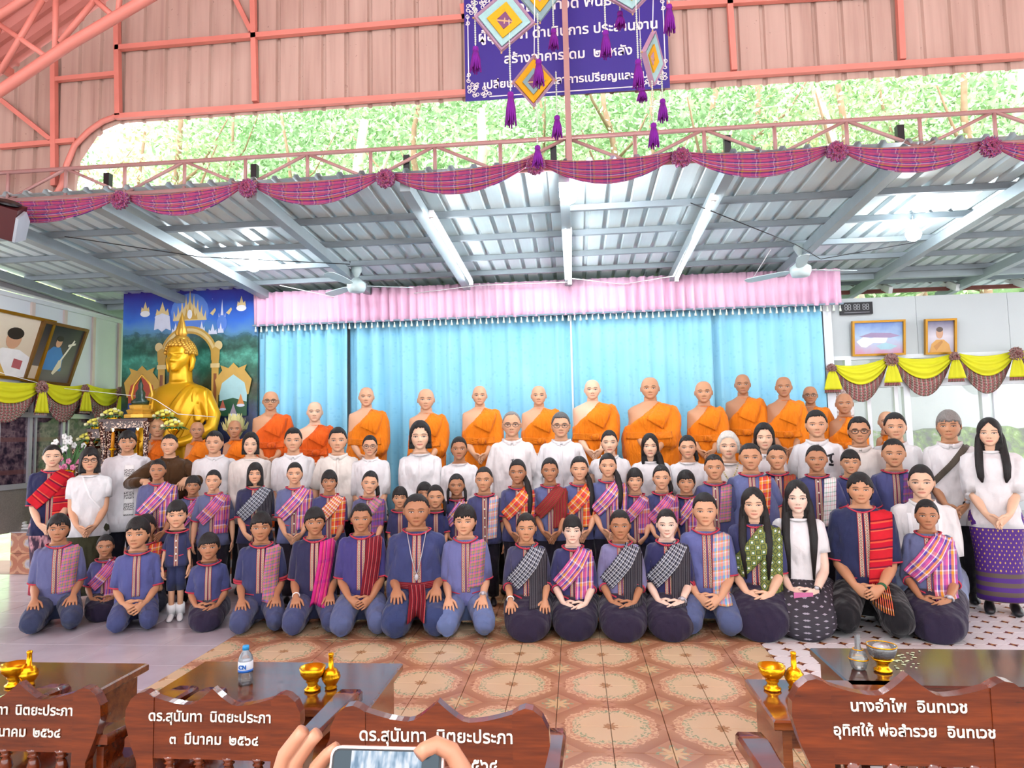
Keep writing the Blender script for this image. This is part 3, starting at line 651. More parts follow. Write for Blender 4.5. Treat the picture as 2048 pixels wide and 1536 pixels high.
u = RNG.normal(size=(nl, 3)); u /= np.linalg.norm(u, axis=1)[:, None]; w = np.cross(u, RNG.normal(size=(nl, 3))); w /= np.linalg.norm(w, axis=1)[:, None]; s = RNG.uniform(.07, .16, nl)[:, None]
V = np.stack([c - u * s, c + w * s * .5, c + u * s, c - w * s * .5], 1).reshape(-1, 3); me = bpy.data.meshes.new('undergrowth'); me.from_pydata(V.tolist(), [], np.arange(nl * 4).reshape(-1, 4).tolist()); me.materials.append(LEAF[1])
tag(link('undergrowth', me), 'tangle of light green leaves filling the hillside between trunks', 'undergrowth', None, 'stuff')
# ---------------------------------------------------------------- people: head, hair, body, clothes
def head_pts(th, la, p):
    """head surface in head units: chin z=0, crown z=1, face towards -y"""
    c = np.cos(la) ** .76; z = .5 + .5 * np.sin(la)
    x = .375 * p['wide'] * c * np.sin(th); y = -c * np.cos(th); y = np.where(y < 0, y * .40, y * .47)
    zf = np.clip((.44 - z) / .44, 0, 1)
    x = x * (1 - p['jaw'] * zf ** 1.5); y = np.where(y > 0, y * (1 - .5 * zf), y) - .20 * zf ** 2
    y = np.where(y < -.34, -.34 + (y + .34) * .8, y)
    return x, y, z
def head_mesh(p):
    nt, nl = 48, 38
    t = np.linspace(-1, 1, nt + 1)[:-1]; th = PI * np.sign(t) * np.abs(t) ** 1.3
    v = np.linspace(-1, 1, nl); la = (PI / 2 - .05) * (v + .18 * np.sin(PI * v) * -1)
    TH, LA = np.meshgrid(th, la); x, y, z = head_pts(TH, LA, p); ax = np.abs(x)
    g = lambda x0, z0, sx, sz: np.exp(-((ax - x0) / sx) ** 2 - ((z - z0) / sz) ** 2)
    fr = sm(-.05, -.2, y)
    d = -.095 * p['nose'] * sm(.55, .335, z) * sm(.265, .325, z) * np.exp(-(x / (.045 + .03 * sm(.5, .33, z))) ** 2)
    d += -.03 * g(.07, .315, .04, .035) + .040 * g(.155, .488, .10, .055) - .024 * g(.14, .575, .13, .035) - .03 * p['cheek'] * g(.2, .33, .1, .10)
    d += -.030 * g(0, .203, .10, .020) - .028 * g(0, .160, .085, .020) + .012 * g(0, .183, .12, .009) - .03 * g(0, .05, .09, .05) + .014 * g(0, .115, .07, .02) - .024 * g(.16, .477, .06, .024)
    y = y + d * fr
    return np.stack([x, y, z], -1)
def hair_mesh(mb, p, style, T, seed):
    """closed cap around the skull; where there is no hair it lies inside the head"""
    r = np.random.default_rng(seed); nt, nl = 60, 26
    th = np.linspace(-PI, PI, nt + 1)[:-1]; ad = np.degrees(np.abs(th))
    long_ = style in ('bob', 'long', 'shag', 'curly'); zb = {'bob': -.10, 'long': -.30, 'shag': .02, 'curly': .20}.get(style, .10)
    v = np.linspace(0, 1, nl); zz = zb + (1.04 - zb) * (1 - (1 - v) ** 1.25)
    TH, Z = np.meshgrid(th, zz); AD = np.degrees(np.abs(TH))
    q = np.clip((Z - .5) / .545, 0, 1); prof = np.sqrt(np.clip(1 - q ** 2.3, 0, 1))
    lowz = np.clip((.5 - Z) / .5, 0, 1)
    if long_: k = 1 + .04 * lowz; kb = 1 - .02 * lowz
    else: k = 1 - .30 * lowz ** 1.4; kb = 1 - .42 * lowz ** 1.2
    H = {'short': ([0, 30, 48, 62, 74, 84, 100, 180], [.80, .81, .78, .62, .50, .60, .22, .14], .055),
         'crop': ([0, 30, 48, 62, 74, 84, 100, 180], [.82, .82, .78, .66, .56, .64, .34, .24], .032),
         'mop': ([0, 30, 50, 62, 74, 86, 100, 180], [.66, .67, .64, .56, .44, .48, .14, .10], .085),
         'bowl': ([0, 30, 50, 62, 74, 86, 100, 180], [.665, .665, .66, .60, .52, .56, .3, .2], .07),
         'thin': ([0, 30, 48, 62, 74, 84, 100, 180], [.90, .90, .84, .66, .52, .60, .25, .16], .03),
         'part': ([0, 12, 30, 50, 62, 74, 86, 100, 180], [.80, .76, .68, .62, .54, .46, .5, .16, .10], .075),
         'tied': ([0, 30, 48, 60, 72, 84, 100, 180], [.80, .79, .74, .62, .50, .50, .2, .12], .045),
         'fringe': ([0, 30, 46, 58, 70, 84, 100, 180], [.63, .63, .60, .45, .40, .44, .2, .12], .06),
         'bob': ([0, 22, 38, 48, 56, 62, 100, 180], [.68, .69, .64, .45, .1, -.2, -.3, -.3], .10),
         'shag': ([0, 22, 40, 52, 60, 66, 100, 180], [.84, .82, .74, .55, .25, 0, -.1, -.1], .11),
         'curly': ([0, 22, 40, 52, 60, 70, 84, 100, 180], [.82, .81, .76, .62, .5, .35, .3, .2, .1], .15),
         'long': ([0, 8, 25, 42, 54, 62, 68, 100, 180], [.86, .83, .74, .60, .35, .0, -.5, -.5, -.5], .085)}[style if style in ('short', 'crop', 'mop', 'bowl', 'thin', 'part', 'tied', 'fringe', 'bob', 'shag', 'long', 'curly') else 'tied']
    zl = np.interp(ad, H[0], H[1]) + r.normal(0, {'mop': .034, 'fringe': .02, 'bob': .018, 'shag': .02, 'part': .03}.get(style, .012), nt)
    hm = sm(-.022, .022, Z - zl[None, :]); th_ = H[2] * (1 + .6 * q * (style in ('mop', 'short', 'shag', 'part')))
    th_ = th_ * (1 + r.normal(0, .16, nt)[None, :] * np.clip(1 - q, .2, 1)); off = -.16 + (.16 + th_) * hm
    off = np.where((hm < .5) & (Z < .62) & (AD < 100), np.minimum(off, -.16 - .74 * sm(.62, .36, Z)), off)
    if style == 'curly': off = off + .045 * np.sin(9 * TH + 3 * np.sin(17 * Z)) * np.sin(23 * Z + 2 * np.sin(5 * TH)) * hm
    X = .375 * p['wide'] * np.sin(TH) * prof * k * (1 + off); Yc = -np.cos(TH); Yy = np.where(Yc < 0, Yc * .41, Yc * .47 * kb) * prof * (1 + off)
    Zz = Z + .5 * th_ * hm * q ** 2
    R = np.stack([X, Yy, Zz], -1) @ T[0].T + T[1]
    mb.loft(R, True); return mb
def ik(S, Wp, L1, L2, pole):
    d = Wp - S; D = np.linalg.norm(d); mx = (L1 + L2) * .985
    if D > mx: Wp = S + d / D * mx; D = mx; d = Wp - S
    if D < abs(L1 - L2) * 1.05 + .02: D = abs(L1 - L2) * 1.05 + .02
    u = d / np.linalg.norm(d); a = (L1 ** 2 - L2 ** 2 + D ** 2) / (2 * D); h = math.sqrt(max(L1 ** 2 - a ** 2, 1e-6))
    pl = np.array(pole, float); pl -= u * pl.dot(u); pl /= np.linalg.norm(pl)
    return S + u * a + pl * h, Wp
def hand_fingers(mb, Wp, hd, sd, k, side, spread=.10, curl=.5, thumb=1.0, n=6):
    """four fingers and a thumb rooted in the palm; sd points to the thumb side"""
    hd = hd / np.linalg.norm(hd); sd = sd - hd * sd.dot(hd); sd /= np.linalg.norm(sd); nr = np.cross(hd, sd) * side   # palm-side normal
    if nr[2] > 0 and abs(nr[2]) > .3: nr = -nr
    pe = Wp + hd * .085 * k
    for i, (L, o) in enumerate(((.070, .030), (.080, .0105), (.074, -.0105), (.058, -.030))):
        a = o / .03 * spread; d0 = hd * math.cos(a) + sd * math.sin(a); b = pe + sd * o * k - hd * .014 * k
        pts = [b]; ang = curl * .25
        for s in (.42, .32, .26):
            d = d0 * math.cos(ang) + nr * math.sin(ang); pts.append(pts[-1] + d * (L + .014 * (s > .4)) * s * k); ang += curl * .55
        mb.tube(pts, np.array((.0088, .0086, .0078, .0055)) * k, n)
    b = Wp + hd * .028 * k + sd * .022 * k; d = hd * .62 + sd * .75 * thumb + nr * .25; d /= np.linalg.norm(d); d2 = hd * .9 + sd * .25 * thumb + nr * .2; d2 /= np.linalg.norm(d2)
    mb.tube([b, b + d * .034 * k, b + d * .040 * k + d2 * .030 * k, b + d * .042 * k + d2 * .056 * k], np.array((.0125, .0112, .0095, .006)) * k, n)
def arm_tube(mb, S, E, Wp, hd, sd, k, a, palm=True, n=10):
    hd = hd / np.linalg.norm(hd)
    fr = [(S, 0)]; pts = [S + (S - E) * .17, S + (S - E) * .12, S + (S - E) * .03, S * .72 + E * .28, S * .42 + E * .58, S * .12 + E * .88, E * .9 + Wp * .1, E * .66 + Wp * .34, E * .34 + Wp * .66, Wp - (Wp - E) * .02]
    r = [.020, .036, .049, .047, .043, .038, .037, .039, .033, .0255]; r2 = list(r); r2[-1] = .021
    if palm: pts += [Wp + hd * .03 * k, Wp + hd * .065 * k, Wp + hd * .092 * k, Wp + hd * .1 * k]; r += [.034, .041, .039, .028]; r2 += [.0165, .0165, .0135, .009]
    side = np.tile(sd, (len(pts), 1)); mb.tube(pts, np.array(r) * a, n, np.array(r2) * a, side)
TMP = []
def bool_union(meshes, name):
    """one temporary object per closed mesh, united when the dependency graph is next evaluated"""
    obs = []
    for i, mb in enumerate(meshes):
        me = bpy.data.meshes.new('tmp'); me.from_pydata(mb.v, [], mb.f); o = bpy.data.objects.new('tmp', me); COL.objects.link(o); obs.append(o); TMP.append(o)
    for o in obs[1:]:
        md = obs[0].modifiers.new('u', 'BOOLEAN'); md.operation = 'UNION'; md.solver = 'MANIFOLD'; md.object = o
    return obs[0]
def ring(n, a, b, z, yc=0.0, e=2.4, xc=0.0):
    th = np.arange(n) * 2 * PI / n; s, c = np.sin(th), -np.cos(th)
    f = (np.abs(s) ** e + np.abs(c) ** e) ** (-1 / e)
    zz = z(th) if callable(z) else np.full(n, float(z))
    return np.stack([xc + a * s * f, yc + b * c * f, zz], 1)
def interp_rings(keys, nz, n, e=2.4, fn=None):
    keys = np.array(keys, float); t = np.linspace(0, 1, nz); kk = np.linspace(0, 1, len(keys))
    # smooth interpolation through the key rings
    def cr(col):
        m = np.gradient(col, kk); i = np.clip(np.searchsorted(kk, t) - 1, 0, len(kk) - 2); h = kk[i+1] - kk[i]; u = (t - kk[i]) / h
        return (2*u**3 - 3*u**2 + 1) * col[i] + (u**3 - 2*u**2 + u) * h * m[i] + (-2*u**3 + 3*u**2) * col[i+1] + (u**3 - u**2) * h * m[i+1]
    C = np.stack([cr(keys[:, j]) for j in range(4)], 1)
    return np.array([ring(n, a, b, z, y, e) for z, a, b, y in C])
HAIRC = {'k': (.012, .010, .010), 'g': (.22, .20, .19), 'w': (.62, .60, .56), 's': (.10, .095, .095), 'b': (.022, .014, .010)}
SKIN = {'t': '#c6906c', 'd': '#b27c5a', 'm': '#d6a280', 'l': '#e4b89a', 'f': '#eccab6'}
PEOPLE = []
BUILD = {'m': .197, 'f': .184, 'b': .176, 'g': .160, 'k': .156, 'x': .14}
def person(label, x, crown, chin, Y, pose='stand', sex='m', hair='short', skin='t', hc='k', shirt='#4a4a88', out='student', low='#1c1c28', sash=None, hands=None, base=0.0, wide=1.0, sw=1.0, ex=(), yaw=None, lip=0.0, group=None, smile=0.0, tilt=0.0):
    c = P(x, crown, Y); hs = (chin - crown) * Y / F * .98; X = float(c[0]); Hh = float(c[2]) - base
    fem = sex in 'fg'; bald = hair == 'bald'
    if not bald: Hh -= .03 * hs; hs *= .97
    d = dict(label=label, X=X, Y=Y, base=base, H=Hh, hs=hs, pose=pose, sex=sex, hair=hair, skin=skin, hc=hc, shirt=shirt, out=out, low=low, sash=sash, ex=ex, lip=lip, group=group, hands=hands)
    r = np.random.default_rng(int(x * 7 + crown)); d['seed'] = int(x * 7 + crown)
    fp = dict(wide=wide * r.uniform(.97, 1.05) * (1.0 if not fem else .97), jaw=r.uniform(.24, .34) if not fem else r.uniform(.30, .38), nose=r.uniform(.85, 1.1), cheek=r.uniform(.6, 1.3)); d['fp'] = fp
    zc = Hh - hs; zs = zc - .29 * hs; zn = zc - .10 * hs
    if pose == 'stand': zh = .5 * Hh; D = zs - zh
    else:
        B0 = (Hh - 1.40 * hs) / .70; zh = .2 * B0; D = zs - zh
    B = D / .5; SWd = BUILD[sex] * sw * (B if sex not in 'mf' else 1) if sex not in 'mfbg' else BUILD[sex] * sw * (.5 + .5 * B)
    d.update(zc=zc, zs=zs, zn=zn, zh=zh, D=D, B=B, sw=SWd)
    k = B; a = SWd / .190; lean = -.03 * hs
    # torso key rings: z, half width, half depth, y
    wa, hp = (.68, .86) if fem else (.80, .84)
    if 'fat' in ex: wa, hp = .98, .98
    de = 1.0 if 'fat' not in ex else 1.3
    nw = .27 * hs * fp['wide']
    def torso(o, zlo, top=True, flare=0.0):
        ks = [(zlo, hp * SWd + o + flare, .50 * SWd * de + o + flare, .01), (zh + .36 * D, wa * SWd + o + flare * .4, .45 * SWd * de + o + flare * .3, 0), (zh + .70 * D, .78 * SWd + o, (.53 if not fem else .56) * SWd * de + o, -.005),
              (zh + .88 * D, .82 * SWd + o, .47 * SWd + o, .005), (zs - .03 * D, .80 * SWd + o, .39 * SWd + o, .015), (zs + .42 * (zn - zs), .47 * SWd + o, .31 * SWd + o, .02), (zn, nw * 1.18 + o * .7, nw * 1.15 + o * .7, .02)]
        return ks
    ks = torso(0, zh) + [(zn + .3 * (zc - zn), nw, nw, .01), (zc + .12 * hs, nw * .96, nw * .96, .0)]
    mt = MB().loft(interp_rings(ks, 22, 20), True)
    # head
    yawh = 0.0 if yaw is None else yaw
    ca, sa = math.cos(yawh), math.sin(yawh); tl = tilt; Rt = np.array([[math.cos(tl), 0, math.sin(tl)], [0, 1, 0], [-math.sin(tl), 0, math.cos(tl)]])
    Rh = Rt @ np.array([[ca, -sa, 0], [sa, ca, 0], [0, 0, 1]]); T = (Rh * hs, np.array((0, -.045 * 1 + .10 * hs, zc))); d['T'] = T
    hp_ = head_mesh(fp) @ T[0].T + T[1]
    mh = MB().loft(hp_, True)
    for s in (-1, 1):
        R0 = np.array([[.9, -.35 * s, 0], [.35 * s, .9, 0], [0, 0, 1]]); mt_e = MB().ell((0, 0, 0), (.026, .06, .115), 8, 7, R0)
        mt.add((np.array(mt_e.v) + np.array((.378 * fp['wide'] * s, .02, .455))) @ T[0].T + T[1], mt_e.f)
    # arms
    Sh = {s: np.array((s * (SWd - .054 * a), .012, zs - .050 * a)) for s in (-1, 1)}
    L1, L2 = .285 * k * .98, .245 * k * .98
    hk = np.clip(hs / .222 * .98, .7, 1.02); hands = hands or ('knees' if pose != 'stand' else 'clasp')
    arms = {}
    for s in (-1, 1):
        pole = (s * .9, .55, -.1)
        if hands == 'knees': w_ = np.array((s * (.130 if 'fat' not in ex else .15), -.20 * k, zh + (.097 if 'fat' not in ex else .135) * k)); hd = np.array((s * -.02, -.80, -.40)); sd = np.array((-s, 0, 0)); pole = (s * .18, 1, 0)
        elif hands == 'lap': w_ = np.array((s * .085, -.20 * k - (.02 if s > 0 else 0), zh + .075 * k)); hd = np.array((-s * .62, -.62, -.35)); sd = np.array((-s * .5, -.2, .6)); pole = (s * .42, .9, 0)
        elif hands == 'clasp': w_ = np.array((s * .075, -.50 * SWd * de - .085 * k - (.02 if s > 0 else 0), zh + .02 * k)); hd = np.array((-s * .66, -.25, -.62)); sd = np.array((-s * .35, -.5, .5)); pole = (s * .42, .9, 0)
        elif hands == 'sides': w_ = np.array((s * (SWd + .03), -.03, zh - .03)); hd = np.array((0, -.08, -1.0)); sd = np.array((0, -1, 0)); pole = (s * .4, 1, 0)
        elif hands == 'shoulders': w_ = np.array((s * .16, -.34, zs - .17 * k)); hd = np.array((-s * .1, -.55, -.5)); sd = np.array((-s, 0, 0)); pole = (s, .2, -.5)
        E, w_ = ik(Sh[s], w_, L1, L2, pole); arms[s] = (Sh[s], E, w_, hd / np.linalg.norm(hd), sd)
    d['arms'] = arms; ma = MB(); mf = MB(); mpalm = {}
    showh = 'nohands' not in ex
    for s in (-1, 1):
        S, E, w_, hd, sd = arms[s]
        one = MB(); arm_tube(one, S, E, w_, hd, sd, hk, min(a, 1.15) * .96, True); mpalm[s] = one
        if showh: hand_fingers(mf, w_, hd, sd, hk, s, .16 if hands == 'knees' else .05, .55 if hands != 'sides' else .7)
    parts = [mh, mt, mpalm[-1], mpalm[1]] + ([mf] if False else [])
    # fingers of the two hands are united one hand at a time
    if showh:
        for s in (-1, 1):
            one = MB(); S, E, w_, hd, sd = arms[s]; hand_fingers(one, w_, hd, sd, hk, s, .16 if hands == 'knees' else .05, .55 if hands != 'sides' else .7)
            for j in range(5):
                nv = 24; q = MB(); q.add(one.v[j*nv:(j+1)*nv], [tuple(i - j*nv for i in f) for f in one.f if all(j*nv <= i < (j+1)*nv for i in f)]); parts.append(q)
    if out in ('shorts',) or 'legs' in ex:
        for s in (-1, 1): parts.append(MB().tube([(s * .43 * SWd, .01, zh + .03), (s * .43 * SWd, 0, zh * .52), (s * .43 * SWd, .0, zh * .25), (s * .43 * SWd, .0, .09)], [.075 * k, .06 * k, .05 * k, .036 * k], 10))
    d['body'] = bool_union(parts, 'b')
    # garments
    oc = .014
    if out == 'monk':
        rob = monk_robe(d, torso, SWd, zh, D, zs, zn, k)
        d['upper'] = rob
    else:
        hem = zh - .10 * k if pose == 'stand' else zh + .005
        if 'longhem' in ex: hem = zh - .16 * k
        ksu = torso(oc, hem, True, .016)[:-1] + [(zn - .012, nw * 1.32 + .012, nw * 1.28 + .012, .012)]
        R = interp_rings(ksu, 24, 32)
        # neckline dips at the front
        th = np.arange(32) * 2 * PI / 32; dip = np.clip(np.cos(th), 0, 1) ** 2
        R[-1, :, 2] -= dip * .028 * k; R[-2, :, 2] -= dip * .012 * k
        rr = np.random.default_rng(d['seed']); ph = rr.uniform(0, 6, 6)
        zz = R[:, :, 2:3]; tt = np.broadcast_to(th[None, :, None], zz.shape); w_ = np.clip((zs - zz) / D, 0, 1)
        R[:, :, :2] *= 1 + .022 * w_ * (np.sin(5 * tt + 9 * zz / k + ph[0]) + .7 * np.sin(9 * tt - 14 * zz / k + ph[1]) + .6 * np.sin(3 * tt + 23 * zz / k + ph[2]))
        mus = [MB().loft(R, True)]
        sl = {'student': .93, 'white': .95, 'blouse': .9, 'elbow': 1.22, 'long': 1.75, 'cap': .45, 'wide': 1.15}['student' if out == 'student' else 'white']
        for e_ in ex:
            if e_.startswith('sl'): sl = float(e_[2:])
        for s in (-1, 1):
            S, E, w_, hd, sd = arms[s]; f1 = min(sl, 1); pts = [S + (S - E) * .20, S + (S - E) * .165, S + (S - E) * .08, S * .7 + E * .3]; rs = [.018, .036, .055, .063]
            if sl > .5: pts.append(S * (1 - .65 * f1) + E * .65 * f1); rs.append(.062)
            pts.append(S * (1 - f1) + E * f1); rs.append(.060 if sl < 1 else .052)
            if sl > 1: 
                f2 = sl - 1; pts.append(E * (1 - f2 * .5) + w_ * f2 * .5); pts.append(E * (1 - f2) + w_ * f2); rs += [.050, .049 if sl < 1.6 else .036]
            if 'puff' in ex: rs = [r_ * (1.22 if i > 1 else 1.1) for i, r_ in enumerate(rs)]
            d['hem%d' % s] = (pts[-1], pts[-1] - pts[-2], rs[-1] * a * (1.06 if sl < 1.3 else 1))
            mus.append(MB().tube(pts, np.array(rs) * a * (1.06 if sl < 1.3 else 1), 14))
        d['upper'] = bool_union(mus, 'u')
    # lower garment
    d['lower'] = lower_garment(d, SWd, zh, k, hp, de) if out != 'monk' else None
    PEOPLE.append(d); return d
def lower_garment(d, SWd, zh, k, hp, de):
    low = d['low']; skirt = d['sex'] in 'fg' and 'trousers' not in d['ex']
    if d['pose'] == 'stand':
        if skirt:
            ks = [(.10, .60 * SWd + .05, .5 * SWd + .05, .0), (zh * .55, .68 * SWd + .03, .52 * SWd + .02, 0), (zh - .05, hp * SWd + .022, .5 * SWd * de + .018, .005), (zh + .06, hp * SWd * .97, .48 * SWd * de, .01)]
            return bool_union([MB().loft(interp_rings(ks, 12, 24), True)], 'l')
        e0 = .07 if d['out'] != 'shorts' and 'shorts' not in d['ex'] else zh * .5
        ms = [MB().loft(interp_rings([(zh - .12 * k, hp * SWd * .95, .46 * SWd * de, .01), (zh - .05, hp * SWd + .01, .5 * SWd * de + .01, .005), (zh + .05, hp * SWd * .96, .47 * SWd * de, .01)], 6, 20), True)]
        for s in (-1, 1): ms.append(MB().tube([(s * .40 * SWd, .01, zh - .04), (s * .42 * SWd, .005, zh * .75), (s * .43 * SWd, .0, (zh + e0) / 2), (s * .44 * SWd, .01, e0)], [.48 * SWd, .46 * SWd, .38 * SWd, .34 * SWd] if e0 < .1 else [.5 * SWd, .52 * SWd, .52 * SWd, .52 * SWd], 14))
        return bool_union(ms, 'l')
    if skirt:
        # folded legs under a long skirt, knees towards the viewer
        ys = [.24, .21, .10, -.04, -.18, -.30, -.385, -.425, -.44]; hw = [.11, .17, .215, .215, .205, .19, .16, .11, .05]; hh = [.09, .12, .165, .165, .14, .118, .098, .07, .035]; sx = [.05, .05, .03, .0, 0, 0, 0, 0, 0]
        rings = []
        for y, w_, h_, x_ in zip(ys, hw, hh, sx):
            th = np.arange(24) * 2 * PI / 24; e = 2.6; s_, c_ = np.cos(th), np.sin(th); f = (np.abs(s_) ** e + np.abs(c_) ** e) ** (-1 / e)
            rings.append(np.stack([(x_ + w_ * s_ * f) * k, np.full(24, y * k), np.maximum((h_ + h_ * c_ * f) * k, .004)], 1))
        up = MB().loft(interp_rings([(.05 * k, .8 * SWd, .55 * SWd, .03), (zh, hp * SWd + .012, .52 * SWd, .015), (zh + .08 * k, hp * SWd * .95, .47 * SWd, .01)], 6, 20), True)
        return bool_union([MB().loft(rings, True), up], 'l')
    kx = .145 if d['hands'] != 'lap' else .135
    ms = [MB().loft(interp_rings([(.06 * k, .75 * SWd, .5 * SWd, .04), (zh, hp * SWd + .012, .52 * SWd * de, .015), (zh + .08 * k, hp * SWd * .95, .47 * SWd * de, .01)], 6, 20), True)]
    fat = 1.22 if 'fat' in d['ex'] else 1.0
    for s in (-1, 1):
        ms.append(MB().tube([(s * .08 * k, .05 * k, .19 * k), (s * .11 * k, -.12 * k, .185 * k), (s * kx * k, -.30 * k, .135 * k), (s * (kx + .003) * k, -.375 * k, .105 * k), (s * kx * k, -.41 * k, .095 * k)], np.array([.10, .098, .088, .078, .045]) * k * fat, 14))
        ms.append(MB().tube([(s * kx * k, -.385 * k, .082 * k), (s * (kx - .01) * k, -.25 * k, .078 * k), (s * .11 * k, .0, .066 * k), (s * .08 * k, .20 * k, .055 * k), (s * .08 * k, .30 * k, .05 * k)], np.array([.05, .074, .07, .055, .04]) * k * fat, 12))
    return bool_union(ms, 'l')
def monk_robe(d, torso, SWd, zh, D, zs, zn, k):
    o = .020; nw = .27 * d['hs']
    ks = [(.02, .72 * SWd + .05, .6 * SWd + .05, 0), (zh * .5, .76 * SWd + .04, .56 * SWd + .04, 0)] + torso(o, zh, True, .01)[:-1] + [(zn - .015, nw * 1.3 + .012, nw * 1.25 + .012, .01)]
    n = 40; R = interp_rings(ks, 40, n); th = (np.arange(n) * 2 * PI / n)[None, :]
    Z = R[:, :, 2]; Xn = R[:, :, 0] / SWd
    # the cloth leaves the arm on the viewer's left bare: its edge runs from the far shoulder to that armpit
    edge = zs + .05 * D + .42 * D * (Xn - .30)
    edge = np.maximum(edge, zs - .40 * D); edge = np.where(Xn > .30, 9, edge)
    m = sm(.015, -.015, Z - edge)
    fold = np.sin(26 * (Z / D * .55 - Xn * .42) + 1.7 * np.sin(3 * th + 2)) * .35 + np.sin(11 * th + 7 * Z / D) * .3
    fk = 1 + .045 * fold * (Z > zh * .2) - .34 * (1 - m)
    R[:, :, 0] *= fk; R[:, :, 1] *= fk
    ms = [MB().loft(R, True)]
    S, E, w_, hd, sd = d['arms'][1]; a = SWd / .190
    pts = [S + np.array((-.02, 0, .075)), S + np.array((-.012, 0, .05)), S * .8 + E * .2 + np.array((.008, 0, 0)), S * .45 + E * .55 + np.array((.016, 0, 0)), S * .1 + E * .9 + np.array((.012, .0, -.03)), E * .7 + w_ * .3 + np.array((0, 0, -.05)), E * .5 + w_ * .5 + np.array((0, .01, -.08))]
    mb = MB(); mb.tube(pts, np.array([.03, .055, .073, .078, .082, .085, .05]) * a, 16, np.array([.03, .055, .07, .072, .075, .08, .05]) * a)
    V = np.array(mb.v); rng = np.random.default_rng(d['seed']); V += (np.sin(V[:, 2:3] * 60 + V[:, :1] * 30) * .006)
    mb.v = [tuple(v) for v in V]; ms.append(mb)
    return bool_union(ms, 'r')
# ------------------------------------------------ second pass: turn evaluated unions into parts
def take(o, dg):
    return bpy.data.meshes.new_from_object(o.evaluated_get(dg))
def finish(me, name, mat, root, color, smooth=True):
    me.name = name; me.materials.clear(); me.materials.append(mat)
    if smooth: me.polygons.foreach_set('use_smooth', [True] * len(me.polygons))
    return link(name, me, root, color=color)
def verts(me):
    v = np.empty(len(me.vertices) * 3, 'f'); me.vertices.foreach_get('co', v); return v.reshape(-1, 3)
class Drape:
    """lays strips onto the front of a garment"""
    def __init__(s, *mes):
        V = []; Fc = []
        for me in mes:
            if me is None: continue
            o = len(V); V += [tuple(v.co) for v in me.vertices]; Fc += [tuple(i + o for i in p.vertices) for p in me.polygons]
        s.t = BVHTree.FromPolygons(V, Fc)
    def y(s, x, z, dflt=None):
        h = s.t.ray_cast(Vector((x, -3, z)), Vector((0, 1, 0)))
        return h[0].y if h[0] is not None else dflt
    def strip(s, mb, path, width, off=.012, ny=22, nw=7, hang=False, th=.006, folds=0.0, top_back=True, wdir=None):
        """path: (x,z) points; width: scalar or per point"""
        path = np.array(path, float); seg = np.concatenate([[0], np.cumsum(np.linalg.norm(np.diff(path, axis=0), axis=1))]); t = np.linspace(0, seg[-1], ny)
        px = np.interp(t, seg, path[:, 0]); pz = np.interp(t, seg, path[:, 1]); wd = np.interp(t, seg, np.full(len(path), width) if np.isscalar(width) else width)
        tx, tz = np.gradient(px), np.gradient(pz); L = np.hypot(tx, tz) + 1e-9; nx, nz = tz / L, -tx / L
        if wdir is not None: nx, nz = np.full(ny, wdir[0]), np.full(ny, wdir[1])
        G = np.zeros((ny, nw, 3)); st = []; last = [None] * nw
        for i in range(ny):
            for j in range(nw):
                u = j / (nw - 1) - .5; x = px[i] + nx[i] * wd[i] * u; z = pz[i] + nz[i] * wd[i] * u
                y = s.y(x, z)
                if y is None:
                    for dz in (.01, .02, .035, .05, .07, .1):
                        y = s.y(x, z - dz)
                        if y is not None: z = z - dz + .012; y = y + .03; break
                        y = s.y(x * .92, z - dz)
                        if y is not None: x *= .94; z = z - dz; break
                if y is None: y = last[j] if last[j] is not None else -.05
                if hang and last[j] is not None: y = min(y, last[j] + .004)
                last[j] = y
                G[i, j] = (x, y - off - folds * (math.sin(u * 19 + t[i] * 9) + 1), z); st.append((u + .5, t[i]))
        mb.slab(G, (0, th + .012, 0), st); return mb
def ring_tube(mb, c, ax, r, tr=.006, n=16):
    ax = np.array(ax, float); ax /= np.linalg.norm(ax); a = np.cross(ax, (0, 1, 0.3)); a /= np.linalg.norm(a); b = np.cross(ax, a)
    R = []
    for i in range(n + 1):
        t = 2 * PI * i / n; d_ = a * math.cos(t) + b * math.sin(t); R.append([c + d_ * (r + tr * math.cos(q)) + ax * tr * 1.4 * math.sin(q) for q in np.arange(6) * PI / 3])
    return mb.loft(np.array(R), False)
def realise():
    dg = bpy.context.evaluated_depsgraph_get(); dg.update()
    for d in PEOPLE:
        d['mb'] = take(d['body'], dg); d['mu'] = take(d['upper'], dg); d['ml'] = take(d['lower'], dg) if d['lower'] else None
    for o in TMP:
        me = o.data; bpy.data.objects.remove(o); bpy.data.meshes.remove(me)
    TMP.clear()
    for d in PEOPLE: dress(d)
GLASS = None
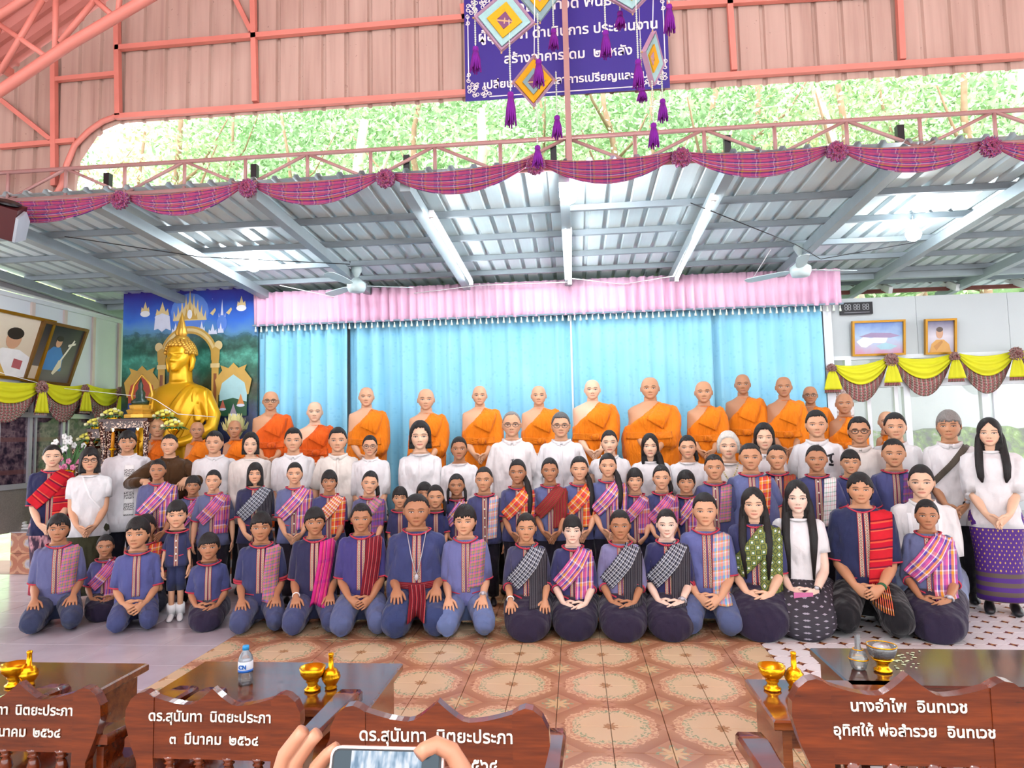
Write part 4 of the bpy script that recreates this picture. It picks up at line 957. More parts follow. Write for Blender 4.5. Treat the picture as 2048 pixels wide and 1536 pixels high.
def dress(d):
    X, Y, hs, T, ex = d['X'], d['Y'], d['hs'], d['T'], d['ex']
    root = empty('person', (X, Y, d['base']), -math.asin(X / math.hypot(X, Y)) * .85, label=d['label'], cat='person', group=d['group'])
    d['root'] = root
    me = d['mb']; V = verts(me); inv = np.linalg.inv(T[0]); fc = (V - T[1]) @ inv.T
    sml = .85 if 'smil' in d['label'] or 'grin' in d['label'] else np.random.default_rng(d['seed']).uniform(-.1, .35)
    fc[:, 2] -= sml * 3.2 * (fc[:, 0] ** 2 - .004) * sm(.29, .24, fc[:, 2]) * sm(.08, .13, fc[:, 2]) * (np.abs(fc[:, 0]) < .2)
    # soften the joint of arm and trunk where it shows
    if d['out'] == 'monk':
        bm = bmesh.new(); bm.from_mesh(me); S = Vector(d['arms'][-1][0]); vs_ = [v for v in bm.verts if (v.co - S).length < .16 and v.co.z < d['zc'] - .2 * hs]
        for _ in range(6): bmesh.ops.smooth_vert(bm, verts=vs_, factor=.5, use_axis_x=True, use_axis_y=True, use_axis_z=True)
        bm.to_mesh(me); bm.free()
    a = me.attributes.new('fc', 'FLOAT_VECTOR', 'POINT'); a.data.foreach_set('vector', fc.astype('f').ravel())
    sk = srgb(SKIN[d['skin']]); body = finish(me, 'body', M['skin'], root, (*sk, d['lip']))
    fem = d['sex'] in 'fg'; sw, zh, zs, zn, D, B = d['sw'], d['zh'], d['zs'], d['zn'], d['D'], d['B']
    hcol = HAIRC[d['hc']]
    if d['hair'] != 'bald':
        st = d['hair'].split('+'); mb = MB(); hair_mesh(mb, d['fp'], st[0], T, d['seed'])
        h = obj('hair', mb, M['hair'], root, True, hcol)
        tp = lambda p: np.array(p) @ T[0].T + T[1]
        fy = lambda x, z: (DR.y(x, z) or -.1) - .02
    DR = Drape(d['mu'], d['ml']); d['DR'] = DR
    if d['hair'] != 'bald':
        for s_ in st[1:]:
            mb = MB()
            if s_ == 'pony':      # gathered tail brought forward over the shoulder at the viewer's right
                p0 = tp((.25, .25, .35)); xs = [.30, .38, .40, .38, .36]; zs_ = [.05, -.35, -.75, -1.15, -1.5]
                pts = [p0] + [np.array((x_ * hs + .02, (DR.y(x_ * hs + .02, T[1][2] + z_ * hs) or -.05) - .022, T[1][2] + z_ * hs)) for x_, z_ in zip(xs, zs_)]
                mb.tube(pts, np.array([.10, .13, .14, .13, .10, .03]) * hs, 10, np.array([.10, .10, .09, .09, .07, .03]) * hs)
            elif s_ == 'braids':
                for s in (-1, 1):
                    pts = [tp((s * .33, .1, .5)), tp((s * .42, .0, .2)), tp((s * .43, -.02, -.1)), tp((s * .42, -.06, -.4))]; q = MB().tube(pts, np.array([.05, .075, .07, .04]) * hs, 8); mb.add(q.v, q.f)
            elif s_ == 'tail': mb.tube([tp((.1, .45, .45)), tp((.33, .42, .3)), tp((.40, .34, .0)), tp((.38, .3, -.3))], np.array([.1, .11, .10, .04]) * hs, 8)
            elif s_ == 'back':    # hair hanging behind the shoulders
                R = []
                for z_, w_, dp in ((.3, .36, .16), (.0, .41, .15), (-.4, .46, .12), (-.9, .46, .10), (-1.4, .38, .07), (-1.55, .3, .04)):
                    R.append([tp((w_ * math.sin(q), .28 + dp * -math.cos(q) + .1 * max(0, -z_ - .2), z_)) for q in np.arange(16) * PI / 8])
                mb.loft(R[::-1], True)
            elif s_.startswith('front'):   # locks falling in front of the shoulders
                L = float(s_[5:] or 1.5)
                for s in (-1, 1):
                    zz = np.array([.55, .30, .0, -.35, -.75, -1.15, -L]); xx = np.array([.33, .37, .38, .40, .42, .40, .36]); pts = []
                    for i, (x_, z_) in enumerate(zip(xx, zz)):
                        X_, Z_ = s * x_ * hs, T[1][2] + z_ * hs
                        y_ = T[1][1] - .08 * hs if i < 3 else min((DR.y(X_, Z_) or -.03) - .022, T[1][1] - .05 * hs)
                        pts.append((X_, y_, Z_))
                    q = MB().tube(pts, np.array([.05, .10, .125, .135, .13, .11, .03]) * hs, 10, np.array([.08, .10, .10, .09, .08, .06, .02]) * hs, side=(1, 0, 0)); mb.add(q.v, q.f)
            elif s_ == 'bun': mb.ell(tp((0, .5, .55)), (.2 * hs, .17 * hs, .18 * hs), 12, 8)
            obj({'pony': 'ponytail', 'braids': 'pigtails', 'tail': 'ponytail', 'back': 'back_hair', 'bun': 'bun'}.get(s_, 'front_locks'), mb, M['hair'], root, True, hcol)
    if d['out'] == 'monk': dress_monk(d, root, DR); 
    else: finish(d['mu'], 'shirt', M['cloth'], root, srgb(d['shirt']))
    if d['ml'] is not None:
        lm = d['low']; isM = lm in M
        finish(d['ml'], 'skirt' if fem and 'trousers' not in ex else ('shorts' if 'shorts' in ex else 'trousers'), M[lm] if isM else M['cloth'], root, (1, 1, 1) if isM else srgb(lm))
    if d['out'] == 'student': dress_student(d, root, DR)
    if d['out'] == 'white': dress_white(d, root, DR)
    if d['pose'] == 'stand' and d['out'] != 'monk':
        for s in (-1, 1):
            q = MB(); fx = .43 * sw; pts = [(s * fx, .07, .035), (s * fx, .02, .045), (s * (fx + .005), -.08, .038), (s * (fx + .01), -.15, .026), (s * (fx + .01), -.175, .02)]; q.tube(pts, [.025, .036, .04, .036, .02], 10, [.03, .042, .036, .024, .014], side=(1, 0, 0)); fk = float(np.clip(B, .62, 1))
            q.v = [(s * fx + (v[0] - s * fx) * fk, v[1] * fk, max(v[2] * fk, .004)) for v in q.v]
            obj('sock' if 'socks' in ex else 'shoe', q, M['white'] if 'socks' in ex else M['black'], root, True)
        if 'socks' in ex:
            for s in (-1, 1): obj('sock_leg', MB().tube([(s * .43 * sw, .03, .04), (s * .43 * sw, .005, .13)], .037, 10), M['white'], root, True)
    if 'glasses' in ex:
        g = MB(); tp = lambda p: np.array(p) @ T[0].T + T[1]
        for s in (-1, 1):
            pts = [tp((s * .165 + .125 * math.cos(q), -.435 + .03 * abs(math.cos(q)), .475 + .085 * math.sin(q))) for q in np.linspace(0, 2 * PI, 17)]; g.tube(pts, .012 * hs, 5, cap=False)
            g.tube([tp((s * .29, -.40, .50)), tp((s * .37, -.2, .50)), tp((s * .38, .05, .50))], .010 * hs, 5)
        g.tube([tp((-.05, -.45, .49)), tp((0, -.47, .505)), tp((.05, -.45, .49))], .010 * hs, 5)
        gl = obj('glasses', g, M['black'] if 'dark' in ex else M['glasswire'], root, True)
    if 'watch' in ex or 'watchl' in ex:
        s = 1 if 'watch' in ex else -1; S, E, w_, hd, sd = d['arms'][s]; q = MB(); c = w_ * .93 + E * .07; ring_tube(q, c, w_ - E, .027, .007)
        wt = obj('wristwatch', q, M['alu'] if 'steel' in ex else M['black'], root, True)
        q = MB(); q.ell(c + np.array((0, -.024, .018)), (.017, .012, .015), 10, 6); obj('watch_face', q, M['alu'], wt, True)
    if 'bracelet' in ex:
        S, E, w_, hd, sd = d['arms'][-1]; q = MB(); ring_tube(q, w_ * .95 + E * .05, w_ - E, .026, .004); obj('bracelet', q, M['white'], root, True)
    if 'greenband' in ex:
        S, E, w_, hd, sd = d['arms'][1]; q = MB(); ring_tube(q, w_ * .95 + E * .05, w_ - E, .027, .008); obj('wristband', q, simple('green_band', '#1f5a34', .6), root, True)
def put_strip(d, name, mat, root, path, width, color=None, **k):
    mb = MB(); d['DR'].strip(mb, path, width, **k); return obj(name, mb, mat, root, True, color)
def dress_student(d, root, DR):
    sw, zh, zs, zn, D, B, hs, ex = d['sw'], d['zh'], d['zs'], d['zn'], d['D'], d['B'], d['hs'], d['ex']
    nw = .27 * hs * d['fp']['wide']; ztop = zn - .030 * B; hem = zh - .09 * B if d['pose'] == 'stand' else zh + .11 * B
    # neckline piping with a short slit
    q = MB(); n = 25; pts = []
    for i in range(n):
        t = -2.3 + 4.6 * i / (n - 1); f = max(0, math.cos(t)); pts.append(((nw * 1.32 + .016) * math.sin(t), .012 - (nw * 1.28 + .016) * math.cos(t), zn - .010 - f ** 2 * .028 * B))
    q.tube(pts, .0065, 6); obj('neck_piping', q, M['red_trim'], root, True)
    wv = .018 * B
    if 'band' not in ex:
        for s in (-1, 1): put_strip(d, 'placket', M['placket'], root, [(s * .018 * B + .002, ztop), (s * .020 * B, hem)], .026 * B + .004, off=.004, ny=18, nw=4, th=.002)
    for s in (-1, 1):
        if 'sl1.75' in ex: break
        c, ax, r = d['hem%d' % s]; q = MB(); ring_tube(q, np.array(c), ax, r * .985, .005, 14); obj('cuff_piping', q, M['red_trim'], root, True)
        if 'cuffband' in ex:
            q = MB(); ax_ = np.array(ax) / np.linalg.norm(ax); ring_tube(q, np.array(c) - ax_ * .018, ax, r * 1.0, .009, 14); obj('cuff_band', q, M['placket'], root, True)
    if 'pocket' in ex:
        for s in (-1, 1): put_strip(d, 'pocket_piping', M['red_trim'], root, [(s * .05 * B, zh + .10 * B), (s * .13 * B, zh + .115 * B)], .007, off=.004, ny=8, nw=3, th=.002)
    if 'buttons' in ex:
        me = MB().ell((0, 0, 0), (.007, .004, .007), 8, 6).mesh('button', [M['white']], True)
        for i in range(5):
            z = ztop - .05 * B - i * (ztop - hem) * .19; y = DR.y(0, z)
            if y is not None: link('button', me, root, (0, y - .008, z))
    for kind, mat, *arg in (d['sash'] or ()):
        if kind == 'x':      # across the chest from the viewer's left hip to the other shoulder, with a hanging end
            p = [(-.80 * sw, zh + .40 * D), (-.35 * sw, zh + .57 * D), (.15 * sw, zh + .78 * D), (.52 * sw, zh + .97 * D), (.60 * sw, zs + .03 * D)]
            mat2 = arg[0] if arg else mat
            if mat2: put_strip(d, 'sash_end', M[mat2], root, [(.64 * sw, zs - .01 * D), (.58 * sw, zh + .65 * D), (.52 * sw, zh + (.10 if not arg or len(arg) < 2 else arg[1]) * D)], .17 * B * .72 + .03, off=.016, hang=True, nw=8, folds=.003, wdir=(1, .04))
            put_strip(d, 'sash', M[mat], root, p, [.20 * B * .66, .20 * B * .72, .20 * B * .74, .17 * B * .74, .13 * B], off=.024, nw=9, folds=.003)
        elif kind == 't':    # folded strip hanging in front from the shoulder
            e = arg[0] if arg else .12; x1 = arg[1] if len(arg) > 1 else .42
            put_strip(d, 'shawl', M[mat], root, [(.60 * sw, zs + .02 * D), (.54 * sw, zh + .72 * D), (x1 * sw, zh + e * D)], .125 * B, off=.018, hang=True, nw=7, folds=.0015, wdir=(1, .12))
        elif kind == 'fringe':
            e = arg[0]
            for i in range(9): put_strip(d, 'fringe', M['orange'], root, [(.40 * sw + (i - 4) * .012, zh + e * D), (.36 * sw + (i - 4) * .013, zh + (e - .22) * D)], .006, off=.03, ny=5, nw=3, th=.004)
        elif kind == 'belt':
            put_strip(d, 'belt', M[mat], root, [(-.9 * sw, zh + .30 * D), (0, zh + .27 * D), (.9 * sw, zh + .30 * D)], .05, off=.010)
            put_strip(d, 'belt_end', M[mat], root, [(.0, zh + .30 * D), (.01, zh + .1 * D), (.0, zh - .14 * D)], .13, off=.03, hang=True, folds=.004, wdir=(1, 0))
def dress_white(d, root, DR):
    sw, zh, zs, zn, D, B, hs, ex = d['sw'], d['zh'], d['zs'], d['zn'], d['D'], d['B'], d['hs'], d['ex']
    nw = .27 * hs * d['fp']['wide']; sc = srgb(d['shirt'])
    if 'collar' in ex:
        R = []
        for i in range(25):
            t = -PI + .12 + (2 * PI - .24) * i / 24 + PI; f = max(0, math.cos(t - 0)) ; 
            cx, cy = math.sin(t), -math.cos(t); zz = zn - .016 - f ** 2 * .026 * B
            R.append([((nw * 1.30 + .010 + o) * cx, .012 + (nw * 1.26 + .010 + o) * cy, zz + h_) for o, h_ in ((0, -.02), (.008, -.02), (.002, .022), (-.006, .022))])
        q = MB(); q.loft(np.array(R), False); obj('collar', q, M['cloth'], root, True, sc)
    if 'placket' in ex: put_strip(d, 'button_band', M['cloth'], root, [(0, zn - .045 * B), (0, zh)], .026, sc, off=.003, ny=14, nw=3, th=.002)
    if 'panel' in ex:
        t = bpy.data.materials.get('elephant_print')
        if not t:
            t_ = NT('elephant_print'); s, l, _ = t_.xyz(t_.attr('st')); n = t_.noise(t_.comb(t_.m('MULTIPLY', s, 3.0), t_.m('MULTIPLY', l, 30.0)), 4, 3); b = t_.m('GREATER_THAN', t_.m('FRACT', t_.m('MULTIPLY', l, 9.0)), .35)
            t_.out(t_.mix(t_.m('MULTIPLY', t_.m('GREATER_THAN', n, .5), b), srgb('#ece8e6'), srgb('#5a5658')), .85); t = t_.mat
        put_strip(d, 'printed_panel', t, root, [(.03, zn - .10 * B), (.03, zh - .02)], .085, off=.004)
    if 'pearls' in ex:
        me = MB().ell((0, 0, 0), (.008, .008, .008), 8, 6).mesh('pearl', [M['pearl']], True)
        for i in range(21):
            t = -1 + 2 * i / 20; x = t * .085; z = zn - .02 + (abs(t) ** 1.6 - 1) * .15; y = DR.y(x, z)
            if y is not None: link('pearl', me, root, (x, y - .008, z))
    if 'strap' in ex: put_strip(d, 'bag_strap', M['cloth'], root, [(-.85 * sw, zh + .35 * D), (0, zh + .72 * D), (.62 * sw, zs + .04 * D)], .05, srgb('#5a5248'), off=.012)
    if 'emblem' in ex:
        x0 = .10 if 'emblemr' in ex else 0.0
        for e_, (p_, w_) in enumerate((([(x0 - .028, .80), (x0 + .03, .835)], .018), ([(x0 + .006, .83), (x0 - .004, .74), (x0 + .014, .68)], .022), ([(x0 - .02, .655), (x0 + .022, .64)], .02))):
            put_strip(d, 'emblem', M['black'], root, [(u if x0 else u * .55, zh + (v if x0 else .66 + (v - .66) * .4) * D) for u, v in p_], w_ if x0 else w_ * .35, off=.003, ny=6, nw=3, th=.001)
    if 'laces' in ex:
        for s in (-1, 1): put_strip(d, 'lace_band', M['white'], root, [(s * .5 * sw, zs - .05), (s * .45 * sw, zh + .5 * D)], .03, off=.004)
    if 'wrap' in ex: put_strip(d, 'wrap_edge', M['white'], root, [(-.05, zn - .03), (.02, zh + .6 * D), (.10, zh + .35 * D)], .016, off=.004, nw=3)
    if 'peplum' in ex:
        R = interp_rings([(zh - .10 * B, .80 * sw + .03, .58 * sw + .03, -.02), (zh + .06 * B, .70 * sw, .50 * sw, -.005), (zh + .14 * B, .62 * sw + .012, .46 * sw + .012, 0)], 6, 40); th = np.arange(40) * 2 * PI / 40
        R[:3, :, :2] *= (1 + .04 * np.sin(13 * th))[None, :, None]; q = MB(); q.loft(R, True); obj('peplum', q, M['cloth'], root, True, sc)
    if 'bracelet2' in ex: pass
def dress_monk(d, root, DR):
    col = srgb(d['shirt']); finish(d['mu'], 'robe', M['robe'], root, col)
    sw, zh, zs, zn, D, B = d['sw'], d['zh'], d['zs'], d['zn'], d['D'], d['B']; dk = tuple(c * .86 for c in col)
    # folded band over the shoulder and the tied waist sash
    put_strip(d, 'robe_fold', M['robe'], root, [(.10 * sw, zh + .58 * D), (.34 * sw, zh + .80 * D), (.52 * sw, zs + .01 * D)], [.20, .19, .15], col, off=.016, nw=9, folds=.004)
    if 'nobelt' not in d['ex']:
        put_strip(d, 'waist_sash', M['robe'], root, [(-.92 * sw, zh + .34 * D), (0, zh + .31 * D), (.7 * sw, zh + .34 * D)], .075, dk, off=.014, nw=7, folds=.004)
        k = MB(); k.ell((.02, (DR.y(.02, zh + .31 * D) or -.12) - .03, zh + .31 * D), (.05, .03, .038), 12, 8); obj('sash_knot', k, M['robe'], root, True, dk)
# ---------------------------------------------------------------- the people
GA, GB, GC, GM = 'kneeling front row', 'children standing in the second row', 'adults standing behind the children', 'monks in orange on the stage'
K = dict(pose='kneel', group=GA)
NS = '#2a2238'
person('kneeling boy in pale blue shirt with pink-green plaid cloth, first in the front row', 119, 1029, 1084, 5.30, sex='b', hair='mop', skin='d', shirt='#646790', low='#373e59', sash=(('t', 'plaid_green', .22),), hands='knees', **K)
person('small girl in striped sash peeking between two kneeling boys near the end', 212, 1069, 1114, 5.62, sex='g', hair='tied', skin='d', shirt='#545388', low=NS, sash=(('x', 'multi'),), hands='lap', sw=.88, **K)
person('kneeling boy in plain blue shirt with clasped hands and no shawl', 277, 1036, 1097, 5.32, sex='b', hair='mop', skin='t', shirt='#555a90', low='#424972', hands='lap', yaw=-.25, **K)
person('boy mostly hidden behind the plain blue shirted kneeling boy', 293, 1030, 1078, 5.78, sex='b', hair='mop', skin='t', shirt='#30304f', low='#20202c', sash=(('t', 'orange', .4),), hands='knees', pose='kneel', group=GA, ex=('nohands',), sw=.9)
person('little boy standing in navy tunic and shorts with white socks', 355, 1002, 1056, 5.48, sex='k', hair='mop', skin='m', shirt='#373b5f', low='#32385b', hands='sides', ex=('shorts', 'legs', 'shoes', 'socks', 'buttons', 'pocket'), sw=1.15, group=GA)
person('kneeling girl with fringe in plain blue tunic beside the little standing boy', 419, 1065, 1118, 5.38, sex='g', hair='fringe', skin='d', shirt='#464b7a', low=NS, hands='lap', ex=('pocket',), wide=1.06, **K)
person('smiling kneeling boy in navy shirt with multicoloured plaid cloth and patterned cuffs', 523, 1025, 1081, 5.34, sex='b', hair='mop', skin='d', shirt='#3b3f66', low='#464d71', sash=(('t', 'plaid_green', .10),), hands='knees', ex=('cuffband', 'pocket'), **K)
person('grinning kneeling boy in dark navy with magenta striped cloth', 630, 1016, 1069, 5.34, sex='b', hair='mop', skin='d', shirt='#30304f', low='#41486d', sash=(('t', 'magenta', .02, .18),), hands='knees', ex=('bracelet',), yaw=.1, **K)
person('kneeling boy in purple shirt with dark red striped cloth', 723, 1008, 1062, 5.32, sex='b', hair='short', skin='d', shirt='#46407b', low='#555f86', sash=(('t', 'red_stripe', .14, .3),), hands='lap', **K)
person('heavy kneeling boy with pendant necklace and red tied waist cloth', 833, 988, 1051, 5.34, sex='b', hair='crop', skin='d', shirt='#3c436f', low='#333f68', sash=(('belt', 'red_stripe'),), hands='knees', ex=('fat', 'pendant'), sw=1.22, wide=1.1, **K)
person('kneeling boy in lavender shirt with swept fringe and wristwatch', 930, 1011, 1068, 5.32, sex='b', hair='mop', skin='m', shirt='#6e72a5', low='#6575a1', sash=(('t', 'plaid_green', .30),), hands='knees', ex=('watch', 'steel', 'pocket'), yaw=-.15, **K)
person('kneeling girl with black and white check sash, first of the girls in front', 1052, 1026, 1080, 5.30, sex='g', hair='tied', skin='t', shirt='#444463', low=NS, sash=(('x', 'grey', 'grey_dark'),), hands='knees', ex=('sl1.2', 'bracelet', 'pocket'), **K)
person('pale kneeling girl in navy with pink and orange striped sash', 1144, 1030, 1084, 5.32, sex='g', hair='fringe', skin='f', shirt='#3a3a65', low='#262036', sash=(('x', 'multi_b', 'multi_b', .2),), hands='lap', ex=('sl1.2', 'pocket'), lip=.3, **K)
person('kneeling girl in lilac tunic with black and white check sash', 1239, 1020, 1075, 5.32, sex='g', hair='tied', skin='d', shirt='#7e7aa1', low=NS, sash=(('x', 'grey', 'grey_dark'),), hands='lap', ex=('sl1.25', 'pocket'), **K)
person('smiling pale kneeling girl in navy with red cuffs and white wristwatch', 1332, 1018, 1072, 5.34, sex='g', hair='tied', skin='f', shirt='#303059', low=NS, sash=(('x', 'grey', 'grey_dark'),), hands='lap', ex=('sl1.1', 'cuffband', 'watch', 'steel'), lip=.3, sw=1.05, **K)
person('young man kneeling in blue shirt with sky-blue and orange plaid cloth', 1408, 987, 1048, 5.40, sex='b', hair='short', skin='m', shirt='#63689d', low='#515c82', sash=(('t', 'plaid_sky', .06, .5),), hands='lap', sw=1.08, **K)
person('kneeling woman with very long black hair and green brocade sash', 1505, 976, 1034, 5.42, sex='f', hair='long+back+front2.0', skin='l', shirt='#3d4069', low=NS, sash=(('x', 'brocade', 'brocade', .15),), hands='lap', ex=('sl1.0',), lip=.35, **K)
person('kneeling woman in white blouse with waist-long black hair and patterned skirt', 1592, 962, 1022, 5.46, sex='f', hair='long+back+front2.1', skin='f', shirt='#e6e2e2', out='white', low='ikat_skirt', hands='lap', ex=('peplum', 'sl.6', 'watch', 'phone'), lip=.5, sw=.95, **K)
person('kneeling man in navy shirt with bright red fringed shawl', 1718, 947, 1003, 5.46, sex='m', hair='part', skin='t', shirt='#2a2f51', low='#17161a', sash=(('t', 'red_weft', .16), ('fringe', 'orange', .16)), hands='lap', ex=('greenband', 'pocket'), **K)
person('woman in white lace blouse seated behind the last kneeling girl', 1840, 930, 991, 5.85, sex='f', hair='tied+bun', skin='l', shirt='#e8e4e2', out='white', low='#7f8aa7', hands='lap', ex=('sl1.0', 'puff', 'collar', 'laces', 'nohands'), lip=.4, yaw=-.1, sw=1.05, pose='kneel', group=GA)
person('kneeling girl with pink and yellow striped sash, last in the front row', 1851, 999, 1053, 5.34, sex='g', hair='tied', skin='d', shirt='#62688c', low=NS, sash=(('x', 'multi_b', 'multi_b', .15),), hands='lap', ex=('sl1.2', 'pocket', 'steel', 'watch'), **K)
# ---- second row
S = dict(group=GB)
person('woman in navy with red and orange shawl and flame-patterned skirt', 106, 890, 937, 6.02, sex='f', hair='tied', skin='l', shirt='#2a2d51', low='flame_skirt', sash=(('x', 'red_weft', 'red_weft', .1),), hands='clasp', ex=('sl.95',), lip=.4, yaw=.12, group=GC)
person('woman with glasses and black bob in white wrap blouse and olive skirt', 181, 896, 945, 5.98, sex='f', hair='bob', skin='m', shirt='#e6e4e4', out='white', low='#3c3c28', hands='clasp', ex=('sl.6', 'glasses', 'dark', 'wrap'), lip=.3, yaw=.1, group=GC)
person('tall man in white shirt with elephant print panel', 256, 863, 907, 6.35, sex='m', hair='mop', skin='t', shirt='#e4e0e2', out='white', hands='sides', ex=('collar', 'panel', 'sl1.0', 'longhem', 'nohands'), yaw=.1, group=GC)
def kid(lab, x, cr, ch, y, sex, hair, skin, shirt, sash, hands='clasp', ex=(), **k): k['sw'] = k.get('sw', 1) * 1.08; person(lab, x, cr, ch, y, sex=sex, hair=hair, skin=skin, shirt=shirt, low='#201c28', sash=sash, hands=hands, ex=ex, group=GB, **k)
X_ = lambda m='multi', m2=None: (('x', m, m2 or m),)
kid('girl with striped sash standing under the hands of the brown-suited man', 317, 919, 962, 5.98, 'g', 'tied', 'd', '#5b5e86', X_('multi_b'), yaw=-.12)
kid('short girl in striped sash between two girls behind the little boy', 387, 951, 990, 6.12, 'k', 'fringe', 'd', '#5b5e86', X_('multi'), ex=('nohands',))
kid('girl with pulled back hair in pink striped sash beside the white-shirted man', 428, 940, 982, 6.0, 'g', 'tied', 'm', '#62688d', X_('multi'), yaw=-.15, hands='sides', sw=.92)
kid('girl with short bob in navy with grey check sash', 511, 926, 969, 6.02, 'g', 'bob', 'm', '#30304f', X_('grey', 'grey_dark'), ex=('nohands', 'pocket'))
kid('girl in light blue tunic with yellow and pink sash and white buttons', 590, 925, 969, 6.0, 'g', 'tied', 'm', '#636990', X_('multi_b'), ex=('buttons', 'pocket'))
kid('girl with fringe and orange checked sash', 659, 940, 984, 6.0, 'g', 'fringe', 'd', '#444773', X_('checker_red', 'orange'))
kid('girl with brown striped sash beside the woman with glasses', 738, 942, 988, 6.04, 'g', 'tied+tail', 'm', '#626387', X_('plaid_green', 'violet'), tilt=.1)
kid('small girl in plain navy tunic left of the heavy kneeling boy', 800, 973, 1015, 6.02, 'k', 'fringe', 't', '#3a3c62', None, ex=('nohands',))
kid('child almost hidden, only forehead showing behind the heavy boy', 849, 964, 1006, 6.22, 'k', 'fringe', 't', '#3a3c62', None, ex=('nohands',))
kid('small girl with pigtails in navy tunic right of the heavy kneeling boy', 871, 970, 1015, 5.96, 'k', 'tied+braids', 't', '#323660', None, ex=('nohands',))
kid('girl with two braids and blue-striped sash behind the lavender boy', 913, 948, 991, 6.14, 'k', 'tied+braids', 'd', '#444773', X_('multi_b'), ex=('nohands',))
kid('boy with plaid cloth and white buttons behind the lavender boy', 968, 934, 982, 6.02, 'b', 'crop', 't', '#484b77', (('t', 'plaid_sky', -.05),), hands='sides', ex=('buttons', 'trousers'), yaw=-.15, sw=.92)
kid('girl with ponytail on her shoulder and orange-red sash', 1035, 919, 967, 6.0, 'g', 'tied+pony', 'd', '#484b77', X_('orange'), ex=('buttons',), yaw=-.1)
kid('girl in blue with dark crimson shawl wrapped over her chest', 1099, 916, 963, 6.02, 'g', 'tied', 'd', '#5d638d', X_('crimson', 'crimson'))
kid('girl with a thick long ponytail over a red-orange sash', 1158, 913, 960, 6.06, 'g', 'tied+pony', 'm', '#565c89', X_('orange'))
kid('tall girl with ponytail and purple-white sash', 1215, 907, 953, 6.02, 'g', 'tied+pony', 'm', '#565c89', X_('multi_b'), hands='clasp')
kid('girl looking up with fringe and dark plaid sash', 1269, 936, 981, 6.04, 'g', 'fringe', 'm', '#3b406c', X_('multi', 'multi'), ex=('nohands',), sw=.92)
kid('girl with low ponytail and pink-purple striped sash', 1322, 930, 977, 6.0, 'g', 'tied+tail', 'm', '#3b406c', X_('multi'), ex=('nohands',), sw=.92)
kid('short girl with pink sash next to the boy in plaid', 1371, 940, 984, 6.06, 'k', 'fringe', 't', '#3b406c', X_('multi_b'), ex=('nohands',))
kid('boy with shaved-sides hair and blue-pink plaid cloth', 1427, 909, 957, 6.02, 'b', 'crop', 't', '#515581', (('t', 'plaid_green', .2),), hands='sides', ex=('buttons', 'trousers'), sw=.95)
kid('plump boy in pale blue shirt with orange plaid cloth', 1499, 887, 938, 6.05, 'b', 'crop', 't', '#636b97', (('t', 'orange', .2),), hands='sides', ex=('fat', 'trousers', 'nohands'), sw=1.12, wide=1.08)
kid('boy with dark red plaid cloth beside the plump boy', 1552, 890, 937, 6.14, 'b', 'crop', 't', '#31345b', (('t', 'brown_red', .2),), hands='sides', ex=('buttons', 'trousers', 'nohands'), sw=.95)
kid('boy with white and green checked cloth and white buttons', 1631, 891, 941, 6.06, 'b', 'crop', 'd', '#444773', (('t', 'white_check', .0),), hands='sides', ex=('buttons', 'trousers', 'nohands'), sw=.98)
kid('smiling boy with bowl haircut behind the red-shawled man', 1699, 900, 945, 6.2, 'b', 'bowl', 't', '#3b406c', (('t', 'grey', .1),), hands='sides', ex=('trousers', 'nohands'))
kid('boy with purple plaid cloth above the lace-bloused woman', 1785, 878, 931, 6.2, 'b', 'crop', 't', '#515585', (('t', 'violet', .1),), hands='sides', ex=('trousers', 'nohands'), sw=1.08)
# ---- third row, adults
def adult(lab, x, cr, ch, y, sex, hair, skin='m', shirt='#e4e0e0', hands='clasp', ex=(), **k): person(lab, x, cr, ch, y, sex=sex, hair=hair, skin=skin, shirt=shirt, out='white', low=k.pop('low', '#18161c'), hands=hands, ex=ex, group=GC, **k)
NH = 'nohands'
adult('man in dark brown mandarin suit resting his hands on a girl', 340, 869, 912, 6.42, 'm', 'crop', 'm', '#4a3018', hands='shoulders', ex=('collar', 'placket', 'sl1.75'), yaw=-.15)
adult('man in white open-collared shirt beside the brown-suited man', 430, 863, 909, 6.5, 'm', 'short', 'm', ex=('collar', NH), yaw=-.2)
adult('smiling woman with shoulder hair in cream blouse at the backdrop edge', 502, 867, 912, 6.5, 'f', 'shag', 'l', '#e4dad2', ex=('sl1.75', NH), lip=.6, sw=1.08)
adult('man with neat black hair in white mandarin shirt before the first two monks', 587, 857, 905, 6.52, 'm', 'short', 'm', ex=('collar', 'placket', NH))
adult('man in cream short-sleeved mandarin shirt with combed hair', 676, 856, 905, 6.48, 'm', 'short', 'm', '#e6dcd2', hands='sides', ex=('collar', 'placket', 'sl.9', NH))
adult('woman with bright spectacles and pinned hair in white', 740, 871, 913, 6.52, 'f', 'tied', 'm', ex=('glasses', 'collar', 'sl1.0', NH), lip=.4)
adult('woman with black shoulder hair in white puff-sleeved jacket', 840, 845, 900, 6.5, 'f', 'shag', 'l', ex=('puff', 'sl1.75', 'placket', NH), lip=.5, sw=1.05)
adult('woman with closed eyes and tied hair in white', 918, 874, 920, 6.5, 'f', 'tied', 'd', ex=('sl1.75', NH), lip=.5)
adult('tall balding man with grey hair and glasses in white emblem shirt', 1023, 824, 874, 6.52, 'm', 'thin', 'm', '#e6dedc', hc='g', hands='sides', ex=('collar', 'placket', 'emblem', 'glasses', 'sl1.75', NH))
adult('grey-haired man with shiny glasses in white long-sleeved shirt', 1121, 826, 875, 6.52, 'm', 'short', 'm', hc='s', hands='sides', ex=('collar', 'placket', 'glasses', 'sl1.75', NH))
adult('woman with bare arms and tied hair in white sleeveless top', 1218, 861, 907, 6.5, 'f', 'tied', 'l', hands='sides', ex=('collar', 'sl.3', NH), lip=.7)
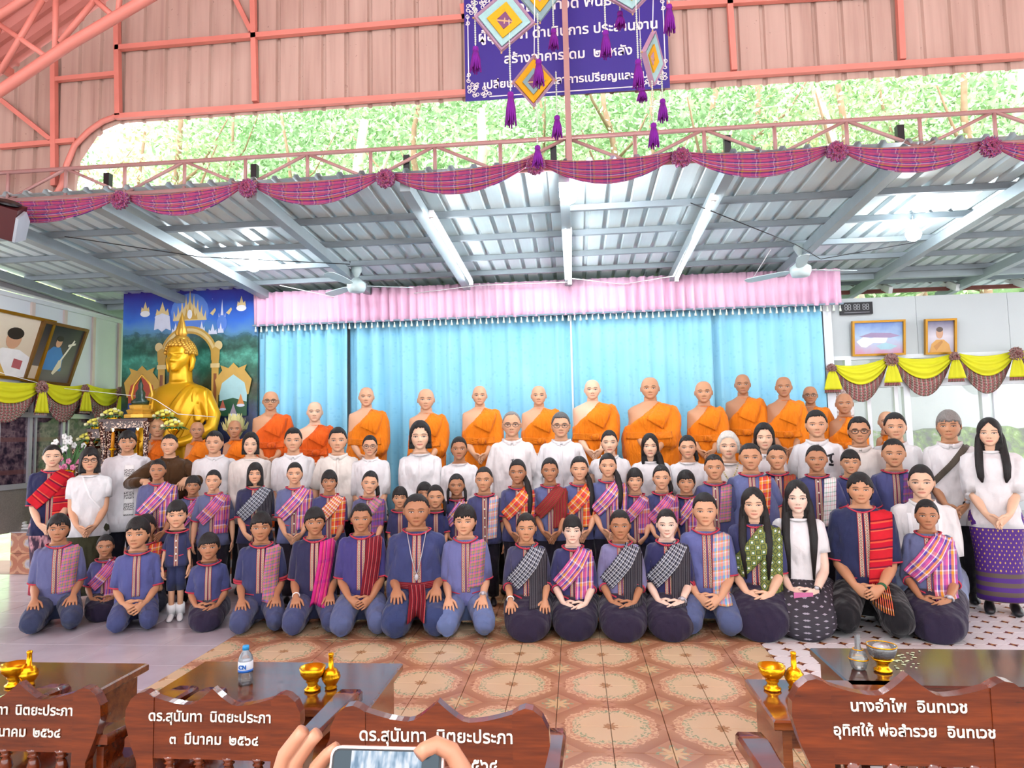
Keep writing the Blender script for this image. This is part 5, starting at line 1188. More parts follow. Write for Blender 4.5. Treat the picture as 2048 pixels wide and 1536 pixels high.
adult('woman with long dark hair over one shoulder in white round-neck blouse', 1299, 868, 914, 6.5, 'f', 'long+pony', 'l', ex=('sl.9', NH), lip=.5)
adult('woman with pulled back hair and slim face in white round-neck blouse', 1374, 871, 916, 6.52, 'f', 'tied+tail', 'm', ex=('sl.9', NH), lip=.4)
adult('elderly woman with white curly hair and a pearl necklace', 1455, 865, 916, 6.5, 'f', 'curly', 'l', '#e4dcd6', hc='w', ex=('pearls', 'sl1.2', NH), lip=.5)
adult('woman with wavy black bob in white lace jacket', 1527, 849, 898, 6.52, 'f', 'shag', 'l', ex=('collar', 'laces', 'sl1.2', NH), lip=.3)
adult('man in white mandarin shirt with black figure on the chest', 1631, 822, 873, 6.52, 'm', 'short', 'm', hands='sides', ex=('collar', 'placket', 'emblem', 'emblemr', NH), sw=1.05)
adult('man with black-rimmed glasses in cream collarless shirt', 1716, 835, 885, 6.5, 'm', 'short', 't', '#e6dcd4', hands='sides', ex=('glasses', 'dark', 'collar', NH))
adult('man with side-parted hair in white in front of the end window', 1788, 827, 877, 6.5, 'm', 'short', 'm', hands='sides', ex=('collar', 'emblem', NH))
adult('man with streaked grey hair and a brown bag strap', 1895, 823, 876, 6.2, 'm', 'mop', 't', hc='g', hands='clasp', ex=('strap', 'sl.9', 'watch', 'collar', 'shoes', 'longhem'), yaw=-.12)
adult('woman in white blouse and purple gold-dotted skirt at the end of the row', 1976, 837, 889, 5.82, 'f', 'long+front1.35', 'l', low='purple_skirt', hands='clasp', ex=('sl1.1', 'puff', 'shoes'), lip=.6, yaw=-.12, sw=1.05)
# ---- monks
OR, OR2 = '#ee8208', '#e86010'
def monk(lab, x, cr, ch, y=7.62, sex='m', col=OR, hands='clasp', ex=(), skin='m', **k): k['sw'] = k.get('sw', 1) * 1.2; person(lab, x, cr, ch, y, sex=sex, hair='bald', skin=skin, shirt=col, out='monk', hands=hands, ex=ex, base=STZ, group=GM, **k)
monk('old monk with glasses in reddish orange robe at the backdrop edge', 542, 783, 824, col=OR2, ex=('glasses',), skin='t')
monk('elderly wrinkled monk with a lower head in orange-red robe', 630, 804, 846, col=OR2, skin='l')
monk('thin monk with robe hanging wide from his arm, third on the stage', 733, 775, 815)
monk('monk looking down above the woman in the puff-sleeved jacket', 852, 778, 822)
monk('monk with folded hands left of the tall balding man', 959, 772, 812)
monk('middle-aged monk between the balding man and the grey-haired man', 1077, 772, 812)
monk('stout fair monk with a wide flared robe sleeve', 1184, 760, 800, sw=1.12, skin='l', wide=1.05)
monk('large heavy monk with broad bare shoulder', 1299, 755, 799, sw=1.3, skin='t', ex=('fat',), wide=1.12)
monk('young monk with narrow face beside the heavy monk', 1406, 763, 806, sex='b', skin='t', sw=1.05)
monk('tallest monk with raised chin standing further back', 1484, 749, 789, y=7.8, sex='b', skin='d', sw=1.05)
monk('slim young monk with a bow-tied waist sash near the curtain edge', 1566, 754, 794, y=7.66, sex='b', skin='d')
monk('monk with glasses half hidden near the patterned column', 1619, 773, 808, y=7.82, sex='b', skin='d', ex=('glasses', 'nohands'))
monk('young novice standing before the end window', 1687, 787, 827, y=7.6, sex='b', skin='d', sw=.95)
monk('novice almost hidden behind the man with side-parted hair', 1772, 823, 862, y=7.75, sex='k', skin='m', ex=('nohands',), sw=1.1)
monk('plump child novice in front of the candle table', 315, 836, 877, y=7.55, sex='k', col='#e87010', skin='t', ex=('nohands',), wide=1.1, sw=1.15, yaw=.15)
monk('thin child novice with dark face below the golden statue', 395, 844, 879, y=7.5, sex='k', col='#e87a08', skin='d', ex=('nohands',))
monk('child novice at the foot of the painted backdrop', 470, 841, 877, y=7.5, sex='k', col='#ee7808', skin='d', ex=('nohands',))
realise()
for d in PEOPLE:
    if 'pendant' in d['ex']:
        q = MB(); DR = d['DR']; zt, zb_ = d['zn'] - .02, d['zh'] + .45 * d['D']; pts = []
        for i in range(21):
            t = -1 + 2 * i / 20; x = t * .075; z = zb_ + (zt - zb_) * abs(t) ** 1.2; pts.append((x, (DR.y(x, z) or -.15) - .012, z))
        q.tube(pts, .004, 5); nk = obj('necklace', q, M['alu'], d['root'], True)
        q = MB(); q.ell((0, pts[10][1] - .01, zb_ - .02), (.016, .008, .026), 12, 8); obj('pendant', q, M['alu'], nk, True)
    if 'phone' in d['ex']:
        S, E, w_, hd, sd = d['arms'][-1]; c = w_ + hd * .09 + np.array((.02, -.035, .0)); q = MB().box((0, 0, 0), (.135, .012, .07))
        p = obj('phone', q, simple('pink_phone_case', '#c86a98', .3), None, loc=tuple(np.array(d['root'].matrix_basis @ Vector(tuple(c)))), label='small phone in pink case held on the lap of the white-bloused woman', cat='phone')
# ---------------------------------------------------------------- decoration of the hall
FONT_DG = []
def text_mesh(body, size, mat, parent, loc, rot, name='lettering', extrude=.0015, bold=.0, ax='CENTER'):
    c = bpy.data.curves.new('t', 'FONT'); c.body = body; c.size = size; c.extrude = extrude; c.offset = bold; c.resolution_u = 3; c.align_x = ax; c.align_y = 'CENTER'
    o = bpy.data.objects.new('t', c); COL.objects.link(o); FONT_DG.append((o, mat, parent, loc, rot, name))
def realise_text():
    dg = bpy.context.evaluated_depsgraph_get(); dg.update()
    ms = [bpy.data.meshes.new_from_object(f[0].evaluated_get(dg)) for f in FONT_DG]
    for (o, mat, parent, loc, rot, name), me in zip(FONT_DG, ms):
        cu = o.data; bpy.data.objects.remove(o); bpy.data.curves.remove(cu); me.materials.clear(); me.materials.append(mat)
        t = link(name, me, parent, loc); t.rotation_euler = rot
M['ink_white'] = simple('white_lettering', '#f2ecec', .6, 0, .03)
# --- curtains
def curtain(name, x0, x1, z0, z1, Y, amp, per, mat, label, cat, seed, nz=8, top_gather=0.0):
    r = np.random.default_rng(seed); n = int((x1 - x0) / per * 8); xs = np.linspace(x0, x1, n); ph = np.cumsum(r.uniform(.7, 1.3, n)) * 2 * PI / 8
    G = np.zeros((nz, n, 3)); A = amp * (1 + .5 * np.sin(np.cumsum(r.normal(0, .3, n))))
    for i in range(nz):
        f = i / (nz - 1); z = z0 + (z1 - z0) * f
        G[i, :, 0] = xs; G[i, :, 1] = Y + A * np.sin(ph) * (1 - .35 * f) + .3 * amp * np.sin(ph * 2.3 + f * 2); G[i, :, 2] = z
    G[0, :, 2] += .01 * np.sin(ph)
    st = [(xs[j], G[i, j, 2]) for i in range(nz) for j in range(n)]
    mb = MB(); mb.slab(G, (0, .012, 0), st); return obj(name, mb, mat, None, True, label=label, cat=cat)
def mk_curt(name, a, b, dots=0.0):
    t = NT(name); s, l, _ = t.xyz(t.attr('st')); n = t.noise(t.pos(), 2, 2); c = t.mix(n, srgb(a), srgb(b))
    if dots:
        v = t.voro(t.comb(s, l), 14.0); c = t.mix(t.m('MULTIPLY', t.m('LESS_THAN', v, .22), dots), c, srgb('#5aa8d0'))
    return t.out(c, .75, 0, .2, Sheen_Weight=.1)
M['blue_curtain'] = mk_curt('blue_curtain', '#86ccec', '#a6def4', .18); M['pink_curtain'] = mk_curt('pink_curtain', '#ecb4d2', '#f6cce2')
cx = [float(P(px, 700, YC)[0]) for px in (516, 697, 1143, 1425, 1648)]; czt = float(P(1150, 620, YC)[2])
for i, lab in enumerate(('narrow sky-blue curtain beside the painted backdrop', 'widest sky-blue curtain left of the seam pole', 'sky-blue curtain just past the thin seam pole', 'sky-blue curtain at the patterned column end')):
    o = curtain('curtain', cx[i] + .004, cx[i+1] - .004, STZ + .02, czt, YC + (.03 if i % 2 else 0), .05, .20, M['blue_curtain'], lab, 'curtain', 11 + i); o['group'] = 'sky-blue stage curtains'
vx0, vx1 = float(P(515, 620, YC)[0]), float(P(1677, 590, YC)[0]); vz1 = float(P(1150, 563, YC)[2]); vz0 = float(P(1150, 632, YC)[2])
val = empty('valance', (0, YC - .1, vz1), label='long gathered pink valance with fringe above the blue curtains', cat='valance')
v_ = curtain('valance_cloth', vx0, vx1, vz0, vz1, YC - .12, .032, .12, M['pink_curtain'], None, None, 5, 6)
v_.data.transform(Matrix.Translation((0, -(YC - .1), -vz1))); v_.parent = val
for k_ in ('label', 'category'):
    if k_ in v_: del v_[k_]
child('trim', MB().box(((vx0 + vx1) / 2, YC - .125, vz0 + .008), (vx1 - vx0, .03, .018)), simple('grey_trim', '#7d8f9e', .7), val)
q = MB(); q.lathe([(.004, .0), (.010, -.01), (.006, -.022), (.014, -.05), (.016, -.072), (.008, -.075)], 8); tm = q.mesh('tassel', [simple('fringe_thread', '#d6dcd0', .8)], True)
nt_ = 100
for i in range(nt_): link('tassel', tm, val, (vx0 + (vx1 - vx0) * (i + .5) / nt_, -.02, vz0 - vz1 - .002 - .006 * (i % 2)))
obj('curtain_pole', MB().tube([(cx[2], YC - .075, STZ), (cx[2], YC - .075, vz0 + .02)], .012, 8), M['white_metal'], smooth=True, label='thin white pole standing at the curtain seam', cat='pole')
# --- swags
def swag(name, p0, p1, top, bot, mat, label, group, nrm=(0, -1, 0), nf=4, w=14, s0=0.0, s1=1.0, puff=.04):
    p0, p1, nrm = np.array(p0, float), np.array(p1, float), np.array(nrm, float); n = 22; G = np.zeros((n, w, 3)); st = []; L = np.linalg.norm(p1 - p0)
    for i in range(n):
        u = i / (n - 1); b = p0 + (p1 - p0) * u; e = 4 * u * (1 - u); pinch = .32 + .68 * e ** .6
        for j in range(w):
            v = j / (w - 1); zt = -top * e + .02 * (1 - e); zb_ = -bot * e - .035 * (1 - e)
            z = zt + (zb_ - zt) * v; d = puff * pinch * (math.sin(v * PI) * .8 + .45 * math.sin(v * nf * 2 * PI + u * 1.5))
            G[i, j] = b + np.array((0, 0, z)) + nrm * (d + .01); st.append((s0 + (s1 - s0) * v + .12 * math.sin(u * 3), u * L * 1.1))
    mb = MB(); mb.slab(G, -nrm * .015, st); return obj(name, mb, mat, None, True, label=label, cat='swag', group=group)
def rosette(c, r, mat, label, group, nrm=(0, -1, 0), seed=1, name='rosette', tail=None, tmat=None):
    rg = np.random.default_rng(seed); nrm = np.array(nrm, float); c = np.array(c, float); side = np.cross((0, 0, 1), nrm); up = np.array((0, 0, 1.0)); root = empty(name, tuple(c), label=label, cat='rosette', group=group)
    k = 0
    for ringr, cnt, h in ((.62, 11, .25), (.38, 8, .55), (.15, 5, .8)):
        for i in range(cnt):
            a = 2 * PI * i / cnt + rg.uniform(-.15, .15); d = side * math.cos(a) + up * math.sin(a); t_ = -side * math.sin(a) + up * math.cos(a); G = np.zeros((6, 7, 3)); st = []
            for ii in range(6):
                for jj in range(7):
                    u, v = ii / 5, jj / 6 - .5; G[ii, jj] = d * r * (ringr * .4 + u * ringr * .75) + t_ * r * v * (.75 if ringr > .3 else .5) * (1 - .2 * u) + nrm * r * (h * (1 - .35 * u) + .22 * math.cos(v * 9 + i) * u + .1); st.append((rg.uniform(0, .02) + v + .5 + k * .13, u * .12))
            mb = MB(); mb.slab(G, -nrm * .006, st); obj('petal', mb, mat, root, True); k += 1
    if tail:
        for j, (w, L, m_) in enumerate(tail):
            G = np.zeros((9, 11, 3)); st = []
            for ii in range(9):
                for jj in range(11):
                    u, v = ii / 8, jj / 10 - .5; G[ii, jj] = side * w * v * (.35 + .65 * u ** .7) - up * (r * .5 + L * u) + nrm * (.02 + .02 * j + .012 * math.sin(v * 22)); st.append((v + .5, u * L))
            mb = MB(); mb.slab(G, -nrm * .008, st); obj('tail', mb, m_, root, True)
    return root
ros = [(-60, 412), (244, 403), (498, 379), (773, 360), (1072, 333), (1362, 318), (1672, 306), (1978, 297), (2270, 285)]
YS = YT - .07; nmr = ('', 'first', 'second', 'third', 'middle', 'fifth', 'sixth', 'seventh', '')
for i, (px, py) in enumerate(ros):
    if 0 < i < 8: rosette(P(px, py, YS - .03), .105, M['swag_pink'], '%s plaid rosette along the pink truss garland, counted from the loudspeaker' % nmr[i], 'rosettes of the plaid garland', seed=i)
    if i < 8:
        a, b = P(px + (0 if i == 0 else 18), py - 8, YS), P(ros[i+1][0] - 18, ros[i+1][1] - 8, YS)
        swag('swag', a, b, .015, .205, M['swag_pink'], 'pink and purple plaid swag, number %s along the truss from the loudspeaker' % ('one', 'two', 'three', 'four', 'five', 'six', 'seven', 'eight')[i], 'plaid swags along the truss', nf=3)
M['yellow'] = simple('yellow_cloth', '#d6d216', .7, 0, .1); M['yellow_cloth2'] = M['yellow']
YE = YW - .10
rn = [(1662, 735), (1781, 718), (1908, 712), (2030, 706), (2150, 700)]
for i in range(4):
    a, b = P(rn[i][0] + 6, rn[i][1] + 2, YE), P(rn[i+1][0] - 6, rn[i+1][1] + 2, YE); nm_ = ('first', 'second', 'third', 'fourth')[i]
    swag('swag', a, b, .22, .46, M['swag_check'], '%s red-grey check swag under the framed pictures on the end wall' % nm_, 'check swags on the end wall', nf=6, puff=.03)
    swag('swag', a + np.array((0, -.04, .02)), b + np.array((0, -.04, .02)), .03, .27, M['yellow'], '%s yellow swag under the framed pictures on the end wall' % nm_, 'yellow swags on the end wall', nf=3, puff=.03)
for i, (px, py) in enumerate(rn[:4]): rosette(P(px, py + 2, YE - .08), .11 if i % 2 else .08, M['swag_check'], '%s bow with yellow tail on the end wall garland' % ('first', 'second', 'third', 'fourth')[i], 'bows on the end wall garland', seed=20 + i, tail=((.2, .26, M['swag_check']), (.22, .22, M['yellow'])))
XE = XW + .12
ln = [(-70, 762), (80, 775), (168, 778), (238, 785)]
for i in range(3):
    a, b = PX(ln[i][0], ln[i][1] - 4, XE), PX(ln[i+1][0], ln[i+1][1] - 4, XE); nm_ = ('first', 'second', 'third')[i]
    swag('swag', a, b, .2, .46, M['swag_check'], '%s dark red check swag on the cabinet wall' % nm_, 'check swags on the cabinet wall', nrm=(1, 0, 0), nf=6, puff=.03)
    swag('swag', a + np.array((.04, 0, .02)), b + np.array((.04, 0, .02)), .02, .26, M['yellow'], '%s yellow swag on the cabinet wall below the portraits' % nm_, 'yellow swags on the cabinet wall', nrm=(1, 0, 0), nf=3, puff=.03)
for i, (px, py) in enumerate(ln[1:]): rosette(PX(px, py, XE + .1), .11 if i != 1 else .08, M['swag_check'], '%s bow with yellow tail on the cabinet wall garland' % ('first', 'second', 'third')[i], 'bows on the cabinet wall garland', nrm=(1, 0, 0), seed=30 + i, tail=((.22, .28, M['swag_check']), (.24, .25, M['yellow'])))
# --- framed pictures
def picture(name, c, w, h, tilt, axis, fmat, paint, label, fw=.035, sh=0.0):
    """framed picture: c = centre; axis 'x' wall faces +x, 'y' wall faces -y; tilt leans the top into the room; local (a,b): right, up"""
    o = empty(name, tuple(c), label=label, cat='picture'); o.rotation_euler = (math.radians(90) - tilt * 0, 0, 0)
    R = Matrix.Rotation(PI / 2, 4, 'Z') if axis == 'x' else Matrix.Identity(4)
    o.rotation_euler = (R @ Matrix.Rotation(tilt, 4, 'X')).to_euler()
    # local frame: a along +x (viewer right), out of the wall -y, up z
    for (cx_, cz_, ww, hh) in ((0, h/2 - fw/2, w, fw), (0, -h/2 + fw/2, w, fw), (-w/2 + fw/2, 0, fw, h - 2*fw), (w/2 - fw/2, 0, fw, h - 2*fw)): obj('frame_side', MB().box((cx_, -.008, cz_), (ww, .045, hh)), fmat, o)
    obj('picture_panel', MB().box((0, .002, 0), (w - 2*fw + .004, .012, h - 2*fw + .004)), paint[0], o)
    for nm, poly, m_ in paint[1]:
        d_ = paint[1].index((nm, poly, m_)); obj(nm, MB().prism([(x * (w - 2*fw) / 2, z * (h - 2*fw) / 2) for x, z in poly], lambda a, b, t, d_=d_: (a, -.006 - .0006 * d_ - t, b), .0006), m_, o)
    return o
def grad(name, *stops, axis=2, lo=-.3, hi=.3, noise=.1):
    t = NT(name); x = t.xyz(t.oco())[axis]; f = t.m('DIVIDE', t.m('SUBTRACT', x, lo), hi - lo); n = t.noise(t.oco(), 6, 3)
    f = t.m('ADD', f, t.m('MULTIPLY', t.m('SUBTRACT', n, .5), noise * 2)); k = len(stops) - 1
    return t.out(t.ramp(f, [(i / k, srgb(s)) for i, s in enumerate(stops)]), .3)
def circ(cx_, cz_, rx, rz, n=16, a0=0, a1=2 * PI): return [(cx_ + rx * math.cos(a0 + (a1 - a0) * i / n), cz_ + rz * math.sin(a0 + (a1 - a0) * i / n)) for i in range(n)]
pm = lambda h: simple('print_' + h[1:], h, .4, 0, .12, 9)
skinp, hairp, whitep, redp = pm('#c89878'), pm('#2a2220'), pm('#e4e0e0'), pm('#b05a60')
gfm = simple('gilt_frame', '#a8781c', .3, .6, .2)
brf = simple('brown_gilt_frame', '#7a5428', .4, .3, .3)
c1 = PX(28, 692, XW + .17); c2 = PX(112, 708, XW + .17)
picture('portrait', c1, .92, .78, .30, 'x', gfm, (grad('portrait_cream', '#c8b49a', '#e0d2bc'), [('figure', [(-.75, -1), (-.7, -.35), (-.35, -.1), (.2, -.1), (.6, -.3), (.7, -1)], whitep), ('face', circ(-.08, .22, .24, .32), skinp), ('hair', circ(-.08, .42, .27, .2), hairp), ('medals', [(.1, -.4), (.4, -.45), (.4, -.75), (.1, -.7)], redp), ('sash', [(-.7, -.4), (-.5, -.3), (.0, -1), (-.3, -1)], pm('#c8a050'))]), 'gilt-framed portrait of a figure in white uniform leaning from the wall')
picture('portrait', c2, .74, .78, .33, 'x', brf, (grad('portrait_dark', '#6a6460', '#2c2a2e'), [('figure', [(-.6, -.6), (-.5, .0), (-.25, .25), (.1, .25), (.35, -.05), (.45, -.6)], pm('#3f78b0')), ('face', circ(-.05, .42, .14, .18), skinp), ('hair', circ(-.05, .56, .16, .1), hairp), ('instrument', [(.05, -.7), (.2, -.2), (.34, -.2), (.4, -.45), (.15, -.75)], pm('#d8ccb0')), ('neck', [(.24, -.2), (.62, .6), (.68, .56), (.32, -.22)], pm('#e0d8c4')), ('pegs', [(.4, .4), (.75, .5), (.74, .42), (.42, .32)], pm('#e0d8c4'))]), 'brown-framed portrait of a seated figure in blue with a fiddle')
pr = P(1756, 676, YW - .09); picture('picture', pr, .62, .43, .12, 'y', gfm, (grad('temple_photo', '#c890a8', '#a8c0d8', '#5a78b8', lo=-.2, hi=.2, noise=.3), [('white_group', [(-.9, -.2), (-.6, .1), (-.3, 0), (0, .1), (.4, .05), (.3, -.35), (-.2, -.3), (-.5, -.6), (-.7, -.55)], whitep), ('building', [(-.8, .1), (-.3, .35), (.5, .3), (.9, .1), (.5, 0), (-.3, .05)], pm('#9a86a8')), ('pool', [(-.1, -.5), (.3, -.3), (.8, -.55), (.5, -.75), (.1, -.75)], pm('#a0c4d0'))]), 'landscape picture of a white temple gathering in gilt frame', .025)
pr = P(1880, 673, YW - .09); picture('picture', pr, .36, .43, .12, 'y', gfm, (grad('monk_photo', '#a8a0b0', '#d0c8d0', '#48466e', lo=-.2, hi=.2), [('robe', [(-.8, -1), (-.65, -.45), (-.3, -.2), (.25, -.2), (.65, -.5), (.8, -1)], pm('#d09a50')), ('face', circ(-.05, .22, .26, .36), skinp), ('hair', circ(-.05, .45, .25, .16), pm('#5a4a44')), ('robe_edge', [(-.5, -.6), (.1, -.25), (.2, -.35), (-.3, -.9)], pm('#b88040'))]), 'portrait picture of a monk in orange robe in gilt frame', .025)
# --- digital clock
ck = empty('wall_clock', tuple(P(1712, 617, YW - .06)), label='black digital wall clock showing 88 88 88 on the grey wall', cat='clock')
obj('case', MB().box((0, 0, 0), (.38, .04, .15)), M['black'], ck)
seg = MB(); sm_ = emit('clock_segment', (.8, .8, .85), .45)
for d_ in range(6):
    x0 = -.125 + d_ * .04 + (d_ // 2) * .026
    for (ax_, az_, w_, h_) in ((0, .034, .022, .006), (0, 0, .022, .006), (0, -.034, .022, .006), (-.014, .017, .006, .026), (.014, .017, .006, .026), (-.014, -.017, .006, .026), (.014, -.017, .006, .026)):
        seg.box((x0 + ax_, -.022, .014 + az_), (w_, .003, h_))
tag(obj('digit_segments', seg, sm_, ck), kind='stuff')
obj('caption_line', MB().box((0, -.0215, -.052), (.30, .002, .007)), simple('caption_grey', '#8a8a90', .5), ck)
# --- lamps
def bulb(px, py, Y, r, k, label):
    c = P(px, py, Y); o = empty('lamp_bulb', tuple(c), label=label, cat='lamp', group='bare bulbs under the low roof'); top = roofz(Y) - .03 - c[2]
    obj('bulb', MB().lathe([(r * .3, r * 1.25), (r * .5, r * .9), (r * .95, r * .3), (r, -.1 * r), (r * .75, -.7 * r), (r * .3, -.97 * r)], 16), emit('bulb_glow', (.88, .95, 1), k * 5), o, True)
    obj('socket', MB().lathe([(.022, r * 1.1), (.03, r * 1.5), (.03, r * 1.9), (.012, r * 2.1)], 12), M['white'], o, True)
    if top > r * 2.1: obj('cord', MB().tube([(0, 0, r * 2), (0, 0, top)], .006, 6), M['white'], o, True)
bulb(507, 530, 7.0, .075, 42, 'glowing white bulb left of the first ceiling fan'); bulb(1137, 390, 5.36, .075, 70, 'brightest bulb hanging at the middle rafter'); bulb(1827, 468, 6.7, .07, 40, 'glowing bulb above the end wall pictures')
for (a, b, lab) in (((862, 388), (942, 535), 'fluorescent tube beside the rafter left of the middle'), ((1138, 425), (1139, 534), 'fluorescent tube along the middle rafter'), ((1425, 352), (1352, 528), 'fluorescent tube along the rafter right of the middle')):
    A_, B_ = PR(*a), PR(*b); A_[2] -= .19; B_[2] -= .19; o = empty('tube_lamp', tuple((A_ + B_) / 2), label=lab, cat='lamp', group='fluorescent tubes')
    child('tube', MB().tube([A_, B_], .017, 10), emit('tube_glow', (.92, .97, 1), 55 if 'right' not in lab else 25), o, smooth=True)
    child('batten', MB().bar(A_ + np.array((0, 0, .03)), B_ + np.array((0, 0, .03)), .04, .03), M['white'], o)
    for e_ in (A_, B_): child('end_cap', MB().box(e_, (.045, .03, .05)), M['white'], o)
# --- ceiling fans
M['fan'] = simple('fan_enamel', '#c4d4d4', .35)
def fan(px, py, Y, label, a0):
    c = P(px, py, Y); top = roofz(Y) - .04 - c[2]; o = empty('ceiling_fan', tuple(c), label=label, cat='fan', group='ceiling fans')
    obj('motor', MB().lathe([(.02, -.075), (.09, -.07), (.11, -.02), (.11, .03), (.07, .06), (.03, .1)], 20), M['fan'], o, True)
    obj('rod', MB().tube([(0, 0, .08), (0, 0, top - .05)], .013, 8), M['white'], o, True); obj('canopy', MB().lathe([(.015, top - .13), (.06, top - .05), (.065, top)], 14), M['fan'], o, True)
    for i in range(3):
        a = a0 + i * 2 * PI / 3; u = np.array((math.cos(a), math.sin(a), 0)); v = np.array((-math.sin(a), math.cos(a), .18)); G = np.array([[u * r_ + v * w_ for w_ in (-wd, 0, wd)] for r_, wd in ((.12, .025), (.2, .05), (.45, .065), (.62, .06), (.66, .03))])
        mb = MB(); mb.slab(G, (0, 0, .006), [(0, 0)] * 15); obj('blade', mb, M['fan'], o)
fan(713, 572, 7.5, 'white ceiling fan over the middle of the curtains', .35); fan(1601, 540, 7.4, 'white ceiling fan near the end of the pink valance', .25)
# --- loudspeaker, cables
sp = P(28, 450, 4.9); o = empty('loudspeaker', tuple(sp), label='dark red loudspeaker box with pale grey side tilted under the garland', cat='speaker'); o.rotation_euler = (.5, .25, .5)
obj('cabinet', MB().box((-.06, 0, .02), (.2, .2, .26)), simple('speaker_red', '#4a1418', .5), o); obj('side_panel', MB().prism([(-.13, -.10), (.10, -.13), (.13, .03), (.02, .13), (-.13, .1)], lambda a, b, t: (.045 + t, a, b), .02), simple('speaker_grey', '#a8b0b8', .4), o); obj('driver', MB().lathe([(.02, .0), (.08, .01), (.09, .02)], 18, (-.06, 0, .15)), M['black'], o, True)
for i, pts in enumerate(([(130, 440), (400, 480), (700, 500), (700, 490)], [(560, 545), (705, 575), (960, 545), (1137, 535)], [(1137, 530), (1245, 540), (1350, 525)], [(1380, 370), (1590, 455), (1640, 490), (1830, 450)], [(1540, 470), (1500, 535), (1470, 555)])):
    pw = [PR(*p) - np.array((0, 0, .16 + .02 * (j % 2))) for j, p in enumerate(pts)]; obj('cable', MB().tube(pw, .005, 5), M['black' if i in (0, 3) else 'white'], smooth=True, label=('thin dark cable sagging under the roof near the loudspeaker', 'pale cable strung past the first fan', 'short pale cable by the middle tube lamp', 'dark cable strung towards the bulb over the end wall', 'pale conduit cable running down to the valance')[i], cat='cable', group='cables under the low roof')
# --- banner
YB = YG - .075
bc = [P(927, 10, YB), P(1337, -25, YB), P(1340, 176, YB), P(931, 201, YB)]
bx0, bx1 = float(bc[3][0]), float(bc[2][0]); bz0 = float((bc[2][2] + bc[3][2]) / 2); bz1 = float(bc[0][2] + .06); bw = bx1 - bx0; bh = bz1 - bz0
bn = empty('banner', ((bx0 + bx1) / 2, YB, (bz0 + bz1) / 2), label='dark blue banner with white Thai lettering and corner scrolls on the gable', cat='banner')
obj('cloth', MB().box((0, .006, 0), (bw, .01, bh)), simple('banner_blue', '#34248c', .5, 0, .05), bn)
for x in (-bw/2 + .03, bw/2 - .03): obj('border_line', MB().box((x, -.001, 0), (.008, .004, bh * .62)), M['ink_white'], bn)
obj('border_line', MB().box((0, -.001, -bh/2 + .025), (bw * .76, .004, .008)), M['ink_white'], bn)
for sx in (-1, 1):
    for sz in (-1, 1):
        q = MB(); r = np.random.default_rng(3)
        for i in range(16):
            a = r.uniform(0, 1) ** 1.4; b = r.uniform(0, 1 - a); c_ = (sx * (bw/2 - .03 - a * .2), sz * (bh/2 - .03 - b * .2)); pts = [(c_[0] + (.02 - .0014 * t) * math.cos(t * .8 + i), -.004, c_[1] + (.02 - .0014 * t) * math.sin(t * .8 + i)) for t in range(10)]; q.tube(pts, .0042, 4)
        obj('corner_scroll_pattern', q, M['ink_white'], bn)
rx = (PI / 2, 0, 0)
for i, (tx, sz, fz) in enumerate((('รศ. คุณสุภาวดี พันธ์ะภูมา', .125, .86), ('ผู้อุปถัมภ์ ดำเนินการ ประสานงาน', .116, .60), ('สร้างอาคารโดม  ๒  หลัง', .112, .37), ('เปลี่ยนหลังคาศาลาการเปรียญและอื่นๆ', .094, .135))):
    text_mesh(tx, sz, M['ink_white'], bn, (.02, -.004, -bh/2 + bh * fz), rx, bold=.0022)
# --- hanging yarn diamonds and tassels
yl = {c: simple('yarn_' + c, h, .9, 0, .12, 30, .3, 200) for c, h in (('aqua', '#9fc4c4'), ('gold', '#e2a41c'), ('plum', '#7a4a70'), ('lilac', '#b890a8'), ('slate', '#8aa4a8'), ('purple', '#7a1490'))}
M['stick'] = simple('bamboo_stick', '#c8a078', .7); beads = simple('bead_mix', '#cdd6c4', .3, 0, .3, 300)
def yarn_diamond(px, py, Y, hw, hh, bands, label, turn=0.0, roll=0.0):
    c = P(px, py, Y); s = Y / F; o = empty('yarn_diamond', tuple(c), label=label, cat='ornament', group='hanging yarn diamonds'); o.rotation_euler = (.12, roll, turn); prev = 0.0
    for i, (f, col) in enumerate(bands):
        f0 = prev; q = MB()
        if f0 == 0: q.slab(np.array([[(-hw*s*f, 0, 0), (0, -.012, -hh*s*f)], [(0, -.012, hh*s*f), (hw*s*f, 0, 0)]]), (0, .02, 0), [(0, 0)] * 4)
        else:
            dr = [(1, 0), (0, 1), (-1, 0), (0, -1)]
            R = [[(a * hw * s * g, y_, b * hh * s * g) for (g, y_) in ((f0, -.006), (f, -.012 - .004 * i), (f, .01), (f0, .01))] for a, b in dr]
            q.loft(np.array(R + [R[0]]), False)
        obj('yarn_band', q, yl[col], o); prev = f
    for a, b in ((1, 0), (0, 1)):
        q = MB(); q.tube([(-a * hw * s * 1.06, .0, -b * hh * s * 1.06), (a * hw * s * 1.06, .0, b * hh * s * 1.06)], .005, 6); obj('stick', q, M['stick'], o)
    obj('string', MB().tube([(0, 0, hh * s), (0, 0, hh * s + .9)], .003, 5), M['white'], o)
yarn_diamond(1009, 42, 3.6, 64, 64, ((.28, 'plum'), (.58, 'gold'), (.86, 'aqua'), (1.0, 'lilac')), 'largest yarn diamond with plum centre over the banner', .1, .12)
yarn_diamond(1068, 164, 3.9, 45, 52, ((.30, 'plum'), (.52, 'slate'), (.86, 'gold'), (1.0, 'lilac')), 'lower yarn diamond with wide golden band hanging over the gap', -.1, .05)
yarn_diamond(1079, -12, 4.0, 48, 58, ((.3, 'lilac'), (.66, 'gold'), (1.0, 'slate')), 'slate and gold yarn diamond cut by the top edge, left of the thin post', .1)
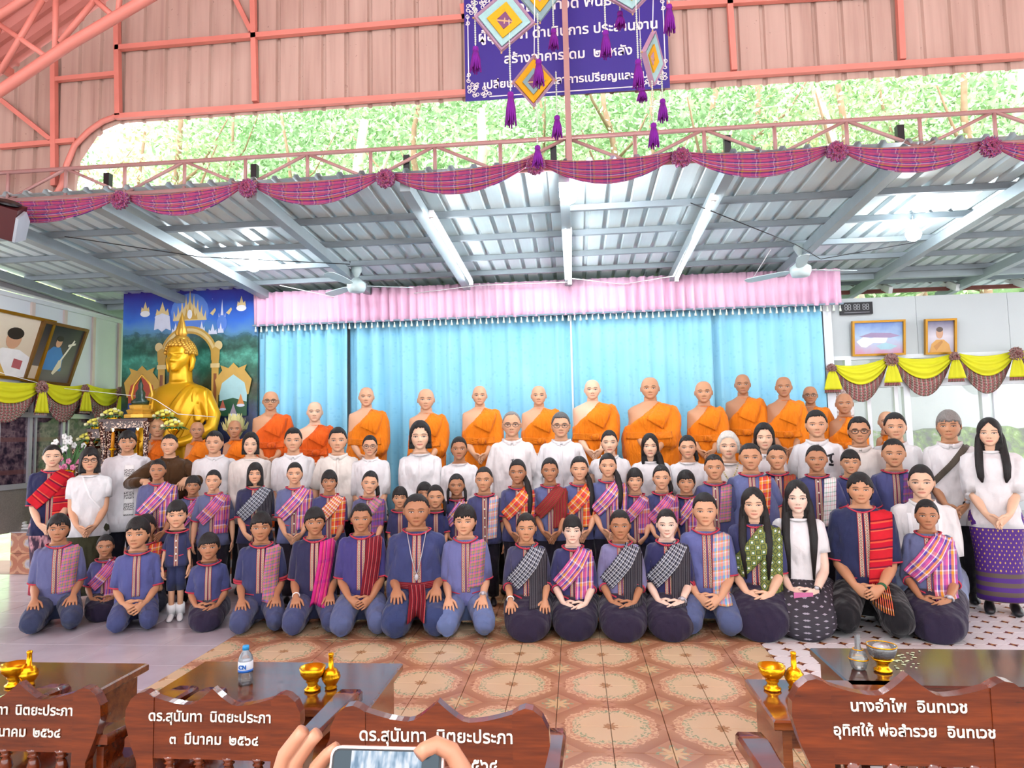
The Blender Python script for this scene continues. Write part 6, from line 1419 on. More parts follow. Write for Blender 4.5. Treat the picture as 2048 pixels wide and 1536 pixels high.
yarn_diamond(1263, -22, 3.8, 62, 50, ((.25, 'gold'), (.5, 'gold'), (.86, 'aqua'), (1.0, 'lilac')), 'aqua and lilac yarn diamond cut by the top edge, right of the thin post', -.2)
yarn_diamond(1304, 118, 3.9, 44, 54, ((.24, 'lilac'), (.52, 'gold'), (.88, 'aqua'), (1.0, 'lilac')), 'yarn diamond turned edge-on at the banner corner', 1.0, -.12)
def tassel_mesh(L, n=16):
    q = MB(); q.lathe([(.004, .0), (.016, -.008), (.019, -.022), (.013, -.034), (.010, -.038)], 12)
    for i in range(n):
        a = 2 * PI * i / n; r0 = .009; q.tube([(r0 * math.cos(a), r0 * math.sin(a), -.034), (.020 * math.cos(a), .020 * math.sin(a), -.034 - L * .4), ((.026 + .004 * (i % 3)) * math.cos(a), (.026 + .004 * (i % 3)) * math.sin(a), -.034 - L * (1 - .04 * (i % 4)))], (.007, .0075, .004), 4)
    return q.mesh('tassel', [yl['purple']], True)
tms = {}
where = ('below the left tip of the largest yarn diamond', 'under the bottom of the largest yarn diamond', 'in front of the lower yarn diamond', 'below the slate and gold yarn diamond', 'hanging lowest in front of the truss', 'below the right tip of the lower yarn diamond', 'left of three over the banner end', 'short one under the aqua yarn diamond', 'before the banner corner beside the edge-on diamond', 'overlapping behind another at the banner corner', 'against the gable at the banner edge', 'hanging over the green gap at the far right', 'smallest one right of the banner end')
for i, (px, y0, y1, Y) in enumerate(((951, 92, 150, 3.6), (1021, 183, 258, 3.6), (1077, 118, 177, 3.7), (1107, 57, 103, 4.0), (1075, 290, 336, 3.9), (1114, 230, 277, 3.95), (1211, 60, 120, 3.7), (1240, 22, 57, 3.9), (1276, 118, 180, 3.7), (1284, 172, 205, 3.95), (1338, 8, 70, 3.7), (1307, 245, 297, 3.9), (1325, 197, 245, 4.0))):
    c = P(px, y0, Y); L = (y1 - y0) * Y / F - .034; kL = round(L, 2)
    if kL not in tms: tms[kL] = tassel_mesh(kL)
    o = empty('tassel_pendant', tuple(c), label='purple wool tassel %s' % where[i], cat='tassel', group='purple tassels'); link('tassel', tms[kL], o)
    up = (1.0 if i not in (0, 2, 4, 5, 11, 12) else .28); q = MB()
    nb_ = int(up / .014)
    for b in range(min(nb_, 22)): q.ell((0, 0, .012 + b * .0135), (.006, .006, .0065), 6, 4)
    obj('bead_string_chain', q, [beads, yl['gold'], yl['aqua']][i % 3] if i % 3 == 0 else beads, o, True)
    obj('string', MB().tube([(0, 0, 0), (0, 0, up)], .002, 4), M['white'], o)
# --- painted backdrop behind the statue
bx = [float(P(245, 700, YC - .06)[0]), float(P(515, 700, YC - .06)[0])]; bzt = float(P(380, 577, YC - .06)[2]); bw_, bh_ = bx[1] - bx[0], bzt - STZ
bd = empty('painted_backdrop', ((bx[0] + bx[1]) / 2, YC - .06, STZ), label='tall blue printed backdrop with golden arch and heavenly palaces behind the statue', cat='backdrop')
def mk_bd():
    t = NT('backdrop_print'); x, y, z = t.xyz(t.oco()); n = t.noise(t.oco(), 2.2, 4); n2 = t.noise(t.oco(), 9, 4, .65)
    f = t.m('ADD', t.m('DIVIDE', z, bh_), t.m('MULTIPLY', t.m('SUBTRACT', n, .5), .16))
    c = t.ramp(f, [(.0, srgb('#18204a')), (.36, srgb('#1c2858')), (.44, srgb('#243a6a')), (.50, srgb('#2c5038')), (.57, srgb('#4a4a34')), (.63, srgb('#3c7c68')), (.69, srgb('#5ab09c')), (.73, srgb('#33685a')), (.78, srgb('#4a7c78')), (.82, srgb('#5a90c8')), (.87, srgb('#3a74d8')), (.94, srgb('#2c48b0')), (1, srgb('#402c96'))])
    dk = t.ramp(n2, [(.45, (.12, .2, .16)), (.62, (1, 1, 1))]); m_ = t.m('MULTIPLY', t.m('LESS_THAN', f, .80), t.m('GREATER_THAN', f, .34))
    c = t.mix(t.m('MULTIPLY', m_, .55), c, dk, 'MULTIPLY'); st_ = t.m('LESS_THAN', t.voro(t.oco(), 9.0), .035); c = t.mix(t.m('MULTIPLY', st_, t.m('GREATER_THAN', f, .84)), c, (.8, .85, 1))
    return t.out(c, .3, 0, .5)
obj('board', MB().box((0, .012, bh_ / 2), (bw_, .025, bh_)), mk_bd(), bd)
_bdn = [0]
def decal(nm, poly, mat):   # coordinates in photograph fractions of the board: a in 0..1 from its left edge, b in pixels below the top
    _bdn[0] += 1; d0 = -.001 - .0007 * _bdn[0]; sc = bw_ / 270.0
    return obj(nm, MB().prism([((a - 135) * sc, bh_ - b * sc) for a, b in poly], lambda a, b, t: (a, d0 - t, b), .0006), mat, bd)
gp, gp2, cp, wp, bp = pm('#c9a04c'), pm('#e0c890'), pm('#d8dcf0'), pm('#f0f0f4'), pm('#5a86dc')
def flame(cx_, cy, w, h, n, mat):
    pts = [(cx_ - w, cy)]
    for i in range(n):
        u = (i + .5) / n; x = cx_ - w + 2 * w * u; k = 1 - abs(2 * u - 1); pts += [(x - w / n * .6, cy - h * k * .62 - 2), (x + (.5 - u) * -w / n * 1.2, cy - h * (.25 + .85 * k)), (x + w / n * .6, cy - h * k * .62 - 2)]
    return decal('palace', pts + [(cx_ + w, cy)], mat)
decal('glow', circ(135, 45, 38, 36), bp); flame(135, 62, 34, 56, 9, gp2); flame(135, 60, 16, 30, 5, gp); decal('palace_figure', circ(135, 50, 5, 9), wp)
for a, b, w, h, cl in ((45, 42, 9, 18, wp), (80, 50, 14, 24, cp), (238, 38, 9, 18, wp)): flame(a, b, w, h, 3, gp2); decal('cloud', circ(a, b + 4, w * 1.1, 6), cl)
decal('elephant', [(64, 78), (66, 52), (80, 46), (95, 52), (98, 80), (88, 76), (80, 82), (72, 76)], cp); flame(200, 74, 8, 46, 3, cp); decal('glow', circ(200, 70, 10, 16), bp)
for a in (182, 214): decal('horn', [(a - 6, 50), (a + 4, 40), (a + 6, 44), (a, 54)], gp2)
for a, b, s_ in ((160, 84, 7), (182, 90, 9), (198, 88, 6), (108, 86, 8)): flame(a, b, s_, 18, 3, cp)
# arch and pillars
def arch(a0, r0, r1, cy, mat, nm='arch'):
    o_ = circ(0, 0, 1, 1, 20, PI, 2 * PI) + [(1, 0)]; decal(nm, [(a0 + r1 * x, cy + r1 * 1.12 * z) for x, z in o_] + [(a0 + r0 * x, cy + r0 * 1.12 * z) for x, z in reversed(o_)], mat)
arch(135, 47, 60, 140, gp); arch(135, 51, 56, 140, gp2)
for s_ in (-1, 1):
    a = 135 + s_ * 53.5
    decal('pillar', [(a - 7, 140), (a + 7, 140), (a + 7, 290), (a - 7, 290)], gp); decal('pillar_core', [(a - 3, 165), (a + 3, 165), (a + 3, 290), (a - 3, 290)], pm('#8a5030')); decal('finial', circ(a + s_ * 6, 112, 8, 9), gp2); decal('guardian', [(a - 8, 140), (a - 9, 120), (a, 114), (a + 9, 120), (a + 8, 140)], gp); decal('capital', [(a - 9, 146), (a + 9, 146), (a + 9, 154), (a - 9, 154)], gp2)
for c_, sky in ((43, '#b84a38'), (225, '#a8d0d4')):
    decal('shrine_roof', [(c_ - 36, 178), (c_ - 22, 160), (c_ - 26, 150), (c_ - 10, 156), (c_, 146), (c_ + 10, 156), (c_ + 26, 150), (c_ + 22, 160), (c_ + 36, 178), (c_ + 30, 206), (c_ - 30, 206)], gp); decal('shrine_scene', [(c_ - 27, 205), (c_ - 22, 184), (c_, 168), (c_ + 22, 184), (c_ + 27, 205), (c_ + 26, 246), (c_ - 26, 246)], pm(sky)); decal('shrine_ground', [(c_ - 27, 246), (c_ - 27, 218), (c_, 212), (c_ + 27, 220), (c_ + 27, 246)], pm('#2c5a40' if c_ > 100 else '#28408a'))
for a, b, s_, m_ in ((240, 218, 7, pm('#d88a48')), (205, 226, 6, pm('#c86a58')), (226, 236, 7, pm('#b0a0b0')), (30, 222, 4, redp), (42, 226, 4, redp), (38, 238, 4, redp)): decal('worshipper', [(a - s_, b + s_), (a - s_ * .5, b - s_ * .4), (a, b - s_ * 1.9), (a + s_ * .5, b - s_ * .4), (a + s_, b + s_)], m_); decal('lotus_seat', circ(a, b + s_ * 1.2, s_ * 1.15, s_ * .4), cp)
# --- golden statue
def statue():
    Yb_ = 8.02; c = P(362, 745, Yb_); hs = .41; zc = float(c[2]); base = STZ + .42; o = empty('buddha_statue', (float(c[0]), Yb_, base), label='large seated golden buddha statue in front of the painted backdrop', cat='statue')
    zc -= base; fp = dict(wide=.98, jaw=.30, nose=1.05, cheek=.8); SWd = .40; zs = zc - .20; zh = .12; D = zs - zh; nw = .125
    Rh = np.array([[math.cos(-.05), -math.sin(-.05), 0], [math.sin(-.05), math.cos(-.05), 0], [0, 0, 1]]); T = (Rh * hs, np.array((-.0, -.02, zc)))
    ks = [(zh - .1, .64*SWd, .44*SWd, .02), (zh + .36*D, .60*SWd, .42*SWd, 0), (zh + .72*D, .78*SWd, .5*SWd, 0), (zh + .9*D, .84*SWd, .44*SWd, 0), (zs, .78*SWd, .34*SWd, .01), (zs + .06, .42*SWd, .28*SWd, .01), (zs + .11, nw * 1.05, nw, 0), (zc + .1, nw, nw, 0)]
    parts = [MB().loft(head_mesh(fp) @ T[0].T + T[1], True), MB().loft(interp_rings(ks, 22, 28), True)]
    S1 = np.array((-(SWd - .09), 0, zs - .09)); S2 = np.array((SWd - .09, 0, zs - .09))
    parts.append(MB().tube([S1 + (.03, 0, .05), S1, (-.43, -.04, zs - .38), (-.44, -.10, zs - .55), (-.40, -.22, zs - .80), (-.37, -.30, zs - .98), (-.36, -.38, zs - 1.05)], [.07, .1, .085, .075, .065, .05, .03], 14))
    parts.append(MB().tube([S2 + (-.03, 0, .05), S2, (.46, -.03, zs - .36), (.46, -.08, zs - .52), (.30, -.26, zs - .66), (.08, -.34, zs - .72), (-.02, -.35, zs - .74)], [.07, .1, .09, .085, .07, .05, .04], 14))
    for s in (-1, 1): parts.append(MB().tube([(s * .14, .08, .14), (s * .42, -.04, .12), (s * .58, -.16, .10), (s * .50, -.32, .09), (s * .15, -.40, .10), (-s * .2, -.40, .11)], [.16, .16, .13, .11, .09, .06], 14))
    ob = bool_union(parts, 's')
    dg = bpy.context.evaluated_depsgraph_get(); dg.update(); me = take(ob, dg)
    for t_ in TMP: m_ = t_.data; bpy.data.objects.remove(t_); bpy.data.meshes.remove(m_)
    TMP.clear(); finish(me, 'figure', M['gold_buddha'], o, (1, 1, 1)); tp = lambda p: np.array(p) @ T[0].T + T[1]
    DR = Drape(me); q = MB(); DR.strip(q, [(-.22, zh + .25 * D), (.0, zh + .55 * D), (.22, zh + .92 * D), (.27, zs + .01)], [.30, .30, .26, .2], off=.012, nw=12, folds=.006); obj('robe_drape', q, M['gold_buddha'], o, True)
    q = MB(); DR.strip(q, [(.30, zs), (.34, zs - .25), (.36, zs - .42)], [.16, .18, .18], off=.014, hang=True, folds=.005, wdir=(1, 0)); obj('robe_fold', q, M['gold_buddha'], o, True)
    h = MB(); hair_mesh(h, fp, 'tied', T, 4); cap = obj('curled_hair', h, M['gold_matte'], o, True)
    cu = MB().ell((0, 0, 0), (.026, .026, .026), 7, 5).mesh('curl', [M['gold_matte']], True); k = 0
    for i in range(8):
        z = .60 + i * .055; r_ = .40 * math.sqrt(max(0, 1 - ((z - .5) / .56) ** 2.3)); n = max(5, int(26 * r_ / .4))
        for j in range(n):
            a = 2 * PI * (j + .5 * (i % 2)) / n
            if z < .78 and math.cos(a) > .62: continue
            link('curl', cu, cap, tuple(tp((r_ * 1.06 * math.sin(a), -r_ * 1.16 * math.cos(a) + .03, z))))
    obj('top_knot', MB().ell(tp((0, .05, 1.02)), (.10, .10, .07), 14, 8), M['gold_matte'], o, True)
    fl_ = MB(); b_ = tp((0, .05, 1.1)); fl_.loft(np.array([[(b_[0] + r_ * math.cos(a) * (1 + .25 * math.cos(5 * a)), b_[1] + r_ * math.sin(a) * (1 + .25 * math.cos(5 * a)), b_[2] + z) for a in np.arange(20) * PI / 10] for r_, z in ((.045, 0), (.065, .05), (.05, .12), (.03, .2), (.012, .28), (.002, .33))]), True); obj('flame_finial', fl_, M['gold_matte'], o, True)
    for s in (-1, 1): obj('long_ear', MB().tube([tp((s * .385, .03, .55)), tp((s * .41, .02, .4)), tp((s * .40, .0, .15)), tp((s * .36, -.02, .02))], [.02, .035, .025, .016], 8, [.035, .045, .03, .02]), M['gold_buddha'], o, True)
    ped = empty('statue_pedestal', (float(c[0]), Yb_ - .08, STZ), label='gilded lotus pedestal carrying the golden buddha', cat='pedestal')
    obj('base_block', MB().loft(interp_rings([(0, .66, .44, 0), (.12, .62, .42, 0), (.2, .54, .36, 0), (.3, .6, .42, 0), (.40, .64, .46, 0)], 10, 32, 5), True), M['gold_matte'], ped, True)
statue()
# --- altar furniture and offerings
def altar_table(px, py, Y, w, d_, h, label):
    c = P(px, py, Y); zt_ = float(c[2]); b = STZ; o = empty('altar_table', (float(c[0]), Y, b), label=label, cat='table', group='lacquered altar tables'); H_ = zt_ - b
    def inlay():
        t = NT('mother_of_pearl'); v = t.noise(t.pos(), 60, 2); return t.out(t.mix(t.m('GREATER_THAN', v, .56), srgb('#3a120e'), srgb('#d8b8a0')), .2)
    mi = bpy.data.materials.get('mother_of_pearl') or inlay()
    obj('top', MB().box((0, 0, H_ - .015), (w, d_, .03)), M['lacquer'], o); obj('apron', MB().box((0, -d_/2 + .02, H_ - .07), (w * .94, .02, .08)), mi, o)
    for sx in (-1, 1):
        for sy in (-1, 1): obj('leg', MB().tube([(sx * (w/2 - .04), sy * (d_/2 - .04), 0), (sx * (w/2 - .02), sy * (d_/2 - .02), H_ * .3), (sx * (w/2 - .05), sy * (d_/2 - .05), H_ * .7), (sx * (w/2 - .03), sy * (d_/2 - .03), H_ - .03)], [.03, .026, .028, .035], 8), mi, o, True)
    return zt_, float(c[0])
altar_table(262, 838, 7.5, .62, .30, .6, 'high lacquered altar table carrying the small statue'); altar_table(214, 858, 7.52, .30, .28, .6, 'narrow inlaid altar table stepping down behind the tall man'); altar_table(182, 892, 7.5, .3, .26, .4, 'lowest inlaid altar table near the pink flowers')
yf_, gf_, lf_ = simple('yellow_petal', '#e8dc60', .7), simple('cream_petal', '#f0ecc0', .7), simple('bouquet_leaf', '#3e6a34', .7)
def bouquet(px, py, Y, s, label, col=None):
    c = P(px, py, Y); o = empty('flower_bowl', tuple(c), label=label, cat='flowers', group='yellow flower bowls on the altar'); r = np.random.default_rng(int(px))
    obj('bowl', MB().lathe([(.05*s, -.14*s), (.06*s, -.13*s), (.025*s, -.10*s), (.03*s, -.08*s), (.075*s, -.03*s), (.09*s, .01*s), (.08*s, .012*s)], 16), M['gold'], o, True)
    for i in range(13):
        a = i * 2.4; rr = .13 * s * math.sqrt((i + .5) / 13); p_ = np.array((rr * math.cos(a), rr * math.sin(a) - .02, .03*s + (.08 - .35 * rr * rr / (s * .05)) * s * .8 + .02)); q = MB()
        for k in range(6):
            b = k * PI / 3; q.ell(p_ + np.array((.016 * s * math.cos(b), .016 * s * math.sin(b), .004)), (.016*s, .016*s, .02*s), 6, 4)
        q.ell(p_ + np.array((0, 0, .008)), (.015*s, .015*s, .022*s), 6, 4); obj('flower', q, yf_ if i % 3 else gf_, o, True)
    for i in range(14):
        a = i * 2 * PI / 14 + .2; q = MB(); d = np.array((math.cos(a), math.sin(a), 0)); e = np.array((-math.sin(a), math.cos(a), 0)); q.slab(np.array([[d * .06*s - e * .004, d * .06*s + e * .004], [d * .13*s - e * .02*s + (0, 0, .03*s), d * .13*s + e * .02*s + (0, 0, .03*s)], [d * .19*s - e * .003 - (0, 0, .01*s), d * .19*s + e * .003 - (0, 0, .01*s)]]), (0, 0, -.003), [(0, 0)] * 6); obj('leaf', q, lf_, o)
bouquet(228, 836, 7.48, .85, 'yellow flower bowl on the altar beside the small statue'); bouquet(196, 855, 7.5, .85, 'yellow flower bowl in the middle of the altar steps'); bouquet(182, 884, 7.5, .9, 'lowest yellow flower bowl nearest the cabinet wall'); bouquet(330, 838, 7.58, .85, 'yellow flower bowl at the golden knee of the statue'); bouquet(348, 858, 7.45, .85, 'yellow flower bowl behind the plump novice')
def candle(px, y0, y1, Y, label):
    a, b = P(px, y1, Y), P(px, y0, Y); o = empty('candle', tuple(a), label=label, cat='candle', group='altar candles'); h = b[2] - a[2]
    obj('wax', MB().lathe([(.02, 0), (.02, h), (.004, h + .004)], 12), simple('candle_wax', '#e0901c', .4), o, True); obj('flame', MB().lathe([(.004, h + .01), (.014, h + .03), (.009, h + .055), (.001, h + .085)], 10), emit('candle_flame', (1, .75, .35), 14), o, True); obj('holder', MB().lathe([(.07, STZ - a[2]), (.03, STZ - a[2] + .04), (.016, -.2), (.016, -.04), (.045, -.02), (.02, 0)], 12), M['gold'], o, True)
candle(225, 865, 895, 7.42, 'tall burning orange candle above the tall man'); candle(275, 862, 880, 7.62, 'burning candle in the altar recess beside the novice')
em = P(280, 836, 7.5); o = empty('small_statue', tuple(em), label='small ornate gold statue on a stepped pedestal beside the big buddha', cat='statue')
obj('pedestal', MB().lathe([(.17, 0), (.17, .04), (.13, .05), (.15, .09), (.11, .11), (.12, .15), (.09, .16)], 8), M['gold_matte'], o)
obj('figure', MB().lathe([(.09, .16), (.1, .2), (.05, .24), (.055, .30), (.025, .35), (.03, .39), (.02, .42), (.002, .48)], 14), simple('dark_green_stone', '#20382c', .3), o, True)
q = MB(); q.tube([(-.10, .03, .17), (-.13, .03, .28), (-.10, .03, .40), (0.0, .03, .52), (.10, .03, .40), (.13, .03, .28), (.10, .03, .17)], .014, 7); obj('flame_arch', q, M['gold_matte'], o, True)
lo_ = P(470, 868, 7.75); o = empty('lotus_offering', tuple(lo_), label='pale yellow lotus-petal offering at the backdrop foot', cat='offering')
for k in range(3):
    for i in range(9):
        a = i * 2 * PI / 9 + k * .35; d = np.array((math.cos(a), math.sin(a), 0)); e = np.array((-math.sin(a), math.cos(a), 0)); r_ = .16 - .04 * k; q = MB(); q.slab(np.array([[d * .04 - e * .01, d * .04 + e * .01], [d * r_ * .8 - e * .045 + (0, 0, .06 + .03 * k), d * r_ * .8 + e * .045 + (0, 0, .06 + .03 * k)], [d * r_ - e * .004 + (0, 0, .15 + .05 * k), d * r_ + e * .004 + (0, 0, .15 + .05 * k)]]), (0, 0, -.006), [(0, 0)] * 6); obj('petal', q, simple('lotus_cream', '#e0d490', .6) if k == i == 0 else bpy.data.materials['lotus_cream'], o)
obj('stand', MB().lathe([(.09, -.33), (.05, -.2), (.04, -.06), (.09, .02)], 14), M['gold_matte'], o, True)
vs_ = P(140, 925, 7.2); o = empty('flower_vase', tuple(vs_), label='tall vase of white and pink flowers by the cabinet wall', cat='flowers'); r = np.random.default_rng(5)
obj('vase', MB().lathe([(.05, -.42), (.08, -.35), (.09, -.25), (.05, -.12), (.06, -.08)], 14), M['gold'], o, True); pk_, wh_ = simple('pink_petal', '#d87aa0', .7), simple('white_petal', '#e8e6e4', .7)
for i in range(26):
    p_ = np.array((r.normal(0, .09), r.normal(0, .07) - .02, r.uniform(-.08, .32))); p_[0] *= 1.2 - p_[2]; q = MB()
    for k in range(5): q.ell(p_ + np.array((.02 * math.cos(k * 1.256), -.01, .02 * math.sin(k * 1.256))), (.018, .012, .018), 6, 4)
    obj('flower', q, pk_ if p_[2] < .06 else wh_, o, True)
for i in range(8):
    a_ = r.normal(0, .09); obj('leaf', MB().slab(np.array([[(0, 0, -.1), (.006, 0, -.1)], [(a_ - .02, .02, .08), (a_ + .02, .02, .08)], [(a_ * 1.8, .02, .2), (a_ * 1.8 + .004, .03, .2)]]), (0, .003, 0), [(0, 0)] * 6), lf_, o)
# sacred thread from wall to statue
obj('sacred_thread', MB().tube([PX(0, 745, XW + .2), P(110, 775, 7.9), P(300, 795, 7.5), P(312, 800, 7.5), P(355, 828, 7.55), P(430, 834, 7.9)], .004, 5), M['white'], smooth=True, label='thin white sacred thread strung from the wall to the golden statue', cat='thread')
cl = P(40, 1024, 7.5); q = MB()
for i in range(3): q.tube([(cl[0] - .16, 7.5, STZ + .022 + i * .035), (cl[0], 7.48, STZ + .026 + i * .035), (cl[0] + .14 - .03 * i, 7.5, STZ + .022 + i * .034)], [.05, .06, .04], 10, [.016, .018, .016], side=(0, 1, 0))
obj('folded_cloth_bundle', q, M['white'], smooth=True, label='white folded cloths lying on the stage edge by the cabinet wall', cat='cloth')
gb = P(22, 1040, 7.55); obj('gold_bowl', MB().lathe([(.04, 0), (.05, .01), (.07, .05), (.085, .10), (.08, .105)], 16, (gb[0] + .12, 7.62, STZ)), M['gold'], smooth=True, label='small gold bowl on the stage beside folded cloths', cat='bowl')
# ---------------------------------------------------------------- tables, chairs and things in front
def coffee_table(name, x0, x1, y0, y1, zt, mat, label, side=True):
    o = empty(name, ((x0 + x1) / 2, (y0 + y1) / 2, 0), label=label, cat='table', group='low tables before the chairs'); w, d_ = x1 - x0, y1 - y0
    q = MB(); b = .008; R = []
    for z, i in ((zt - .035, .006), (zt - .03, 0), (zt - .006, 0), (zt, .007)): R.append([(sx * (w/2 - i), sy * (d_/2 - i), z) for sx, sy in ((-1, -1), (1, -1), (1, 1), (-1, 1))])
    q.loft(np.array(R), True); obj('table_top', q, mat, o)
    obj('apron', MB().box((0, 0, zt - .075), (w - .1, d_ - .09, .07)), mat, o)
    # end panels with an arched opening
    for sx in (-1, 1):
        h = zt - .04; hd = d_ / 2 - .03; ar = [(.55 * hd * math.cos(a), h * .30 + .42 * h * math.sin(a) * 1.0) for a in np.linspace(0, PI, 13)]
        poly = [(-hd, 0), (-.55 * hd, 0)] + ar[::-1] + [(.55 * hd, 0), (hd, 0), (hd, h), (-hd, h)]
        n = len(poly)
        # split into strips so that the face stays clean: left leg, right leg and lintel made of one outline
        q = MB(); xx = sx * (w / 2 - .05)
        L = [(-hd, 0), (-.55 * hd, 0)] + ar[::-1][:7] + [(0, h), (-hd, h)]; Rr = [(hd, 0), (hd, h), (0, h)] + ar[::-1][6:] + [(.55 * hd, 0)]
        for pl in (L, Rr): q.prism(pl, lambda a, b, t, xx=xx: (xx - .016 + t, a, b), .032)
        obj('end_panel', q, mat, o)
    obj('stretcher', MB().box((0, 0, .12), (w - .12, .06, .03)), mat, o)
    return o
TZ = .5
def TZP(px, py): return PZ(px, py, TZ)
a = TZP(298, 1326); b = TZP(205, 1396); coffee_table('low_table', float(a[0]) - 1.1, float(a[0]), float(a[1]) - .5, float(a[1]), TZ, M['wood_table'], 'red-brown low table at the pale tiles, gold bowl on it')
a = TZP(806, 1326); b = TZP(400, 1328); coffee_table('low_table', float(b[0]), float(a[0]), float(a[1]) - .5, float(a[1]), TZ, M['wood_table'], 'red-brown low table on the floral tiles, water bottle on it')
a = TZP(1489, 1357); coffee_table('low_table', float(a[0]), float(a[0]) + .62, float(a[1]) - .40, float(a[1]), TZ, M['wood_table'], 'small red-brown table behind the named chair, gold bowl on it')
a = TZP(1619, 1295); coffee_table('low_table', float(a[0]), float(a[0]) + 1.3, float(a[1]) - .46, float(a[1]), TZ, M['wood_dark'], 'dark low table on the star tiles, glass bowl on it')
# --- chairs seen from behind
def spindle(x, z0, z1):
    h = z1 - z0; return MB().lathe([(.016, z0), (.018, z0 + .1 * h), (.011, z0 + .16 * h), (.014, z0 + .3 * h), (.020, z0 + .45 * h), (.014, z0 + .66 * h), (.011, z0 + .76 * h), (.018, z0 + .8 * h), (.011, z0 + .84 * h), (.018, z0 + .92 * h), (.020, z1)], 14, (x, 0, 0))
def chair(px, top_y, Y, w, lines, label, texts):
    c = P(px, top_y, Y); zt = float(c[2]); o = empty('wooden_chair', (float(c[0]), Y, 0), label=label, cat='chair', group='lacquered wooden armchairs'); hw = w / 2; bz = zt - .205
    th = .035
    MF = lambda a, b, t: (a, -th / 2 + t, b)
    # side stiles with a bulging outline
    def S(u): return u
    so = [(.0, 0), (.02, -.02)]
    for s in (-1, 1):
        out = [(hw - .035, 0), (hw - .03, .25), (hw - .05, bz - .12), (hw - .052, bz - .03), (hw - .02, bz + .05), (hw - .004, bz + .11), (hw - .006, zt - .06), (hw - .022, zt - .028), (hw - .045, zt - .010), (hw - .065, zt - .006), (hw - .082, zt - .012)]
        inn = [(hw - .098, zt - .022), (hw - .098, bz), (hw - .105, bz - .12), (hw - .085, .25), (hw - .085, 0)]
        poly = [(s * a, b) for a, b in out + inn]
        if s < 0: poly = poly[::-1]
        q = MB(); q.prism(poly, MF, th); obj('stile', q, M['wood'], o)
    xs = np.linspace(-(hw - .098), hw - .098, 25); tops = []
    for x in xs:
        u = abs(x) / (hw - .098); tops.append(zt - .022 - .022 * math.sin(min(1, (1 - u) / .62) * PI / 2) ** 1.0 + (.050 * max(0, 1 - u / .38) ** 1.3))
    poly = [(x, z) for x, z in zip(xs[::-1], tops[::-1])]; q = MB()
    for i in range(24): q.prism([(xs[i], bz), (xs[i+1], bz), (xs[i+1], tops[i+1]), (xs[i], tops[i])], lambda a, b, t: (a, -th * .42 + t, b), th * .84)
    me_ = obj('back_panel', q, M['wood'], o); bm = bmesh.new(); bm.from_mesh(me_.data); bmesh.ops.remove_doubles(bm, verts=bm.verts, dist=1e-5)
    inner = [f for f in bm.faces if abs(f.normal.x) > .9 and abs(abs(f.calc_center_median().x) - (hw - .098)) > .004]; bmesh.ops.delete(bm, geom=inner, context='FACES_ONLY'); bm.to_mesh(me_.data); bm.free()
    for i in range(4): obj('spindle', spindle((-.5 + (i + .5) / 4) * (w - .2) * 1.02, .43, bz + .004), M['wood'], o, True)
    obj('lower_rail', MB().box((0, 0, .415), (w - .18, .03, .04)), M['wood'], o)
    obj('seat', MB().box((0, .24, .40), (w - .04, .46, .035)), M['wood'], o)
    for s in (-1, 1):
        obj('front_leg', MB().prism([(-.03, 0), (.03, 0), (.035, .4), (.03, .525), (-.03, .525), (-.035, .4)], lambda a, b, t, s=s: (s * (hw - .03) - .02 + t, .44 + a, b), .04), M['wood'], o)
        # flat arm sloping to a rounded end, with an openwork side panel
        pts = [(0, .02), (0.0, .15), (0, .30), (0, .44), (0, .50)]; R = []
        for y_, z_, ww, hh in ((.0, .565, .028, .016), (.12, .555, .034, .016), (.3, .545, .04, .018), (.42, .54, .046, .02), (.49, .532, .044, .02), (.515, .522, .03, .012)): R.append([(s * (hw - .02) + a * ww, y_, z_ + b * hh) for a, b in ((1, -1), (1, .5), (.8, 1), (-.8, 1), (-1, .5), (-1, -1))])
        q = MB(); q.loft(np.array(R), True); obj('armrest', q, M['wood'], o, auto=40)
        q = MB(); a_ = [(.23 + .12 * math.cos(t), .475 + .05 * math.sin(t)) for t in np.linspace(0, 2 * PI, 17)]
        for i in range(16):
            oo = lambda p: (min(max(.23 + (p[0] - .23) * 3.5, .02), .42), min(max(.475 + (p[1] - .475) * 3.5, .40), .535))
            q.prism([a_[i], oo(a_[i]), oo(a_[i+1]), a_[i+1]], lambda a, b, t, s=s: (s * (hw - .03) - .012 + t, a, b), .024)
        obj('side_panel', q, M['wood'], o)
    for (tx, sz, dz, *sp) in texts:
        if sp:
            a_, b_ = tx.split('|')
            text_mesh(a_, sz, M['silver_ink'], o, (sp[0] - .010, -th/2 - .001, zt - dz), (PI/2, 0, 0), bold=.0004, ax='RIGHT'); text_mesh(b_, sz, M['silver_ink'], o, (sp[0] + .012, -th/2 - .001, zt - dz), (PI/2, 0, 0), bold=.0004, ax='LEFT')
        else: text_mesh(tx, sz, M['silver_ink'], o, (0.004, -th/2 - .001, zt - dz), (PI/2, 0, 0), bold=.0004)
    return o
M['silver_ink'] = simple('silver_lettering', '#d8cfc4', .45, 0, .05)
T1 = (('ดร.สุนันทา|นิตยะประภา', .043, .078, -.018), ('๓  มีนาคม|๒๕๖๔', .043, .145, .045))
chair(45, 1366, 2.05, .575, 0, 'lacquered wooden armchair cut by the picture edge, lettering partly out of view', T1)
chair(430, 1378, 2.04, .575, 0, 'lacquered wooden armchair with complete name and date, second of three alike', T1)
chair(878, 1404, 1.74, .575, 0, 'lacquered wooden armchair with lettering half covered by the raised phone', T1)
chair(1811, 1350, 1.74, .56, 0, 'lacquered wooden armchair with a different two-line name, alone in front of the dark table', (('นางอำไพ|อินทเวช', .037, .068, .0), ('อุทิศให้ พ่อสำรวย|อินทเวช', .035, .125, .065)))
